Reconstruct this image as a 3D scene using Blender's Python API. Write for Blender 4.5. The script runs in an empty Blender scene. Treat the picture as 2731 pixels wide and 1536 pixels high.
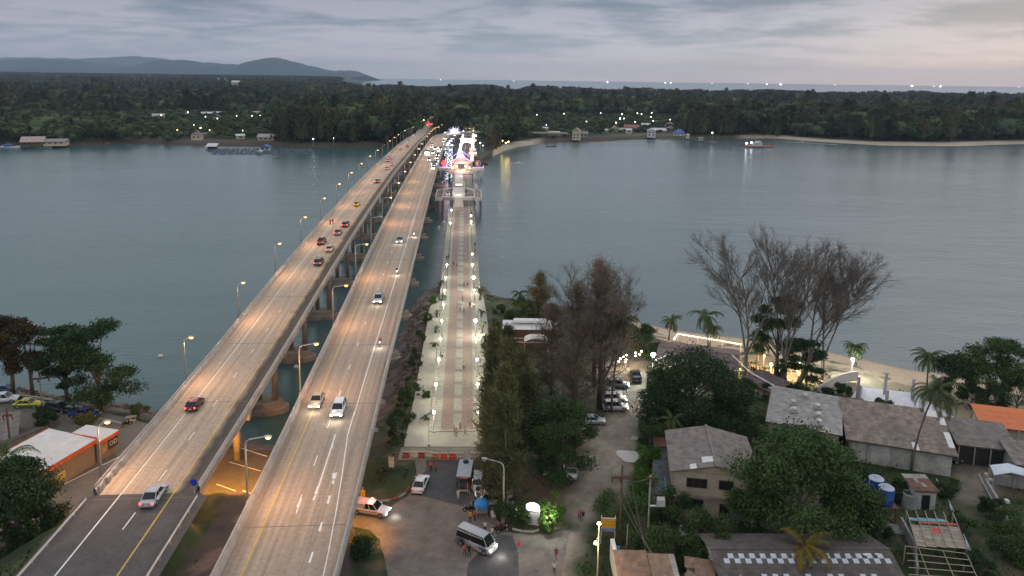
import bpy, bmesh, math, random
import numpy as np
from mathutils import Vector, Matrix
from math import radians as RAD, pi as PI, sin, cos
random.seed(7)
SC = bpy.context.scene
COL = SC.collection

# ---------------------------------------------------------------- camera
FPX, PX0, PY0, ROLL, CZ = 1928.0, 1365.5, 512.0, 0.0131, 62.0
TH = math.atan((512 - 208) / FPX)
cam = bpy.data.cameras.new("camera")
camo = bpy.data.objects.new("camera", cam); COL.objects.link(camo); SC.camera = camo
cam.sensor_fit = 'HORIZONTAL'; cam.sensor_width = 36; cam.lens = 36 * FPX / 2731
cam.shift_y = -(768 - PY0) / 2731; cam.clip_start = 1; cam.clip_end = 60000
_f = Vector((0, cos(TH), -sin(TH))); _u = Vector((0, sin(TH), cos(TH))); _x = Vector((1, 0, 0))
_cx = _x * cos(ROLL) + _u * sin(ROLL); _cy = -_x * sin(ROLL) + _u * cos(ROLL)
m = Matrix((_cx, _cy, -_f)).transposed().to_4x4(); m.translation = Vector((0, 0, CZ)); camo.matrix_world = m

# ---------------------------------------------------------------- world: overcast dusk sky
W = bpy.data.worlds.new("World"); SC.world = W; W.use_nodes = True
nt = W.node_tree; N = nt.nodes; L = nt.links; N.clear()
def nn(t, **k):
    n = N.new(t)
    for a, b in k.items():
        setattr(n, a, b)
    return n
def mth(op, a, b=None, c=None, clamp=False):
    n = N.new('ShaderNodeMath'); n.operation = op; n.use_clamp = clamp
    for i, v in enumerate((a, b, c)):
        if v is None: continue
        if isinstance(v, (int, float)): n.inputs[i].default_value = v
        else: L.new(v, n.inputs[i])
    return n.outputs[0]
def mixc(f, a, b, bt='MIX'):
    n = N.new('ShaderNodeMix'); n.data_type = 'RGBA'; n.blend_type = bt
    for i, v in ((0, f), (6, a), (7, b)):
        if isinstance(v, (int, float)): n.inputs[i].default_value = v
        elif isinstance(v, tuple): n.inputs[i].default_value = (*v, 1)
        else: L.new(v, n.inputs[i])
    return n.outputs[2]
def ramp(f, stops, interp='LINEAR'):
    n = N.new('ShaderNodeValToRGB'); L.new(f, n.inputs[0]); cr = n.color_ramp; cr.interpolation = interp
    while len(cr.elements) < len(stops): cr.elements.new(0.5)
    for e, (p, c) in zip(cr.elements, stops):
        e.position = p; e.color = (*c, 1)
    return n.outputs[0]
tc = nn('ShaderNodeTexCoord'); sp = nn('ShaderNodeSeparateXYZ'); L.new(tc.outputs['Generated'], sp.inputs[0])
zz = mth('MAXIMUM', sp.outputs[2], 0.0)
den = mth('ADD', zz, 0.10)
px_ = mth('DIVIDE', sp.outputs[0], den); py_ = mth('DIVIDE', sp.outputs[1], den)
cb = nn('ShaderNodeCombineXYZ'); L.new(mth('MULTIPLY', px_, 0.8), cb.inputs[0]); L.new(py_, cb.inputs[1])
def noise(vec, sc, det, rough=.55, dist=0.0):
    n = N.new('ShaderNodeTexNoise'); n.inputs['Scale'].default_value = sc; n.inputs['Detail'].default_value = det
    n.inputs['Roughness'].default_value = rough; n.inputs['Distortion'].default_value = dist
    L.new(vec, n.inputs['Vector']); return n.outputs['Fac']
n1 = noise(cb.outputs[0], .80, 5, .55, .7); n2 = noise(cb.outputs[0], 3.0, 6, .6, .5)
cl = mth('ADD', mth('MULTIPLY', n1, .68), mth('MULTIPLY', n2, .32))
cl = ramp(cl, [(0.38, (0, 0, 0)), (0.57, (1, 1, 1))], 'EASE')
right = mth('MULTIPLY_ADD', sp.outputs[0], 1.1, .55, clamp=True)
zr = mth('MULTIPLY', zz, 5.0)
dark_r = ramp(zr, [(0.0, (.74, .61, .60)), (.07, (.68, .58, .57)), (.17, (.42, .45, .50)), (.32, (.24, .30, .37)), (.55, (.16, .215, .28)), (1, (.48, .51, .56))])
dark_l = ramp(zr, [(0.0, (.36, .36, .43)), (.08, (.34, .35, .42)), (.2, (.25, .30, .37)), (.35, (.22, .27, .34)), (.55, (.135, .17, .23)), (1, (.48, .51, .56))])
lite_r = ramp(zr, [(0.0, (.80, .67, .65)), (.10, (.74, .64, .63)), (.2, (.56, .55, .60)), (.35, (.47, .48, .55)), (.55, (.36, .39, .46)), (1, (.58, .60, .64))])
lite_l = ramp(zr, [(0.0, (.44, .42, .48)), (.10, (.42, .41, .48)), (.2, (.42, .42, .49)), (.35, (.41, .40, .47)), (.55, (.31, .32, .39)), (1, (.58, .60, .64))])
sky = mixc(cl, mixc(right, dark_l, dark_r), mixc(right, lite_l, lite_r))
sky = mixc(1.0, sky, ramp(zr, [(0, (.86, .85, .83)), (.5, (.80, .81, .83)), (1, (1, 1, 1))]), 'MULTIPLY')
nish = nn('ShaderNodeTexSky', sky_type='NISHITA', sun_disc=False); nish.sun_elevation = RAD(6); nish.sun_rotation = RAD(35)
nsc = mixc(1.0, nish.outputs[0], (.06, .06, .06), 'MULTIPLY')
sky = mixc(0.06, sky, nsc)
bg = nn('ShaderNodeBackground'); L.new(sky, bg.inputs[0]); bg.inputs[1].default_value = 1.0
wo = nn('ShaderNodeOutputWorld'); L.new(bg.outputs[0], wo.inputs[0])
sun = bpy.data.lights.new("sun", 'SUN'); sun.energy = .28; sun.angle = RAD(35); sun.color = (1, .93, .88)
suno = bpy.data.objects.new("sun", sun); COL.objects.link(suno); suno.rotation_euler = (RAD(-52), 0, RAD(-35))
SC.view_settings.view_transform = 'Standard'; SC.view_settings.look = 'None'; SC.view_settings.gamma = 1
SC.view_settings.exposure = 0.52; SC.view_settings.use_curve_mapping = False
SC.render.engine = 'CYCLES'
cy = SC.cycles
cy.max_bounces = 4; cy.diffuse_bounces = 2; cy.glossy_bounces = 2; cy.transmission_bounces = 2; cy.volume_bounces = 0
cy.transparent_max_bounces = 4; cy.use_denoising = True; cy.sample_clamp_indirect = 2.0; cy.caustics_reflective = False
cy.caustics_refractive = False

# ---------------------------------------------------------------- helpers
def ray(x, y):
    u = (x - PX0) / FPX; v = (PY0 - y) / FPX
    u, v = u * cos(ROLL) - v * sin(ROLL), u * sin(ROLL) + v * cos(ROLL)
    return Vector((u, cos(TH) + v * sin(TH), -sin(TH) + v * cos(TH)))
def at(x, y, z=3.0):
    d = ray(x, y); t = (z - CZ) / d.z
    return Vector((d.x * t, d.y * t, z))
def zat(px, p_y, py):
    r = ray(px, py); return CZ + r.z * (p_y / r.y)
MATS = {}
def M(name, col=(.5, .5, .5), rough=.8, var=.18, scale=1.5, bump=0.0, metal=0.0, emit=0.0, ecol=None, objvar=0.0, col2=None, spec=.4, vattr=None, alpha=None, wave=None):
    if name in MATS: return MATS[name]
    global N, L
    mt = bpy.data.materials.new(name); mt.use_nodes = True; MATS[name] = mt
    N = mt.node_tree.nodes; L = mt.node_tree.links
    b = N['Principled BSDF']; b.inputs['Roughness'].default_value = rough; b.inputs['Metallic'].default_value = metal
    b.inputs['Specular IOR Level'].default_value = spec
    if emit:
        b.inputs['Base Color'].default_value = (*col, 1)
        b.inputs['Emission Color'].default_value = (*(ecol or col), 1); b.inputs['Emission Strength'].default_value = emit
        return mt
    t = N.new('ShaderNodeTexCoord'); oc = t.outputs['Object']
    if 'sheet' in name or 'board' in name: oc = N.new('ShaderNodeNewGeometry').outputs['Position']; scale = 1.1; var = max(var, .3) if var > .1 else var
    nz = noise(oc, scale, 4, .6)
    fac = ramp(nz, [(.3, (0, 0, 0)), (.7, (1, 1, 1))])
    a = tuple(c * (1 - var) for c in col); c2 = col2 or tuple(min(1, c * (1 + var)) for c in col)
    c = mixc(fac, a, c2)
    nf = noise(oc, scale * 9, 3, .6)
    c = mixc(.35, c, mixc(1.0, c, ramp(nf, [(.35, (.55, .55, .55)), (.65, (1.25, 1.25, 1.25))]), 'MULTIPLY'))
    if objvar:
        oi = N.new('ShaderNodeObjectInfo')
        c = mixc(1.0, c, ramp(oi.outputs['Random'], [(0, (1 - objvar,) * 3), (.5, (1, 1 - objvar * .25, 1 - objvar * .4)), (1, (1 + objvar, 1 + objvar * .8, 1 + objvar * .3))]), 'MULTIPLY')
    if vattr:
        va = N.new('ShaderNodeVertexColor'); va.layer_name = vattr
        c = mixc(1.0, c, va.outputs[0], 'MULTIPLY')
    L.new(c, b.inputs['Base Color'])
    if bump or wave:
        h = nf
        if wave:
            sx = N.new('ShaderNodeSeparateXYZ'); L.new(oc, sx.inputs[0])
            h = mth('SINE', mth('MULTIPLY', sx.outputs[wave[0]], 2 * PI / wave[1]))
        bm = N.new('ShaderNodeBump'); bm.inputs['Strength'].default_value = bump or .6; bm.inputs['Distance'].default_value = .05
        L.new(h, bm.inputs['Height']); L.new(bm.outputs[0], b.inputs['Normal'])
    return mt

class MB:
    """collects verts/faces for one mesh object"""
    def __init__(s): s.v = []; s.f = []; s.mi = []; s.m = 0
    def add(s, vs, fs):
        o = len(s.v); s.v += [tuple(p) for p in vs]; s.f += [tuple(i + o for i in f) for f in fs]; s.mi += [s.m] * len(fs); return s
    def box(s, c, d, rz=0.0, taper=1.0):
        x, y, z = (k / 2 for k in d); ca, sa = cos(rz), sin(rz); vs = []
        for k, zz_ in ((1, -z), (taper, z)):
            for px, py in ((-x, -y), (x, -y), (x, y), (-x, y)):
                px *= k; py *= k
                vs.append((c[0] + px * ca - py * sa, c[1] + px * sa + py * ca, c[2] + zz_))
        return s.add(vs, [(3, 2, 1, 0), (4, 5, 6, 7), (0, 1, 5, 4), (1, 2, 6, 5), (2, 3, 7, 6), (3, 0, 4, 7)])
    def tube(s, pts, rad, n=6, cap=True):
        pts = [Vector(p) for p in pts]; rad = rad if isinstance(rad, (list, tuple)) else [rad] * len(pts)
        rings = []; up = Vector((0, 0, 1))
        for i, p in enumerate(pts):
            d = (pts[min(i + 1, len(pts) - 1)] - pts[max(i - 1, 0)])
            d = d.normalized() if d.length > 1e-6 else Vector((0, 0, 1))
            a = d.cross(Vector((1, 0, 0)) if abs(d.x) < .7 else Vector((0, 1, 0))).normalized(); b = d.cross(a)
            rings.append([p + (a * cos(2 * PI * k / n) + b * sin(2 * PI * k / n)) * rad[i] for k in range(n)])
        vs = [q for r in rings for q in r]
        fs = [(i * n + k, i * n + (k + 1) % n, (i + 1) * n + (k + 1) % n, (i + 1) * n + k) for i in range(len(pts) - 1) for k in range(n)]
        if cap: fs += [tuple(range(n - 1, -1, -1)), tuple((len(pts) - 1) * n + k for k in range(n))]
        return s.add(vs, fs)
    def cyl(s, c, r, h, n=12, r2=None):
        return s.tube([c, (c[0], c[1], c[2] + h)], [r, r if r2 is None else r2], n)
    def lathe(s, c, prof, n=12):
        vs = []; fs = []
        for r, z in prof:
            vs += [(c[0] + r * cos(2 * PI * k / n), c[1] + r * sin(2 * PI * k / n), c[2] + z) for k in range(n)]
        for i in range(len(prof) - 1):
            fs += [(i * n + k, i * n + (k + 1) % n, (i + 1) * n + (k + 1) % n, (i + 1) * n + k) for k in range(n)]
        return s.add(vs, fs)
    def quad(s, a, b, c, d): return s.add([a, b, c, d], [(0, 1, 2, 3)])
    def slab(s, poly, t):
        n = len(poly); top = [tuple(p) for p in poly]; bot = [(p[0], p[1], p[2] - t) for p in poly]
        return s.add(top + bot, [tuple(range(n)), tuple(range(2 * n - 1, n - 1, -1))] + [(i, i + n, (i + 1) % n + n, (i + 1) % n) for i in range(n)])
    def loft(s, secs, cap=True):
        n = len(secs[0]); vs = [p for q in secs for p in q]
        fs = [(i * n + k, i * n + (k + 1) % n, (i + 1) * n + (k + 1) % n, (i + 1) * n + k) for i in range(len(secs) - 1) for k in range(n)]
        if cap: fs += [tuple(range(n - 1, -1, -1)), tuple((len(secs) - 1) * n + k for k in range(n))]
        return s.add(vs, fs)
    def mesh(s, name, mats, smooth=False):
        me = bpy.data.meshes.new(name); me.from_pydata(s.v, [], s.f)
        for mt in (mats if isinstance(mats, (list, tuple)) else [mats]): me.materials.append(mt)
        if any(s.mi): me.polygons.foreach_set('material_index', s.mi)
        if smooth: me.polygons.foreach_set('use_smooth', [True] * len(s.f))
        me.update(); return me
    def obj(s, name, mats, parent=None, smooth=False):
        return mkobj(name, s.mesh(name, mats, smooth), parent)
def mkobj(name, data, parent=None, loc=None, rz=None, sc=None):
    o = bpy.data.objects.new(name, data); COL.objects.link(o)
    if parent is not None: o.parent = parent
    if loc is not None: o.location = loc
    if rz is not None: o.rotation_euler = (0, 0, rz)
    if sc is not None: o.scale = sc if isinstance(sc, (tuple, list)) else (sc, sc, sc)
    return o
def tag(o, label=None, cat=None, group=None, kind=None):
    if label: o['label'] = label
    if cat: o['category'] = cat
    if group: o['group'] = group
    if kind: o['kind'] = kind
    return o
def thing(name, label, cat, loc=(0, 0, 0), rz=0.0, group=None, sc=None):
    return tag(mkobj(name, None, None, loc, rz, sc), label, cat, group)
def struct(name, o=None):
    o['kind'] = 'structure'; return o
def dup(root, loc=None, rz=None, label=None, group=None, sc=None, swap=None):
    def cp(o, p):
        c = o.copy(); COL.objects.link(c); c.parent = p
        for ch in o.children: cp(ch, c)
        return c
    r = cp(root, None)
    if loc is not None: r.location = loc
    if rz is not None: r.rotation_euler = (0, 0, rz)
    if sc is not None: r.scale = (sc, sc, sc)
    if label: r['label'] = label
    if group: r['group'] = group
    return r
def fastmesh(name, verts, faces, mats, smooth=False):
    """verts (n,3), faces (m,k) numpy"""
    me = bpy.data.meshes.new(name); nv = len(verts); nf, k = faces.shape
    me.vertices.add(nv); me.vertices.foreach_set('co', np.asarray(verts, np.float32).ravel())
    me.loops.add(nf * k); me.loops.foreach_set('vertex_index', faces.astype(np.int32).ravel())
    me.polygons.add(nf); me.polygons.foreach_set('loop_start', np.arange(0, nf * k, k, dtype=np.int32))
    me.polygons.foreach_set('loop_total', np.full(nf, k, np.int32))
    for mt in (mats if isinstance(mats, (list, tuple)) else [mats]): me.materials.append(mt)
    if smooth: me.polygons.foreach_set('use_smooth', np.ones(nf, bool))
    me.update(calc_edges=True); return me
ORD = ['first', 'second', 'third', 'fourth', 'fifth', 'sixth', 'seventh', 'eighth', 'ninth', 'tenth', 'eleventh', 'twelfth', 'thirteenth', 'fourteenth', 'fifteenth', 'sixteenth', 'seventeenth', 'eighteenth', 'nineteenth', 'twentieth', 'twenty-first', 'twenty-second', 'twenty-third', 'twenty-fourth', 'twenty-fifth', 'twenty-sixth', 'twenty-seventh', 'twenty-eighth', 'twenty-ninth', 'thirtieth']
ORD += ['thirty-' + o for o in ORD[:9]] + ['fortieth'] + ['forty-' + o for o in ORD[:9]] + ['fiftieth'] + ['fifty-' + o for o in ORD[:9]]
def plight(name, loc, power, col, radius=.25, parent=None, spot=None, rot=None):
    ld = bpy.data.lights.new(name, 'SPOT' if spot else 'POINT'); ld.energy = power; ld.color = col; ld.shadow_soft_size = radius
    if spot: ld.spot_size = RAD(spot); ld.spot_blend = .8
    o = mkobj(name, ld, parent, loc)
    if rot: o.rotation_euler = rot
    return o
def inpoly(x, y, poly):
    x = np.asarray(x); y = np.asarray(y); r = np.zeros(x.shape, bool); n = len(poly)
    for i in range(n):
        x1, y1 = poly[i][:2]; x2, y2 = poly[(i + 1) % n][:2]
        if y1 == y2: continue
        r ^= ((y1 > y) != (y2 > y)) & (x < (x2 - x1) * (y - y1) / (y2 - y1) + x1)
    return r
def dseg(x, y, poly, closed=True):
    d = np.full(np.asarray(x).shape, 1e9); n = len(poly)
    for i in range(n if closed else n - 1):
        x1, y1 = poly[i][:2]; x2, y2 = poly[(i + 1) % n][:2]
        vx, vy = x2 - x1, y2 - y1; t = np.clip(((x - x1) * vx + (y - y1) * vy) / (vx * vx + vy * vy + 1e-9), 0, 1)
        d = np.minimum(d, np.hypot(x - x1 - t * vx, y - y1 - t * vy))
    return d
def vnoise(x, y, seed=0):
    """cheap smooth value noise 0..1"""
    rs = np.random.RandomState(seed); g = rs.rand(256, 256)
    xi = np.floor(x).astype(int); yi = np.floor(y).astype(int); fx = x - xi; fy = y - yi
    fx = fx * fx * (3 - 2 * fx); fy = fy * fy * (3 - 2 * fy); q = lambda a, b: g[a % 256, b % 256]
    return (q(xi, yi) * (1 - fx) + q(xi + 1, yi) * fx) * (1 - fy) + (q(xi, yi + 1) * (1 - fx) + q(xi + 1, yi + 1) * fx) * fy
M_BARK = M('bark', (.115, .09, .072), .95, .3, 1.5, bump=.5); 
# ================================================================ water, terrain
def water_mat():
    global N, L
    mt = bpy.data.materials.new("sea_water"); mt.use_nodes = True; N = mt.node_tree.nodes; L = mt.node_tree.links
    b = N['Principled BSDF']; b.inputs['IOR'].default_value = 1.33; b.inputs['Specular IOR Level'].default_value = .5
    t = N.new('ShaderNodeTexCoord'); oc = t.outputs['Object']
    mp = N.new('ShaderNodeMapping'); mp.inputs['Scale'].default_value = (.6, 1.5, 1); L.new(oc, mp.inputs[0])
    big = noise(mp.outputs[0], .012, 5, .6, .4)
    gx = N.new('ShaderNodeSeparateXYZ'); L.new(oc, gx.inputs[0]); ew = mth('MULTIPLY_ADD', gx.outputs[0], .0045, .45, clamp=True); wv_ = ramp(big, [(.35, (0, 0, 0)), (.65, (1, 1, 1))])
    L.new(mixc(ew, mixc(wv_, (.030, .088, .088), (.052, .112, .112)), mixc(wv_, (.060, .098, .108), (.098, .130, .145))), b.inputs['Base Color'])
    L.new(mth('MULTIPLY_ADD', big, .14, .12), b.inputs['Roughness'])
    h = mth('ADD', mth('MULTIPLY', noise(mp.outputs[0], .55, 5, .6, .3), .5), mth('MULTIPLY', noise(mp.outputs[0], .09, 3, .5), 1.0))
    bm = N.new('ShaderNodeBump'); bm.inputs['Strength'].default_value = .55; bm.inputs['Distance'].default_value = .55
    L.new(h, bm.inputs['Height']); L.new(bm.outputs[0], b.inputs['Normal']); return mt
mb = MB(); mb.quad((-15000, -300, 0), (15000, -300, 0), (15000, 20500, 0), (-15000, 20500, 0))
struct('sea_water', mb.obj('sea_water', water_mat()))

P = lambda pts, z=3.0: [(at(a, b, z).x, at(a, b, z).y) for a, b in pts]
SHORE = P([(-700, 1000), (-200, 1015), (0, 1029), (83, 1040), (177, 1058), (331, 1077), (414, 1100), (520, 1128), (600, 1160), (680, 1182), (800, 1195), (900, 1160),
           (985, 1100), (1030, 1010), (1052, 950), (1066, 905), (1085, 850), (1113, 797), (1140, 775), (1172, 764), (1230, 760), (1290, 765), (1305, 782), (1331, 795), (1370, 805), (1420, 812),
           (1492, 820), (1580, 838), (1672, 853), (1750, 870), (1780, 877), (1894, 893), (1968, 900), (2202, 937), (2315, 960), (2396, 979), (2426, 985), (2580, 1004),
           (2731, 1030), (3300, 1100)], 0.0)
NEARLAND = SHORE + [(190, -60), (-240, -60), (-240, 140)]
# bridge centre lines: (y, x, z of deck)
TL = [(20, -39.0, 12.0), (66, -42.3, 12.1), (77.4, -43.0, 12.2), (85.6, -43.7, 12.3), (98.9, -44.6, 12.4), (111.7, -45.6, 12.7), (127.9, -46.7, 13.1), (147.3, -48.0, 14.1), (172.8, -49.4, 15.5), (214, -52.3, 16.5),
      (265.8, -55.9, 17.2), (326.6, -60, 17.7), (389, -63.6, 17.7), (433, -66.4, 17.4), (493, -70.6, 16.4), (546, -74.6, 14.8), (600, -79.2, 12.0), (640, -82.5, 10.2), (680, -85.6, 9.2), (760, -92, 7.0), (900, -103, 4.6), (1250, -130, 4.2)]
TR = [(20, -20.5, 12.0), (65, -23.1, 12.1), (77.8, -24.0, 12.2), (86, -24.6, 12.3), (99.5, -25.6, 12.4), (112, -26.6, 12.7), (128.6, -27.7, 13.1), (148, -28.8, 14.2), (173.6, -30.4, 15.6), (215, -33.3, 16.5),
      (267, -37, 17.2), (328.5, -41.1, 17.7), (391, -45.3, 17.7), (435, -48.3, 17.4), (497, -52.5, 16.4), (551, -56.6, 14.6), (605, -60, 12.2), (640, -61.0, 10.6), (665, -58.5, 9.8), (690, -50, 9.2), (712, -34, 8.7), (728, -12, 8.0), (736, 10, 7.2), (745, 60, 6.0)]
def resample(T, step=4.0):
    T = np.array([(b, a, c) for a, b, c in T], float); s = np.r_[0, np.cumsum(np.hypot(*np.diff(T[:, :2], axis=0).T))]
    S = np.arange(0, s[-1], step); q = np.stack([np.interp(S, s, T[:, k]) for k in range(3)], 1)
    for _ in range(10): q[1:-1] = q[1:-1] * .5 + (q[:-2] + q[2:]) * .25
    return q
CL, CR = resample(TL), resample(TR)
WB = 6.2
def deckz(C, y): return float(np.interp(y, C[:, 1], C[:, 2]))
def on_deck(C, px, py):
    z = 13.0
    for _ in range(10):
        p = at(px, py, z); z = deckz(C, p.y)
    return at(px, py, z)

DIRT = P([(1518, 1410), (1500, 1350), (1525, 1290), (1560, 1226), (1590, 1160), (1615, 1110), (1590, 1050), (1585, 960), (1730, 955), (1715, 1040), (1706, 1100), (1705, 1154), (1684, 1244), (1639, 1310), (1609, 1359), (1565, 1440), (1500, 1620), (1340, 1620), (1340, 1470), (1420, 1425)])
RED = P([(1380, 1290), (1470, 1240), (1560, 1120), (1600, 1130), (1560, 1230), (1510, 1330), (1480, 1400), (1430, 1420)])
DIRT2 = P([(2540, 1225), (2731, 1250), (2720, 1300), (2640, 1340), (2560, 1330), (2545, 1290)])
DIRT3 = P([(1640, 1470), (1720, 1380), (1770, 1400), (1760, 1450), (1700, 1500)])
def land_z(x, y, jitter=True):
    x = np.asarray(x, float); y = np.asarray(y, float)
    ins = inpoly(x, y, NEARLAND); d = dseg(x, y, NEARLAND); d = np.where(ins, d, -d)
    beach = np.clip((x - 12) / 30, 0, 1); sl = .42 * (1 - beach) + .12 * beach
    jit = (vnoise(x * .9, y * .9, 3) - .5) * .7 * (1 - beach) if jitter else 0
    z = np.clip(d * sl + jit * (np.abs(d) < 9), -2.5, 2.94)
    z = z + np.where((z > 2.9), (vnoise(x * .25, y * .25, 5) - .5) * .0, 0)
    # embankment carrying the near end of the outer road bridge
    xc = np.interp(y, CL[:, 1], CL[:, 0]); dx = np.maximum(np.abs(x - xc) - 6.3, 0)
    e1 = 11.9 - np.where(x < xc, .62, 5.0) * dx - 2.2 * np.maximum(y - 76.5, 0)
    z = np.where(e1 > z, e1 + (vnoise(x * .5, y * .5, 9) - .5) * .5 * (dx > 0.8), z)
    # raised yard between the two bridge approaches
    xr = np.interp(y, CR[:, 1], CR[:, 0]); e2 = 9.2 - 2.0 * np.maximum(y - 84 - 2.2 * vnoise(x * .35, y * 0 + 3, 6), 0) - 2.0 * np.maximum(x - xr - 2.5, 0) - 9 * np.maximum(xc - x + 4, 0) + (vnoise(x * .8, y * .8, 8) - .5) * .25
    z = np.where((x > xc) & (e2 > z), e2, z)
    return z, d
def near_ground():
    st = .8; xs = np.arange(-150, 190, st); ys = np.arange(30, 215, st)
    X, Y = np.meshgrid(xs, ys); z, d = land_z(X, Y)
    n1_ = vnoise(X * .16, Y * .16, 1) * .6 + vnoise(X * .6, Y * .6, 2) * .4; n2_ = vnoise(X * .45 + 9, Y * .45, 4)
    grass = np.stack([.020 + .03 * n1_, .038 + .045 * n1_, .012 + .012 * n1_], -1)
    n3_ = vnoise(X * 1.1, Y * 1.1, 14); dirt = np.stack([.22 + .16 * n2_, .18 + .135 * n2_, .145 + .11 * n2_], -1) * (.72 + .5 * n3_)[..., None]
    red = np.stack([.13 + .07 * n2_, .075 + .05 * n2_, .055 + .04 * n2_], -1)
    sand = np.stack([.58 + .08 * n1_, .44 + .07 * n1_, .31 + .05 * n1_], -1)
    rock = np.stack([.09 + .16 * n2_, .075 + .12 * n2_, .068 + .11 * n2_], -1)
    c = np.where((n1_ > .56)[..., None], grass * .6 + dirt * .22, grass)
    def blend(poly, col, w=1.6):
        nonlocal c
        a = dseg(X, Y, poly); ins = inpoly(X, Y, poly); a = np.where(ins, a, -a) + (n1_ - .5) * 5.0
        t = np.clip(a / w * .5 + .5, 0, 1)[..., None]; c = c * (1 - t) + col * t
    c = np.where((n2_ > .72)[..., None], c * .5 + red * .4, c)
    blend(RED, red, 3.0); blend(DIRT, dirt, 1.5); blend(DIRT2, dirt * .75); blend(DIRT3, red * 1.2)
    # beach
    bw = 11 + 8 * (n1_ - .5) + 6 * vnoise(X * .07, Y * .07, 12); bt = np.clip((X - 16) / 8, 0, 1) * (d < bw) * (d > -3)
    weed = ((n2_ > .66) & (d > 8)) * .75
    c = np.where((bt > .5)[..., None], sand * (1 - weed[..., None]) + grass * 1.6 * weed[..., None], c)
    b2 = ((X > 40) & (d >= bw) & (d < bw + 16) & (n1_ > .32))
    c = np.where(b2[..., None], sand * .5 + grass * .6, c)
    wet = np.clip(1 - d / 2.2, 0, 1) * (bt > .5); c = c * (1 - .45 * wet[..., None])
    rk = (X <= 16) & (z < 2.6); c = np.where(rk[..., None], rock, c)
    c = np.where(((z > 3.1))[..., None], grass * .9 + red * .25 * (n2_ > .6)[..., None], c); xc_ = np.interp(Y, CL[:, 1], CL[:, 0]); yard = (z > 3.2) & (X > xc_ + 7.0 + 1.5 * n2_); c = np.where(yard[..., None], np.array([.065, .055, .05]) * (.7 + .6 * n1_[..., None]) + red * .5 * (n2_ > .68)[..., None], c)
    ny, nx = X.shape; V = np.stack([X, Y, z], -1).reshape(-1, 3)
    i = np.arange(ny - 1)[:, None] * nx + np.arange(nx - 1)[None]; Fc = np.stack([i, i + 1, i + nx + 1, i + nx], -1).reshape(-1, 4)
    keep = (z.reshape(-1)[Fc] > -2.4).any(1); Fc = Fc[keep]
    used = np.unique(Fc); mp = np.zeros(len(V), int); mp[used] = np.arange(len(used))
    me = fastmesh('ground', V[used], mp[Fc], M('soil_and_grass', (1, 1, 1), .95, .26, 1.3, bump=.5, vattr='tint'), True)
    a = me.color_attributes.new('tint', 'FLOAT_COLOR', 'POINT'); cc = np.ones((len(used), 4), np.float32); cc[:, :3] = c.reshape(-1, 3)[used]
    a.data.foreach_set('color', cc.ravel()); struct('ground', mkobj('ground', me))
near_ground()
def sheet(name, px, mat, z=3.0, dz=0.0, wobble=0.0):
    pts = P(px, z) if not isinstance(px[0], Vector) else [(p.x, p.y) for p in px]
    out = []
    for i, p in enumerate(pts):
        q = pts[(i + 1) % len(pts)]; n = max(1, int(math.hypot(q[0] - p[0], q[1] - p[1]) / 1.2)) if wobble else 1
        for k in range(n):
            t = k / n; out.append((p[0] + (q[0] - p[0]) * t + random.uniform(-1, 1) * wobble, p[1] + (q[1] - p[1]) * t + random.uniform(-1, 1) * wobble, z + dz))
    b = MB(); b.slab(out, .12 + dz); return struct(name, b.obj(name, mat))
M_ASPH = M('worn_asphalt', (.155, .135, .12), .85, .22, .35, bump=.3, col2=(.235, .20, .17))
M_ASPD = M('dark_asphalt', (.075, .072, .075), .85, .25, .5, bump=.3)
sheet('forecourt_road', [(1050, 1600), (1030, 1500), (1012, 1440), (985, 1412), (925, 1400), (930, 1370), (1040, 1352), (1085, 1325), (1110, 1290), (1108, 1212), (1320, 1212), (1322, 1290), (1325, 1385), (1360, 1420), (1420, 1428), (1520, 1412), (1480, 1640), (1060, 1680)], M_ASPH, 3.0, .004, .12)
sheet('asphalt_lane', [(1137, 1228), (1290, 1226), (1296, 1300), (1312, 1375), (1235, 1352), (1215, 1345), (1150, 1330), (1100, 1318), (1108, 1290), (1135, 1255)], M_ASPD, 3.0, .010, .12)
sheet('asphalt_apron', [(1232, 1600), (1252, 1500), (1290, 1455), (1330, 1425), (1366, 1428), (1382, 1480), (1384, 1540), (1370, 1640)], M_ASPD, 3.0, .010, .12)
sheet('parking_lot', [(-90, 1062), (100, 1066), (200, 1088), (330, 1112), (395, 1130), (480, 1180), (560, 1260), (420, 1300), (300, 1390), (160, 1384), (60, 1430), (-90, 1400)], M('parking_paving', (.17, .155, .13), .9, .2, .4, bump=.3), 3.0, .004, .1)
sheet('underpass_road', [(560, 1212), (700, 1212), (950, 1240), (940, 1385), (700, 1375), (540, 1360), (530, 1310)], M('underpass_asphalt', (.085, .075, .07), .85, .3, .3, bump=.3), 3.0, .006, .15)
wl = M('road_paint', (.78, .77, .74), .7, .12, 2)
for k, q in enumerate([((612, 1232), (695, 1256)), ((577, 1291), (628, 1309)), ((636, 1193), (712, 1217)), ((648, 1180 + 128), (700, 1330))]):
    a_, b_ = at(*q[0], 3.02), at(*q[1], 3.02); n_ = (b_ - a_).cross(Vector((0, 0, 1))).normalized() * .07
    bb = MB(); bb.slab([a_ - n_, b_ - n_, b_ + n_, a_ + n_], .01); struct('painted_line', bb.obj('painted_line', wl))
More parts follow.
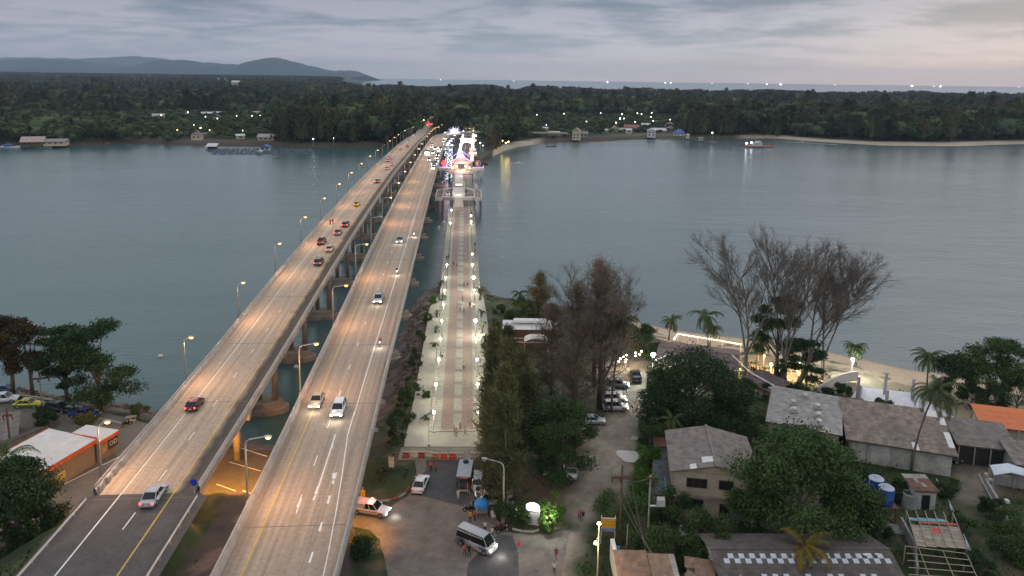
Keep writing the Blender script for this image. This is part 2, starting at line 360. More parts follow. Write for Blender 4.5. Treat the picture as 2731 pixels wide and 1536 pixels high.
# promenade plaza (old bridge approach) and its paving
PB = at(1219, 1167, 3.2); PT = at(1228.5, 790, 3.6)
PAX = Vector((PT.x - PB.x, PT.y - PB.y, 0)).normalized(); PNX = Vector((PAX.y, -PAX.x, 0))
M_PCON = M('pale_concrete', (.36, .34, .285), .85, .14, .5, bump=.2)
M_PRED = M('red_pavers', (.29, .215, .18), .85, .15, 1.2, bump=.2)
sheet('promenade_plaza', [(1077, 1192), (1342, 1192), (1318, 1040), (1308, 930), (1299, 850), (1288, 783), (1172, 783), (1146, 820), (1138, 870), (1122, 960), (1105, 1060)], M_PCON, 3.1, .05)
sheet('plaza_threshold', [(1070, 1193), (1345, 1193), (1350, 1226), (1060, 1226)], M('threshold_concrete', (.22, .20, .16), .9, .2, .4), 3.05, .01)
# ================================================================ road bridges
def tang(C):
    t = np.gradient(C[:, :2], axis=0); t /= np.hypot(t[:, 0], t[:, 1])[:, None]; return t
def swept(C, prof, i0=0, i1=None, step=1, closed=True, uv=False):
    """sweep profile [(offset to the east side, height)] along C; returns verts, faces, uvs"""
    C = C[i0:i1:step]; t = tang(C); s = np.r_[0, np.cumsum(np.hypot(*np.diff(C[:, :2], axis=0).T))]
    n = np.stack([t[:, 1], -t[:, 0]], 1); k = len(prof); V = []; U = []
    for o, h in prof:
        V.append(np.stack([C[:, 0] + n[:, 0] * o, C[:, 1] + n[:, 1] * o, C[:, 2] + h], 1)); U.append(np.stack([np.full(len(C), o), s], 1))
    V = np.stack(V, 1).reshape(-1, 3); U = np.stack(U, 1).reshape(-1, 2)
    i = np.arange(len(C) - 1)[:, None] * k; j = np.arange(k if closed else k - 1)[None]; j2 = (j + 1) % k
    F = np.stack([i + j, i + j2, i + k + j2, i + k + j], -1).reshape(-1, 4)
    return V, F, U
def swobj(name, C, prof, mat, parent, i0=0, i1=None, step=1, closed=True, uv=False):
    V, F, U = swept(C, prof, i0, i1, step, closed); me = fastmesh(name, V, F, mat)
    if uv:
        l = me.uv_layers.new(name='UVMap'); l.data.foreach_set('uv', U[F.ravel()].astype(np.float32).ravel())
    return mkobj(name, me, parent)
def road_mat(name, base, dark, stain_side):
    global N, L
    mt = bpy.data.materials.new(name); mt.use_nodes = True; N = mt.node_tree.nodes; L = mt.node_tree.links
    b = N['Principled BSDF']; b.inputs['Roughness'].default_value = .82; b.inputs['Specular IOR Level'].default_value = .3
    uv = N.new('ShaderNodeUVMap'); sx = N.new('ShaderNodeSeparateXYZ'); L.new(uv.outputs[0], sx.inputs[0])
    mp = N.new('ShaderNodeMapping'); mp.inputs['Scale'].default_value = (1.1, .018, 1); L.new(uv.outputs[0], mp.inputs[0])
    st = noise(mp.outputs[0], 1.6, 4, .6)
    c = mixc(ramp(st, [(.32, (0, 0, 0)), (.68, (1, 1, 1))]), tuple(k * .74 for k in base), tuple(k * 1.14 for k in base))
    # tyre tracks polished darker
    tr = mth('SINE', mth('MULTIPLY_ADD', sx.outputs[0], 2 * PI / 1.75, .6)); c = mixc(mth('MULTIPLY', ramp(tr, [(.3, (0, 0, 0)), (1, (1, 1, 1))]), .16), c, (.10, .085, .07))
    ft = N.new('ShaderNodeTexCoord'); fn = noise(ft.outputs['Object'], 2.2, 5, .65)
    c = mixc(.4, c, mixc(1.0, c, ramp(fn, [(.35, (.6, .6, .6)), (.65, (1.25, 1.25, 1.25))]), 'MULTIPLY'))
    wob = mth('MULTIPLY', mth('SUBTRACT', noise(ft.outputs['Object'], .3, 4, .6), .5), 2.2)
    e = mth('ADD', mth('MULTIPLY', sx.outputs[0], stain_side), wob)
    if stain_side > 0: f = ramp(mth('MULTIPLY', e, .1), [(.27, (0, 0, 0)), (.40, (1, 1, 1)), (.56, (.85, .85, .85))])
    else: f = ramp(mth('MULTIPLY', e, .1), [(.33, (0, 0, 0)), (.60, (.6, .6, .6))])
    c = mixc(f, c, dark); L.new(c, b.inputs['Base Color']); return mt
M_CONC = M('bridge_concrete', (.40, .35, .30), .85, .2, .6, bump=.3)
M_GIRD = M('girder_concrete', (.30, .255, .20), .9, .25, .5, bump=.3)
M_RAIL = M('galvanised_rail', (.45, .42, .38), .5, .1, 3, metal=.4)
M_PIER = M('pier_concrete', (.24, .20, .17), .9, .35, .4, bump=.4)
M_STEEL = M('lamp_post_steel', (.55, .55, .53), .45, .08, 2, metal=.5)
M_YEL = M('yellow_line_paint', (.62, .40, .06), .7, .15, 2)
M_SODIUM = M('lit_sodium_lens', (1, .75, .4), emit=4.5, ecol=(1, .45, .10))
M_BLACK = M('black_paint', (.02, .02, .02), .7, .1, 3)
M_DARKMET = M('dark_metal', (.05, .05, .052), .5, .15, 3, metal=.3)
SODC = (1.0, .53, .27)

def frame_at(C, y):
    i = int(np.searchsorted(C[:, 1], y)) if C[-1, 1] > C[0, 1] else 0
    i = min(max(i, 1), len(C) - 2); t = tang(C[i - 1:i + 2])[1]
    p = Vector((float(np.interp(y, C[:, 1], C[:, 0])), y, deckz(C, y))); return p, Vector((t[1], -t[0], 0)), Vector((t[0], t[1], 0))
def idx(C, y): return int(np.argmax(C[:, 1] >= y)) if (C[:, 1] >= y).any() else len(C)
def dash_mesh(): b = MB(); b.box((0, 0, .006), (.13, 3.2, .012)); return b.mesh('lane_dash', M('road_paint'))
DASH = dash_mesh()
def girder_panel_mesh():
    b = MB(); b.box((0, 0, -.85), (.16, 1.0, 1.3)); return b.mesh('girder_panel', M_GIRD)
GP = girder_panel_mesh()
def pier(parent, C, y, ncol=3):
    p, n, t = frame_at(C, y); rz = math.atan2(t.y, t.x) - PI / 2
    e = mkobj('pier', None, parent, (p.x, p.y, 0), rz); h = p.z - 1.75
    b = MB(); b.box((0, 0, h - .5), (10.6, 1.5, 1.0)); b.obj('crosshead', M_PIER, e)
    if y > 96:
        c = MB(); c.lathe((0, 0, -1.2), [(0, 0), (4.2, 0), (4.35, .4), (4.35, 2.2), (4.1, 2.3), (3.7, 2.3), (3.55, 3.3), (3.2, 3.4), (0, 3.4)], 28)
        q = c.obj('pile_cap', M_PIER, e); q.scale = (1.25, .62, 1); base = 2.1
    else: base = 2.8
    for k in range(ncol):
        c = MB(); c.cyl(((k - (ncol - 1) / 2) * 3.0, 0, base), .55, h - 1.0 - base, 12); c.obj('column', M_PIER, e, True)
def road_bridge(nm, label, C, y0, yasph, piers, lines, dashes, rmat, balus=()):
    root = thing(nm, label, 'bridge'); i0 = idx(C, y0)
    swobj('roadway', C, [(-WB + .35, 0)] + [(-WB + .35 + k, 0) for k in range(1, 12)] + [(WB - .35, 0)], rmat, root, i0, None, 1, False, True)
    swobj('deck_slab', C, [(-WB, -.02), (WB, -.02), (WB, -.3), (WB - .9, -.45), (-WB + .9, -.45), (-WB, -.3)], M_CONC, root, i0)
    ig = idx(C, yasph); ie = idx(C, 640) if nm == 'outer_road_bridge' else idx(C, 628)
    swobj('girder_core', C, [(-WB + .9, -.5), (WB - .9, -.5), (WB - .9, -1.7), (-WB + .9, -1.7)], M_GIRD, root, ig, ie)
    for side in (-1, 1):
        o = side * (WB - .02); k = -side
        swobj('parapet', C, [(o, -.28), (o, .62), (o + k * .06, .86), (o + k * .30, .86), (o + k * .34, .42), (o + k * .52, .12), (o + k * .52, .012), (o + k * .40, -.28)][::side], M_CONC, root, ig, None)
        r = mkobj('railing', None, root)
        swobj('rail', C, [(o + k * .10, 1.12), (o + k * .10, 1.24), (o + k * .24, 1.24), (o + k * .24, 1.12)], M_RAIL, r, ig, None)
        pm = MB(); 
        for j in range(ig, min(len(C), idx(C, 330))):
            a = C[j]; tt = tang(C[max(0, j - 1):j + 2]); tt = tt[min(1, len(tt) - 1)]
            pm.box((a[0] + tt[1] * (o + k * .17), a[1] - tt[0] * (o + k * .17), a[2] + 1.0), (.12, .12, .30))
        q = pm.obj('rail_posts', M_RAIL, r); q['kind'] = 'stuff'
    # girder face panels between ribs, east face
    for j in range(ig, ie - 1):
        a, b_ = Vector(C[j]), Vector(C[j + 1]); md = (a + b_) / 2; t = (b_ - a).normalized(); ln = (b_ - a).length
        n = Vector((t.y, -t.x, 0)); g = mkobj('girder_panel', GP, root, md + n * (WB - .82), math.atan2(t.y, t.x) - PI / 2)
        g.scale = (1, ln - .22, 1); g.rotation_euler = (math.atan2(t.z, math.hypot(t.x, t.y)), 0, math.atan2(t.y, t.x) - PI / 2)
    for off, w, mt, ya, yb in lines:
        swobj('lane_line', C, [(off - w / 2, .008), (off + w / 2, .008)], mt, root, idx(C, ya), idx(C, yb), 1, False)
    nm_d = 0
    for off, per, ya, yb in dashes:
        y = ya
        while y < yb and nm_d < 290:
            p, n, t = frame_at(C, y); mkobj('lane_dash', DASH, root, p + n * off, math.atan2(t.y, t.x) - PI / 2); y += per; nm_d += 1
    for y in piers: pier(root, C, y)
    for y in [78.9 if nm == 'outer_road_bridge' else 74] + list(piers):
        p, n, t = frame_at(C, y); b = MB(); b.box((0, 0, .004), (2 * WB - .8, .12, .012)); mkobj('expansion_joint', b.mesh('expansion_joint', M('joint_rubber', (.17, .145, .12), .8)), root, p, math.atan2(t.y, t.x) - PI / 2)
    return root
PY = [104, 127, 152, 180, 210, 241, 273, 306, 339, 373, 407, 441, 475, 508, 541]
M_RL = road_mat('weathered_roadway', (.45, .36, .27), (.075, .06, .05), 1.0)
M_RR = road_mat('worn_roadway', (.40, .315, .24), (.14, .12, .10), -1.0)
wp = M('road_paint')
outer = road_bridge('outer_road_bridge', 'long curving concrete road bridge farthest from the footbridge, cars driving away on it', CL, 78.2, 78.2, PY,
                    [(-3.05, .14, wp, 20, 700), (3.1, .14, M_YEL, 20, 700)], [(.25, 10.0, 84, 560)], M_RL)
middle = road_bridge('middle_road_bridge', 'long concrete road bridge beside the water gap, oncoming headlights queue on its far half', CR, 24, 24, PY,
                     [(-3.6, .14, M_YEL, 20, 640), (2.75, .14, wp, 96, 620)], [(-.45, 10.0, 78, 560)], M_RR)
# near asphalt approach of the outer bridge
i1 = idx(CL, 78.2) + 1; Ca = CL[:i1]
ap = swobj('approach_road', Ca, [(-WB - 1.2, -.4), (-WB + .2, .004)] + [(-WB + .2 + k, .004) for k in range(1, 12)] + [(WB - .2, .004), (WB + .8, -.5)], M('approach_asphalt', (.092, .082, .078), .85, .2, .35, bump=.35), None, 0, None, 1, False)
struct('approach_road', ap)
for off, w, mt in ((-3.05, .16, wp), (3.1, .16, M_YEL)):
    struct('edge_line', swobj('edge_line', Ca, [(off - w / 2, .014), (off + w / 2, .014)], mt, None, 0, None, 1, False))
for y in (52.0, 63.5, 74.5):
    p, n, t = frame_at(CL, y); struct('lane_dash', mkobj('lane_dash', DASH, None, p + n * .25 + Vector((0, 0, .012)), math.atan2(t.y, t.x) - PI / 2))
def guard_rail(label, pts, seed):
    g = thing('guard_rail', label, 'guard rail', pts[0]); o = Vector(pts[0])
    q = [Vector(p) - o for p in pts]
    b = MB(); b.tube([p + Vector((0, 0, .62)) for p in q], .09, 4); b.tube([p + Vector((0, 0, .78)) for p in q], .07, 4); b.obj('rail', M_RAIL, g)
    for a, c in zip(q[:-1], q[1:]):
        n_ = max(1, round((c - a).length / 2.5))
        for i in range(n_):
            p = a.lerp(c, i / n_); b = MB(); b.box((p.x, p.y, p.z + .3), (.14, .14, .7)); b.obj('post', M_RAIL, g)
def offs(C, ys, off, dz=0): return [(lambda f: f[0] + f[1] * off + Vector((0, 0, dz)))(frame_at(C, y)) for y in ys]
guard_rail('pale steel guard rail along the outer road approach beside the bushy trees', offs(CL, [36, 45, 55, 65, 78.5], -WB - .15, -.3), 1)
guard_rail('pale steel guard rail along the outer road approach above the underpass yard', offs(CL, [36, 45, 55, 65, 78.5], WB + .1, -.3), 2)

# chevron markings on the parapets
for (C, y, off, dr) in ((CL, 107, -WB + .50, 1), (CL, 158, -WB + .50, 1), (CL, 182, -WB + .5, 1), (CR, 88, -WB + .50, 1), (CR, 131, -WB + .5, 1), (CR, 172, -WB + .5, 1)):
    p, n, t = frame_at(C, y); root_ = outer if C is CL else middle
    for k in range(3):
        c = p + t * (k * .9 - .9) + n * (off - (-WB)) * 0 + n * (off + .0); b = MB()
        a0 = c + n * .035; 
        b.quad(a0 + Vector((0, 0, .02)) + t * .3, a0 + Vector((0, 0, .02)) + t * .55, a0 + n * -.22 + Vector((0, 0, .45)) + t * .0, a0 + n * -.22 + Vector((0, 0, .45)) + t * -.25)
        b.quad(a0 + n * -.22 + Vector((0, 0, .452)) + t * -.25, a0 + n * -.22 + Vector((0, 0, .452)) + t * .0, a0 + n * -.26 + Vector((0, 0, .84)) + t * .3, a0 + n * -.26 + Vector((0, 0, .84)) + t * .05)
        b.obj('chevron_mark', M_BLACK, root_)
# open balusters on the near end of the outer bridge parapet
for k in range(4):
    p, n, t = frame_at(CL, 80.5 + k * 1.9); b = MB(); q = p + n * (-WB + .55); b.box((q.x, q.y, q.z + .45), (.3, .75, .9), math.atan2(t.y, t.x) - PI / 2); b.obj('baluster', M_CONC, outer)
# merge markings near the camera on the middle bridge
def dk(px, py): return on_deck(CR, px, py)
def mark(px, root_=middle, name='lane_marking'):
    b = MB(); q = [dk(*a) + Vector((0, 0, .010)) for a in px]; b.add(q, [tuple(range(len(q)))]); b.obj(name, wp, root_)
for q in ([(893, 1158), (896.5, 1158), (851, 1300), (847, 1300)], [(846, 1297), (851, 1297), (846, 1318), (838, 1318)], [(840, 1320), (844, 1320), (838, 1334), (833, 1334)],
          [(804, 1319), (806.5, 1319), (793, 1353), (790, 1353)], [(877, 1322), (882.5, 1321), (877, 1343), (870.5, 1343)], [(857, 1392), (861, 1392), (855, 1417), (848, 1417)],
          [(832, 1472), (837, 1472), (828, 1501), (821.5, 1501)], [(886, 1262), (900, 1260), (893, 1279), (887, 1277)], [(887, 1279), (892, 1282), (891, 1291), (885, 1290)], [(886, 1182), (889, 1182), (887, 1196), (882, 1196)]): mark(q)
for a, b2 in (((945, 1098), (927, 1160)), ((927, 1160), (913, 1260)), ((913, 1260), (895, 1370)), ((895, 1370), (876, 1470)), ((876, 1470), (860, 1545))):
    mark([(a[0] - 1.2, a[1]), (a[0] + 1.6, a[1]), (b2[0] + 1.8, b2[1]), (b2[0] - 1.4, b2[1])])
# small frame sign and delineators on the middle bridge's parapet
s_ = thing('lattice_sign', 'small rectangular metal frame sign bolted outside the parapet near the rocky bank', 'sign', at(985, 1152, 13.2))
b = MB()
for k in range(5): b.box((k * .3, 0, .3), (.05, .05, .5))
for k in range(3): b.box((.6, 0, .08 + k * .23), (1.25, .05, .05))
b.obj('frame', M_STEEL, s_); b = MB(); b.box((.1, 0, -.35), (.08, .08, .75)); b.obj('post', M_STEEL, s_)
k_ = thing('round_blue_sign', 'blue disc keep-side sign at the end of the outer bridge parapet', 'sign', on_deck(CL, 519, 1318))
b = MB(); b.cyl((0, 0, 0), .05, 1.3, 8); b.obj('post', M_STEEL, k_); b = MB(); b.tube([(0, -.07, 1.55), (0, -.03, 1.55)], .42, 20); b.obj('disc', M('sign_blue', (.02, .05, .42), .4, .05), k_)

# ---------------------------------------------------------------- street lamps
def lamp_proto(nm, H, arm, lit):
    r = mkobj(nm, None)
    b = MB(); b.box((0, 0, .25), (.42, .42, .5)); b.obj('base', M('black_white_base', (.35, .35, .33), .7, .3), r)
    b = MB(); b.box((0, 0, .72), (.24, .24, .12)); b.box((0, 0, .98), (.24, .24, .12)); b.obj('band', M_BLACK, r)
    b = MB(); b.tube([(0, 0, .3), (0, 0, H - .9), (.12, 0, H - .35), (.5, 0, H - .08), (arm - .3, 0, H + .22)], [.15, .10, .085, .07, .06], 8); b.obj('pole', M_STEEL, r, True)
    b = MB(); b.loft([[(arm - .45, -.09, H + .18), (arm - .45, .09, H + .18), (arm - .45, .07, H + .3), (arm - .45, -.07, H + .3)], [(arm, -.19, H + .14), (arm, .19, H + .14), (arm, .12, H + .38), (arm, -.12, H + .38)], [(arm + .45, -.12, H + .2), (arm + .45, .12, H + .2), (arm + .45, .06, H + .32), (arm + .45, -.06, H + .32)]])
    b.obj('lamp_head', M_STEEL, r, True)
    b = MB(); b.lathe((arm + .05, 0, H + .15), [(0, -.26), (.2, -.2), (.32, -.06), (.34, .0)], 12)
    b.obj('lens', M_SODIUM if lit else M('unlit_lens', (.5, .5, .48), .3, .05), r)
    return r
def remove_tree(r):
    for c in list(r.children): remove_tree(c)
    bpy.data.objects.remove(r)
LB = lamp_proto('street_lamp', 7.9, 1.15, True); LBo = lamp_proto('street_lamp', 7.9, 1.15, False)
LM = lamp_proto('street_lamp', 8.3, 2.6, True); LMo = lamp_proto('street_lamp', 8.3, 2.6, False)
def put_lamp(proto, loc, rz, label, group, lit, arm, H, pw, dead=False):
    r = dup(proto, loc, rz, label, group); r['category'] = 'street lamp'
    if lit:
        plight('lamp_light', (arm + .05, 0, H - .1), pw, SODC, .25, r, 168)
    return r
k = 0; y = 82.5
while y < 640:
    unlit = k in (11, 15, 17, 18, 19)
    p, n, t = frame_at(CL, y); loc = p - n * (WB + .25) + Vector((0, 0, -.1 if y > 79 else 0)); rz = math.atan2(n.y, n.x)
    put_lamp(LBo if unlit else LB, loc, rz, f"{ORD[k]} street lamp, counted from the near end, on the outer bridge's seaward parapet" + (', unlit' if unlit else ', glowing orange'), 'street lamps along the outer road bridge', not unlit, 1.15, 7.9, 2500)
    y += 27.7; k += 1
k = 0; y = 78.5
while y < 640:
    unlit = k in (4, 12)
    p, n, t = frame_at(CR, y); loc = p - n * (WB + .25) + Vector((0, 0, -.1)); rz = math.atan2(n.y, n.x)
    put_lamp(LMo if unlit else LM, loc, rz, f"{ORD[k]} long-armed street lamp, counted from the near end, in the gap between road bridges" + (', unlit' if unlit else ', lit'), 'long-armed street lamps between the road bridges', not unlit, 2.6, 8.3, 2500)
    y += 28.6; k += 1
# far kerb lamps curving right beyond the bridges
for k, (a, b2) in enumerate([(1168, 340), (1177, 333), (1191, 326), (1209, 322), (1232, 320), (1250, 343), (1270, 333)]):
    p = at(a, b2, 15.5); put_lamp(LM, (p.x - 2, p.y, 7.2), 0, f"{ORD[k]} distant lit street lamp, counted eastward, along the road curving behind the bright archway", 'distant lamps along the curving ramp', True, 2.6, 8.3, 2500)
for k, (a, b2) in enumerate([(1146, 300), (1150, 296), (1153, 292), (1140, 314), (1124, 323), (1137, 312)]):
    p = at(a, b2, 13); put_lamp(LB, (p.x - 1, p.y, 5), 0, f"{ORD[k]} tiny distant street lamp, counted outward, on the road cutting through the far forest", 'tiny lamps on the forest road', True, 1.15, 7.9, 2000)
for r_ in (LB, LBo, LM, LMo): remove_tree(r_)
# unlit tall lamp over the forecourt and orange bulkhead lamps under the bridges
fl = lamp_proto('street_lamp', 8.6, 2.6, False); fl.location = at(1342, 1391, 3); fl.rotation_euler = (0, 0, RAD(170)); tag(fl, 'tall unlit street lamp with a long arm over the forecourt, beside the dark casuarina', 'street lamp')
def under_lamp(px, py, z, label, pw):
    p = at(px, py, z); r = thing('underbridge_lamp', label, 'lamp', p)
    b = MB(); b.box((0, 0, .12), (.5, .3, .16)); b.obj('housing', M_STEEL, r); b = MB(); b.box((0, 0, .0), (.4, .22, .08)); b.obj('lens', M('lit_orange_lens', (1, .5, .1), emit=14, ecol=(1, .45, .06)), r)
    plight('lamp_light', (0, 0, -.3), pw, (1, .42, .05), .3, r)
p_, n_, t_ = frame_at(CL, 92)
q_ = p_ + n_ * (WB - 1.9); 
r_ = thing('underbridge_lamp', "orange lamp fixed under the outer bridge's edge, lighting the yard below", 'lamp', (q_.x, q_.y, q_.z - 2.5))
b = MB(); b.box((0, 0, .4), (.5, .3, .9)); b.obj('housing', M_STEEL, r_); b = MB(); b.box((0, 0, -.1), (.4, .22, .08)); b.obj('lens', M('lit_orange_lens', (1, .5, .1), emit=14, ecol=(1, .45, .06)), r_)
plight('lamp_light', (.4, 0, -.5), 11000, (1, .42, .05), .3, r_)
p_, n_, t_ = frame_at(CR, 84.5)
q_ = p_ + n_ * (WB - 1.6); r_ = thing('underbridge_lamp', 'orange lamp fixed under the middle bridge above the patrol pickup', 'lamp', (q_.x, q_.y, q_.z - 2.3))
b = MB(); b.box((0, 0, .3), (.5, .3, .7)); b.obj('housing', M_STEEL, r_); b = MB(); b.box((0, 0, -.1), (.4, .22, .08)); b.obj('lens', M('lit_orange_lens'), r_)
plight('lamp_light', (0, 0, -.5), 3000, (1, .42, .05), .3, r_, 100)

# ================================================================ footbridge (old bridge) and its pavilions
FZ = 4.0
FP = [at(1227.5, 800, 3.2), at(1227.6, 760, 3.6), at(1228, 694, FZ), at(1231.5, 560, FZ), at(1232, 500, FZ), at(1236, 452, FZ), at(1243, 410, FZ), at(1247, 380, FZ), at(1249, 355, FZ), at(1251, 338, FZ)]
CF = resample([(p.y, p.x, p.z) for p in FP], 4.0)
foot = thing('footbridge', 'old straight footbridge with pale and red paving stripes and white railings', 'bridge')
iF = idx(CF, at(1232, 437, 4).y)
iFe = idx(CF, 560)
for nm2, a, b2, mt in (('paving_strip', -5.4, -3.9, M_PCON), ('paving_strip', -3.9, -2.9, M_PCON), ('paving_strip', -2.9, -.95, M_PRED), ('paving_strip', -.95, .95, M_PRED), ('paving_strip', .95, 2.9, M_PRED), ('paving_strip', 2.9, 3.9, M_PCON), ('paving_strip', 3.9, 5.4, M_PCON)):
    swobj(nm2, CF, [(a, 0), (b2 - .02, 0)], mt, foot, 0, None, 1, False)
swobj('deck', CF, [(-5.5, -.01), (5.5, -.01), (5.5, -1.1), (-5.5, -1.1)], M_CONC, foot, 0, iFe)
for s in (-1, 1):
    swobj('walkway_kerb', CF, [(s * 3.85, .003), (s * 3.85, .16), (s * 3.98, .16), (s * 3.98, .003)][::s], M('kerb_dark', (.06, .05, .045), .8, .2), foot, 0, iF)
    swobj('railing_wall', CF, [(s * 5.3, 0), (s * 5.3, .95), (s * 5.5, .95), (s * 5.5, 0)][::s], M_CONC, foot, 0, iFe)
y = 196
pp = MB(); pp.box((0, 0, .04), (1.7, 5.2, .08)); PPM = pp.mesh('paving_panel', M_PCON)
while y < 310:
    p, n, t = frame_at(CF, y); mkobj('paving_panel', PPM, foot, p + Vector((0, 0, -.03)), math.atan2(t.y, t.x) - PI / 2); y += 6.6
cols = MB()
for y in np.arange(206, 520, 12.0):
    p, n, t = frame_at(CF, y)
    q = MB()
    for o in (-4.2, -1.4, 1.4, 4.2): q.cyl((p.x + n.x * o, p.y + n.y * o, -1.5), .32, 4.5, 8)
    q.box((p.x, p.y, 2.7), (10.4, .8, .5)); q.obj('pier', M_PIER, foot)
# promenade plaza paving on land: stripes and inset panels
st = thing('promenade_paving', 'striped red and pale paving of the lamp-lined promenade running to the footbridge', 'paving')
def band(o0, o1, o0b, o1b, mt, nm='paving_strip', z=3.107, s0=2.8, s1=81.0, thick=None):
    b = MB(); A = PB + PAX * s0; B = PB + PAX * s1
    q = [A + PNX * o0, A + PNX * o1, B + PNX * o1b, B + PNX * o0b]; q = [Vector((v.x, v.y, z)) for v in q]
    (b.slab(q, thick) if thick else b.quad(*q)); return b.obj(nm, mt, st)
band(-2.75, -.75, -2.9, -.95, M_PRED, z=3.166); band(.75, 2.7, .95, 2.9, M_PRED, z=3.166); band(-.75, .75, -.95, .95, M_PRED, z=3.164)
s = 3.6; k = 0
pp2 = MB(); pp2.box((0, 0, 0), (1.45, 5.0, .05)); PP2 = pp2.mesh('paving_panel', M_PCON)
while s < 78:
    q = PB + PAX * (s + 2.5); mkobj('paving_panel', PP2, st, (q.x, q.y, 3.165), math.atan2(PAX.y, PAX.x) - PI / 2); s += 6.2
# individually laid pavers of the two red bands nearest the camera, and joints in the pale flags
pv = MB(); pv.box((0, 0, 0), (.92, .92, .03)); PV = pv.mesh('flagstone', M('flag_concrete', (.385, .365, .31), .85, .2, .4, bump=.2, objvar=.14))
rz_ = math.atan2(PAX.y, PAX.x) - PI / 2
for i in range(36):
    for o in (-3.35, -4.35, 3.3, 4.3):
        q = PB + PAX * (3.6 + i * 2.1 * .5 * 1.0) + PNX * o; mkobj('flagstone', PV, st, (q.x, q.y, 3.160), rz_)
pr = MB(); pr.box((0, 0, 0), (.62, .30, .03)); PR = pr.mesh('paver', M('paver_clay', (.275, .20, .17), .85, .2, .4, objvar=.16))
for i in range(24):
    for o in (-2.4, -1.75, -1.1, 1.08, 1.73, 2.38):
        q = PB + PAX * (3.2 + i * .52) + PNX * o; mkobj('paver', PR, st, (q.x, q.y, 3.170), rz_)
b = MB(); A = PB + PAX * 2.3; b.box((A.x, A.y, 3.2), (9.5, .35, .12), rz_); b.obj('end_kerb', M_PCON, st)
# globe lamps along promenade and footbridge
M_GLOBE = M('lit_globe', (1, 1, .85), emit=16, ecol=(1, .95, .72)); M_GLOBEW = M('lit_flood_globe', (1, 1, .95), emit=40, ecol=(1, 1, .92))
def globe_proto():
    r = mkobj('globe_lamp', None)
    b = MB(); b.cyl((0, 0, 0), .14, .25, 8); b.cyl((0, 0, .2), .055, 3.3, 8); b.obj('post', M_STEEL, r)
    b = MB(); b.lathe((0, 0, 3.68), [(0, -.24), (.15, -.19), (.24, 0), (.15, .19), (0, .24)], 12); b.obj('globe', M_GLOBE, r, True); return r
gl = globe_proto(); GG = 'globe lamps lining the promenade'
GS = [[(1164, 1146), (1171, 1068), (1178, 1003), (1184, 950), (1189, 892), (1192, 840), (1197, 800), (1200, 766), (1203, 735), (1206, 703)],
      [(1286, 1146), (1284, 1068), (1282, 1003), (1280, 950), (1275, 892), (1268, 848), (1269, 806), (1268, 770), (1266, 737), (1264, 703)]]
# heads measured; the globe sits 3.7 m above the paving
for si, side in enumerate(('outer', 'beach')):
    heads = [[(1157, 1099), (1163, 1025), (1170, 959), (1174.5, 903), (1178.5, 855), (1182.5, 812), (1186.5, 774), (1189, 740), (1192, 706)],
             [(1276.5, 1100), (1273.5, 1025), (1272, 959), (1270, 903), (1268, 855), (1264.5, 774), (1263, 740), (1260.5, 706), (1259.5, 677)]][si]
    for k, (a, b2) in enumerate(heads):
        z0 = 3.15 if b2 > 760 else FZ + .02; p = at(a, b2, z0 + 3.68)
        flood = (si == 1 and k in (4, 6)); r = dup(gl, (p.x, p.y, z0), 0, f"{ORD[k]} lit globe lamp, counted from the near end, on the promenade's {side} side" + (', brightest' if flood else ''), GG); r['category'] = 'globe lamp'
        plight('lamp_light', (0, 0, 3.1), 900 if flood else 330, (1, .93, .68), .24, r)
        if flood:
            for c in r.children:
                if c.name.startswith('globe') and c.type == 'MESH': c.data = c.data.copy(); c.data.materials[0] = M_GLOBEW; c.scale = (1.5, 1.5, 1.5); c.location.z = -1.84
    for k, (a, b2) in enumerate([[(1201, 595), (1204, 560)], [(1256.5, 591), (1256.5, 575)]][si]):
        p = at(a, b2, FZ + 3.7); r = dup(gl, (p.x, p.y, FZ), 0, f"{'nearer' if k == 0 else 'farther'} small lit globe lamp on the footbridge's {side} side short of the stairs", 'globe lamps near the stairs'); r['category'] = 'globe lamp'
        plight('lamp_light', (0, 0, 3.1), 420, (1, .9, .65), .24, r)
remove_tree(gl)
# slender unlit flag posts on the plaza edges
fp = MB(); fp.cyl((0, 0, 0), .05, 4.6, 6); fp.box((0, 0, .3), (.4, .4, .6)); fpm = fp.mesh('flag_post', M_STEEL)
for side, pts in (('outer', [(1144, 1192), (1151, 1100), (1158, 1034), (1164, 962), (1170, 880), (1176, 838)]), ('beach', [(1292, 1192), (1287, 1100), (1283, 1034), (1281, 962), (1278, 880), (1276, 838)])):
    for k, q in enumerate(pts):
        p = at(*q, 3.15); o = mkobj('flag_post', fpm, None, p); tag(o, f"{ORD[k]} slender bare post, counted from the near end, on the promenade's {side} edge", 'post', 'slender posts along the promenade edges')
# ================================================================ pavilions on the footbridge
M_WHITE = M('white_painted_concrete', (.72, .66, .60), .7, .1, .7)
M_WARM = M('lit_warm_white', (1, .95, .8), emit=5, ecol=(1, .88, .66)); M_COOL = M('lit_cool_white', (.95, .95, 1), emit=3.2, ecol=(.90, .90, 1)); M_BLUE = M('lit_violet_tube', (.4, .3, 1), emit=3, ecol=(.42, .28, 1))
M_PINK = M('pink_lit_paint', (.72, .40, .36), .7, .1, .7)  # pink of the festive lighting is put into the wall colour
pc, pn, ptt = frame_at(CF, 340); FR = math.atan2(ptt.y, ptt.x) - PI / 2
def fy(px, py, z): return at(px, py, z).y
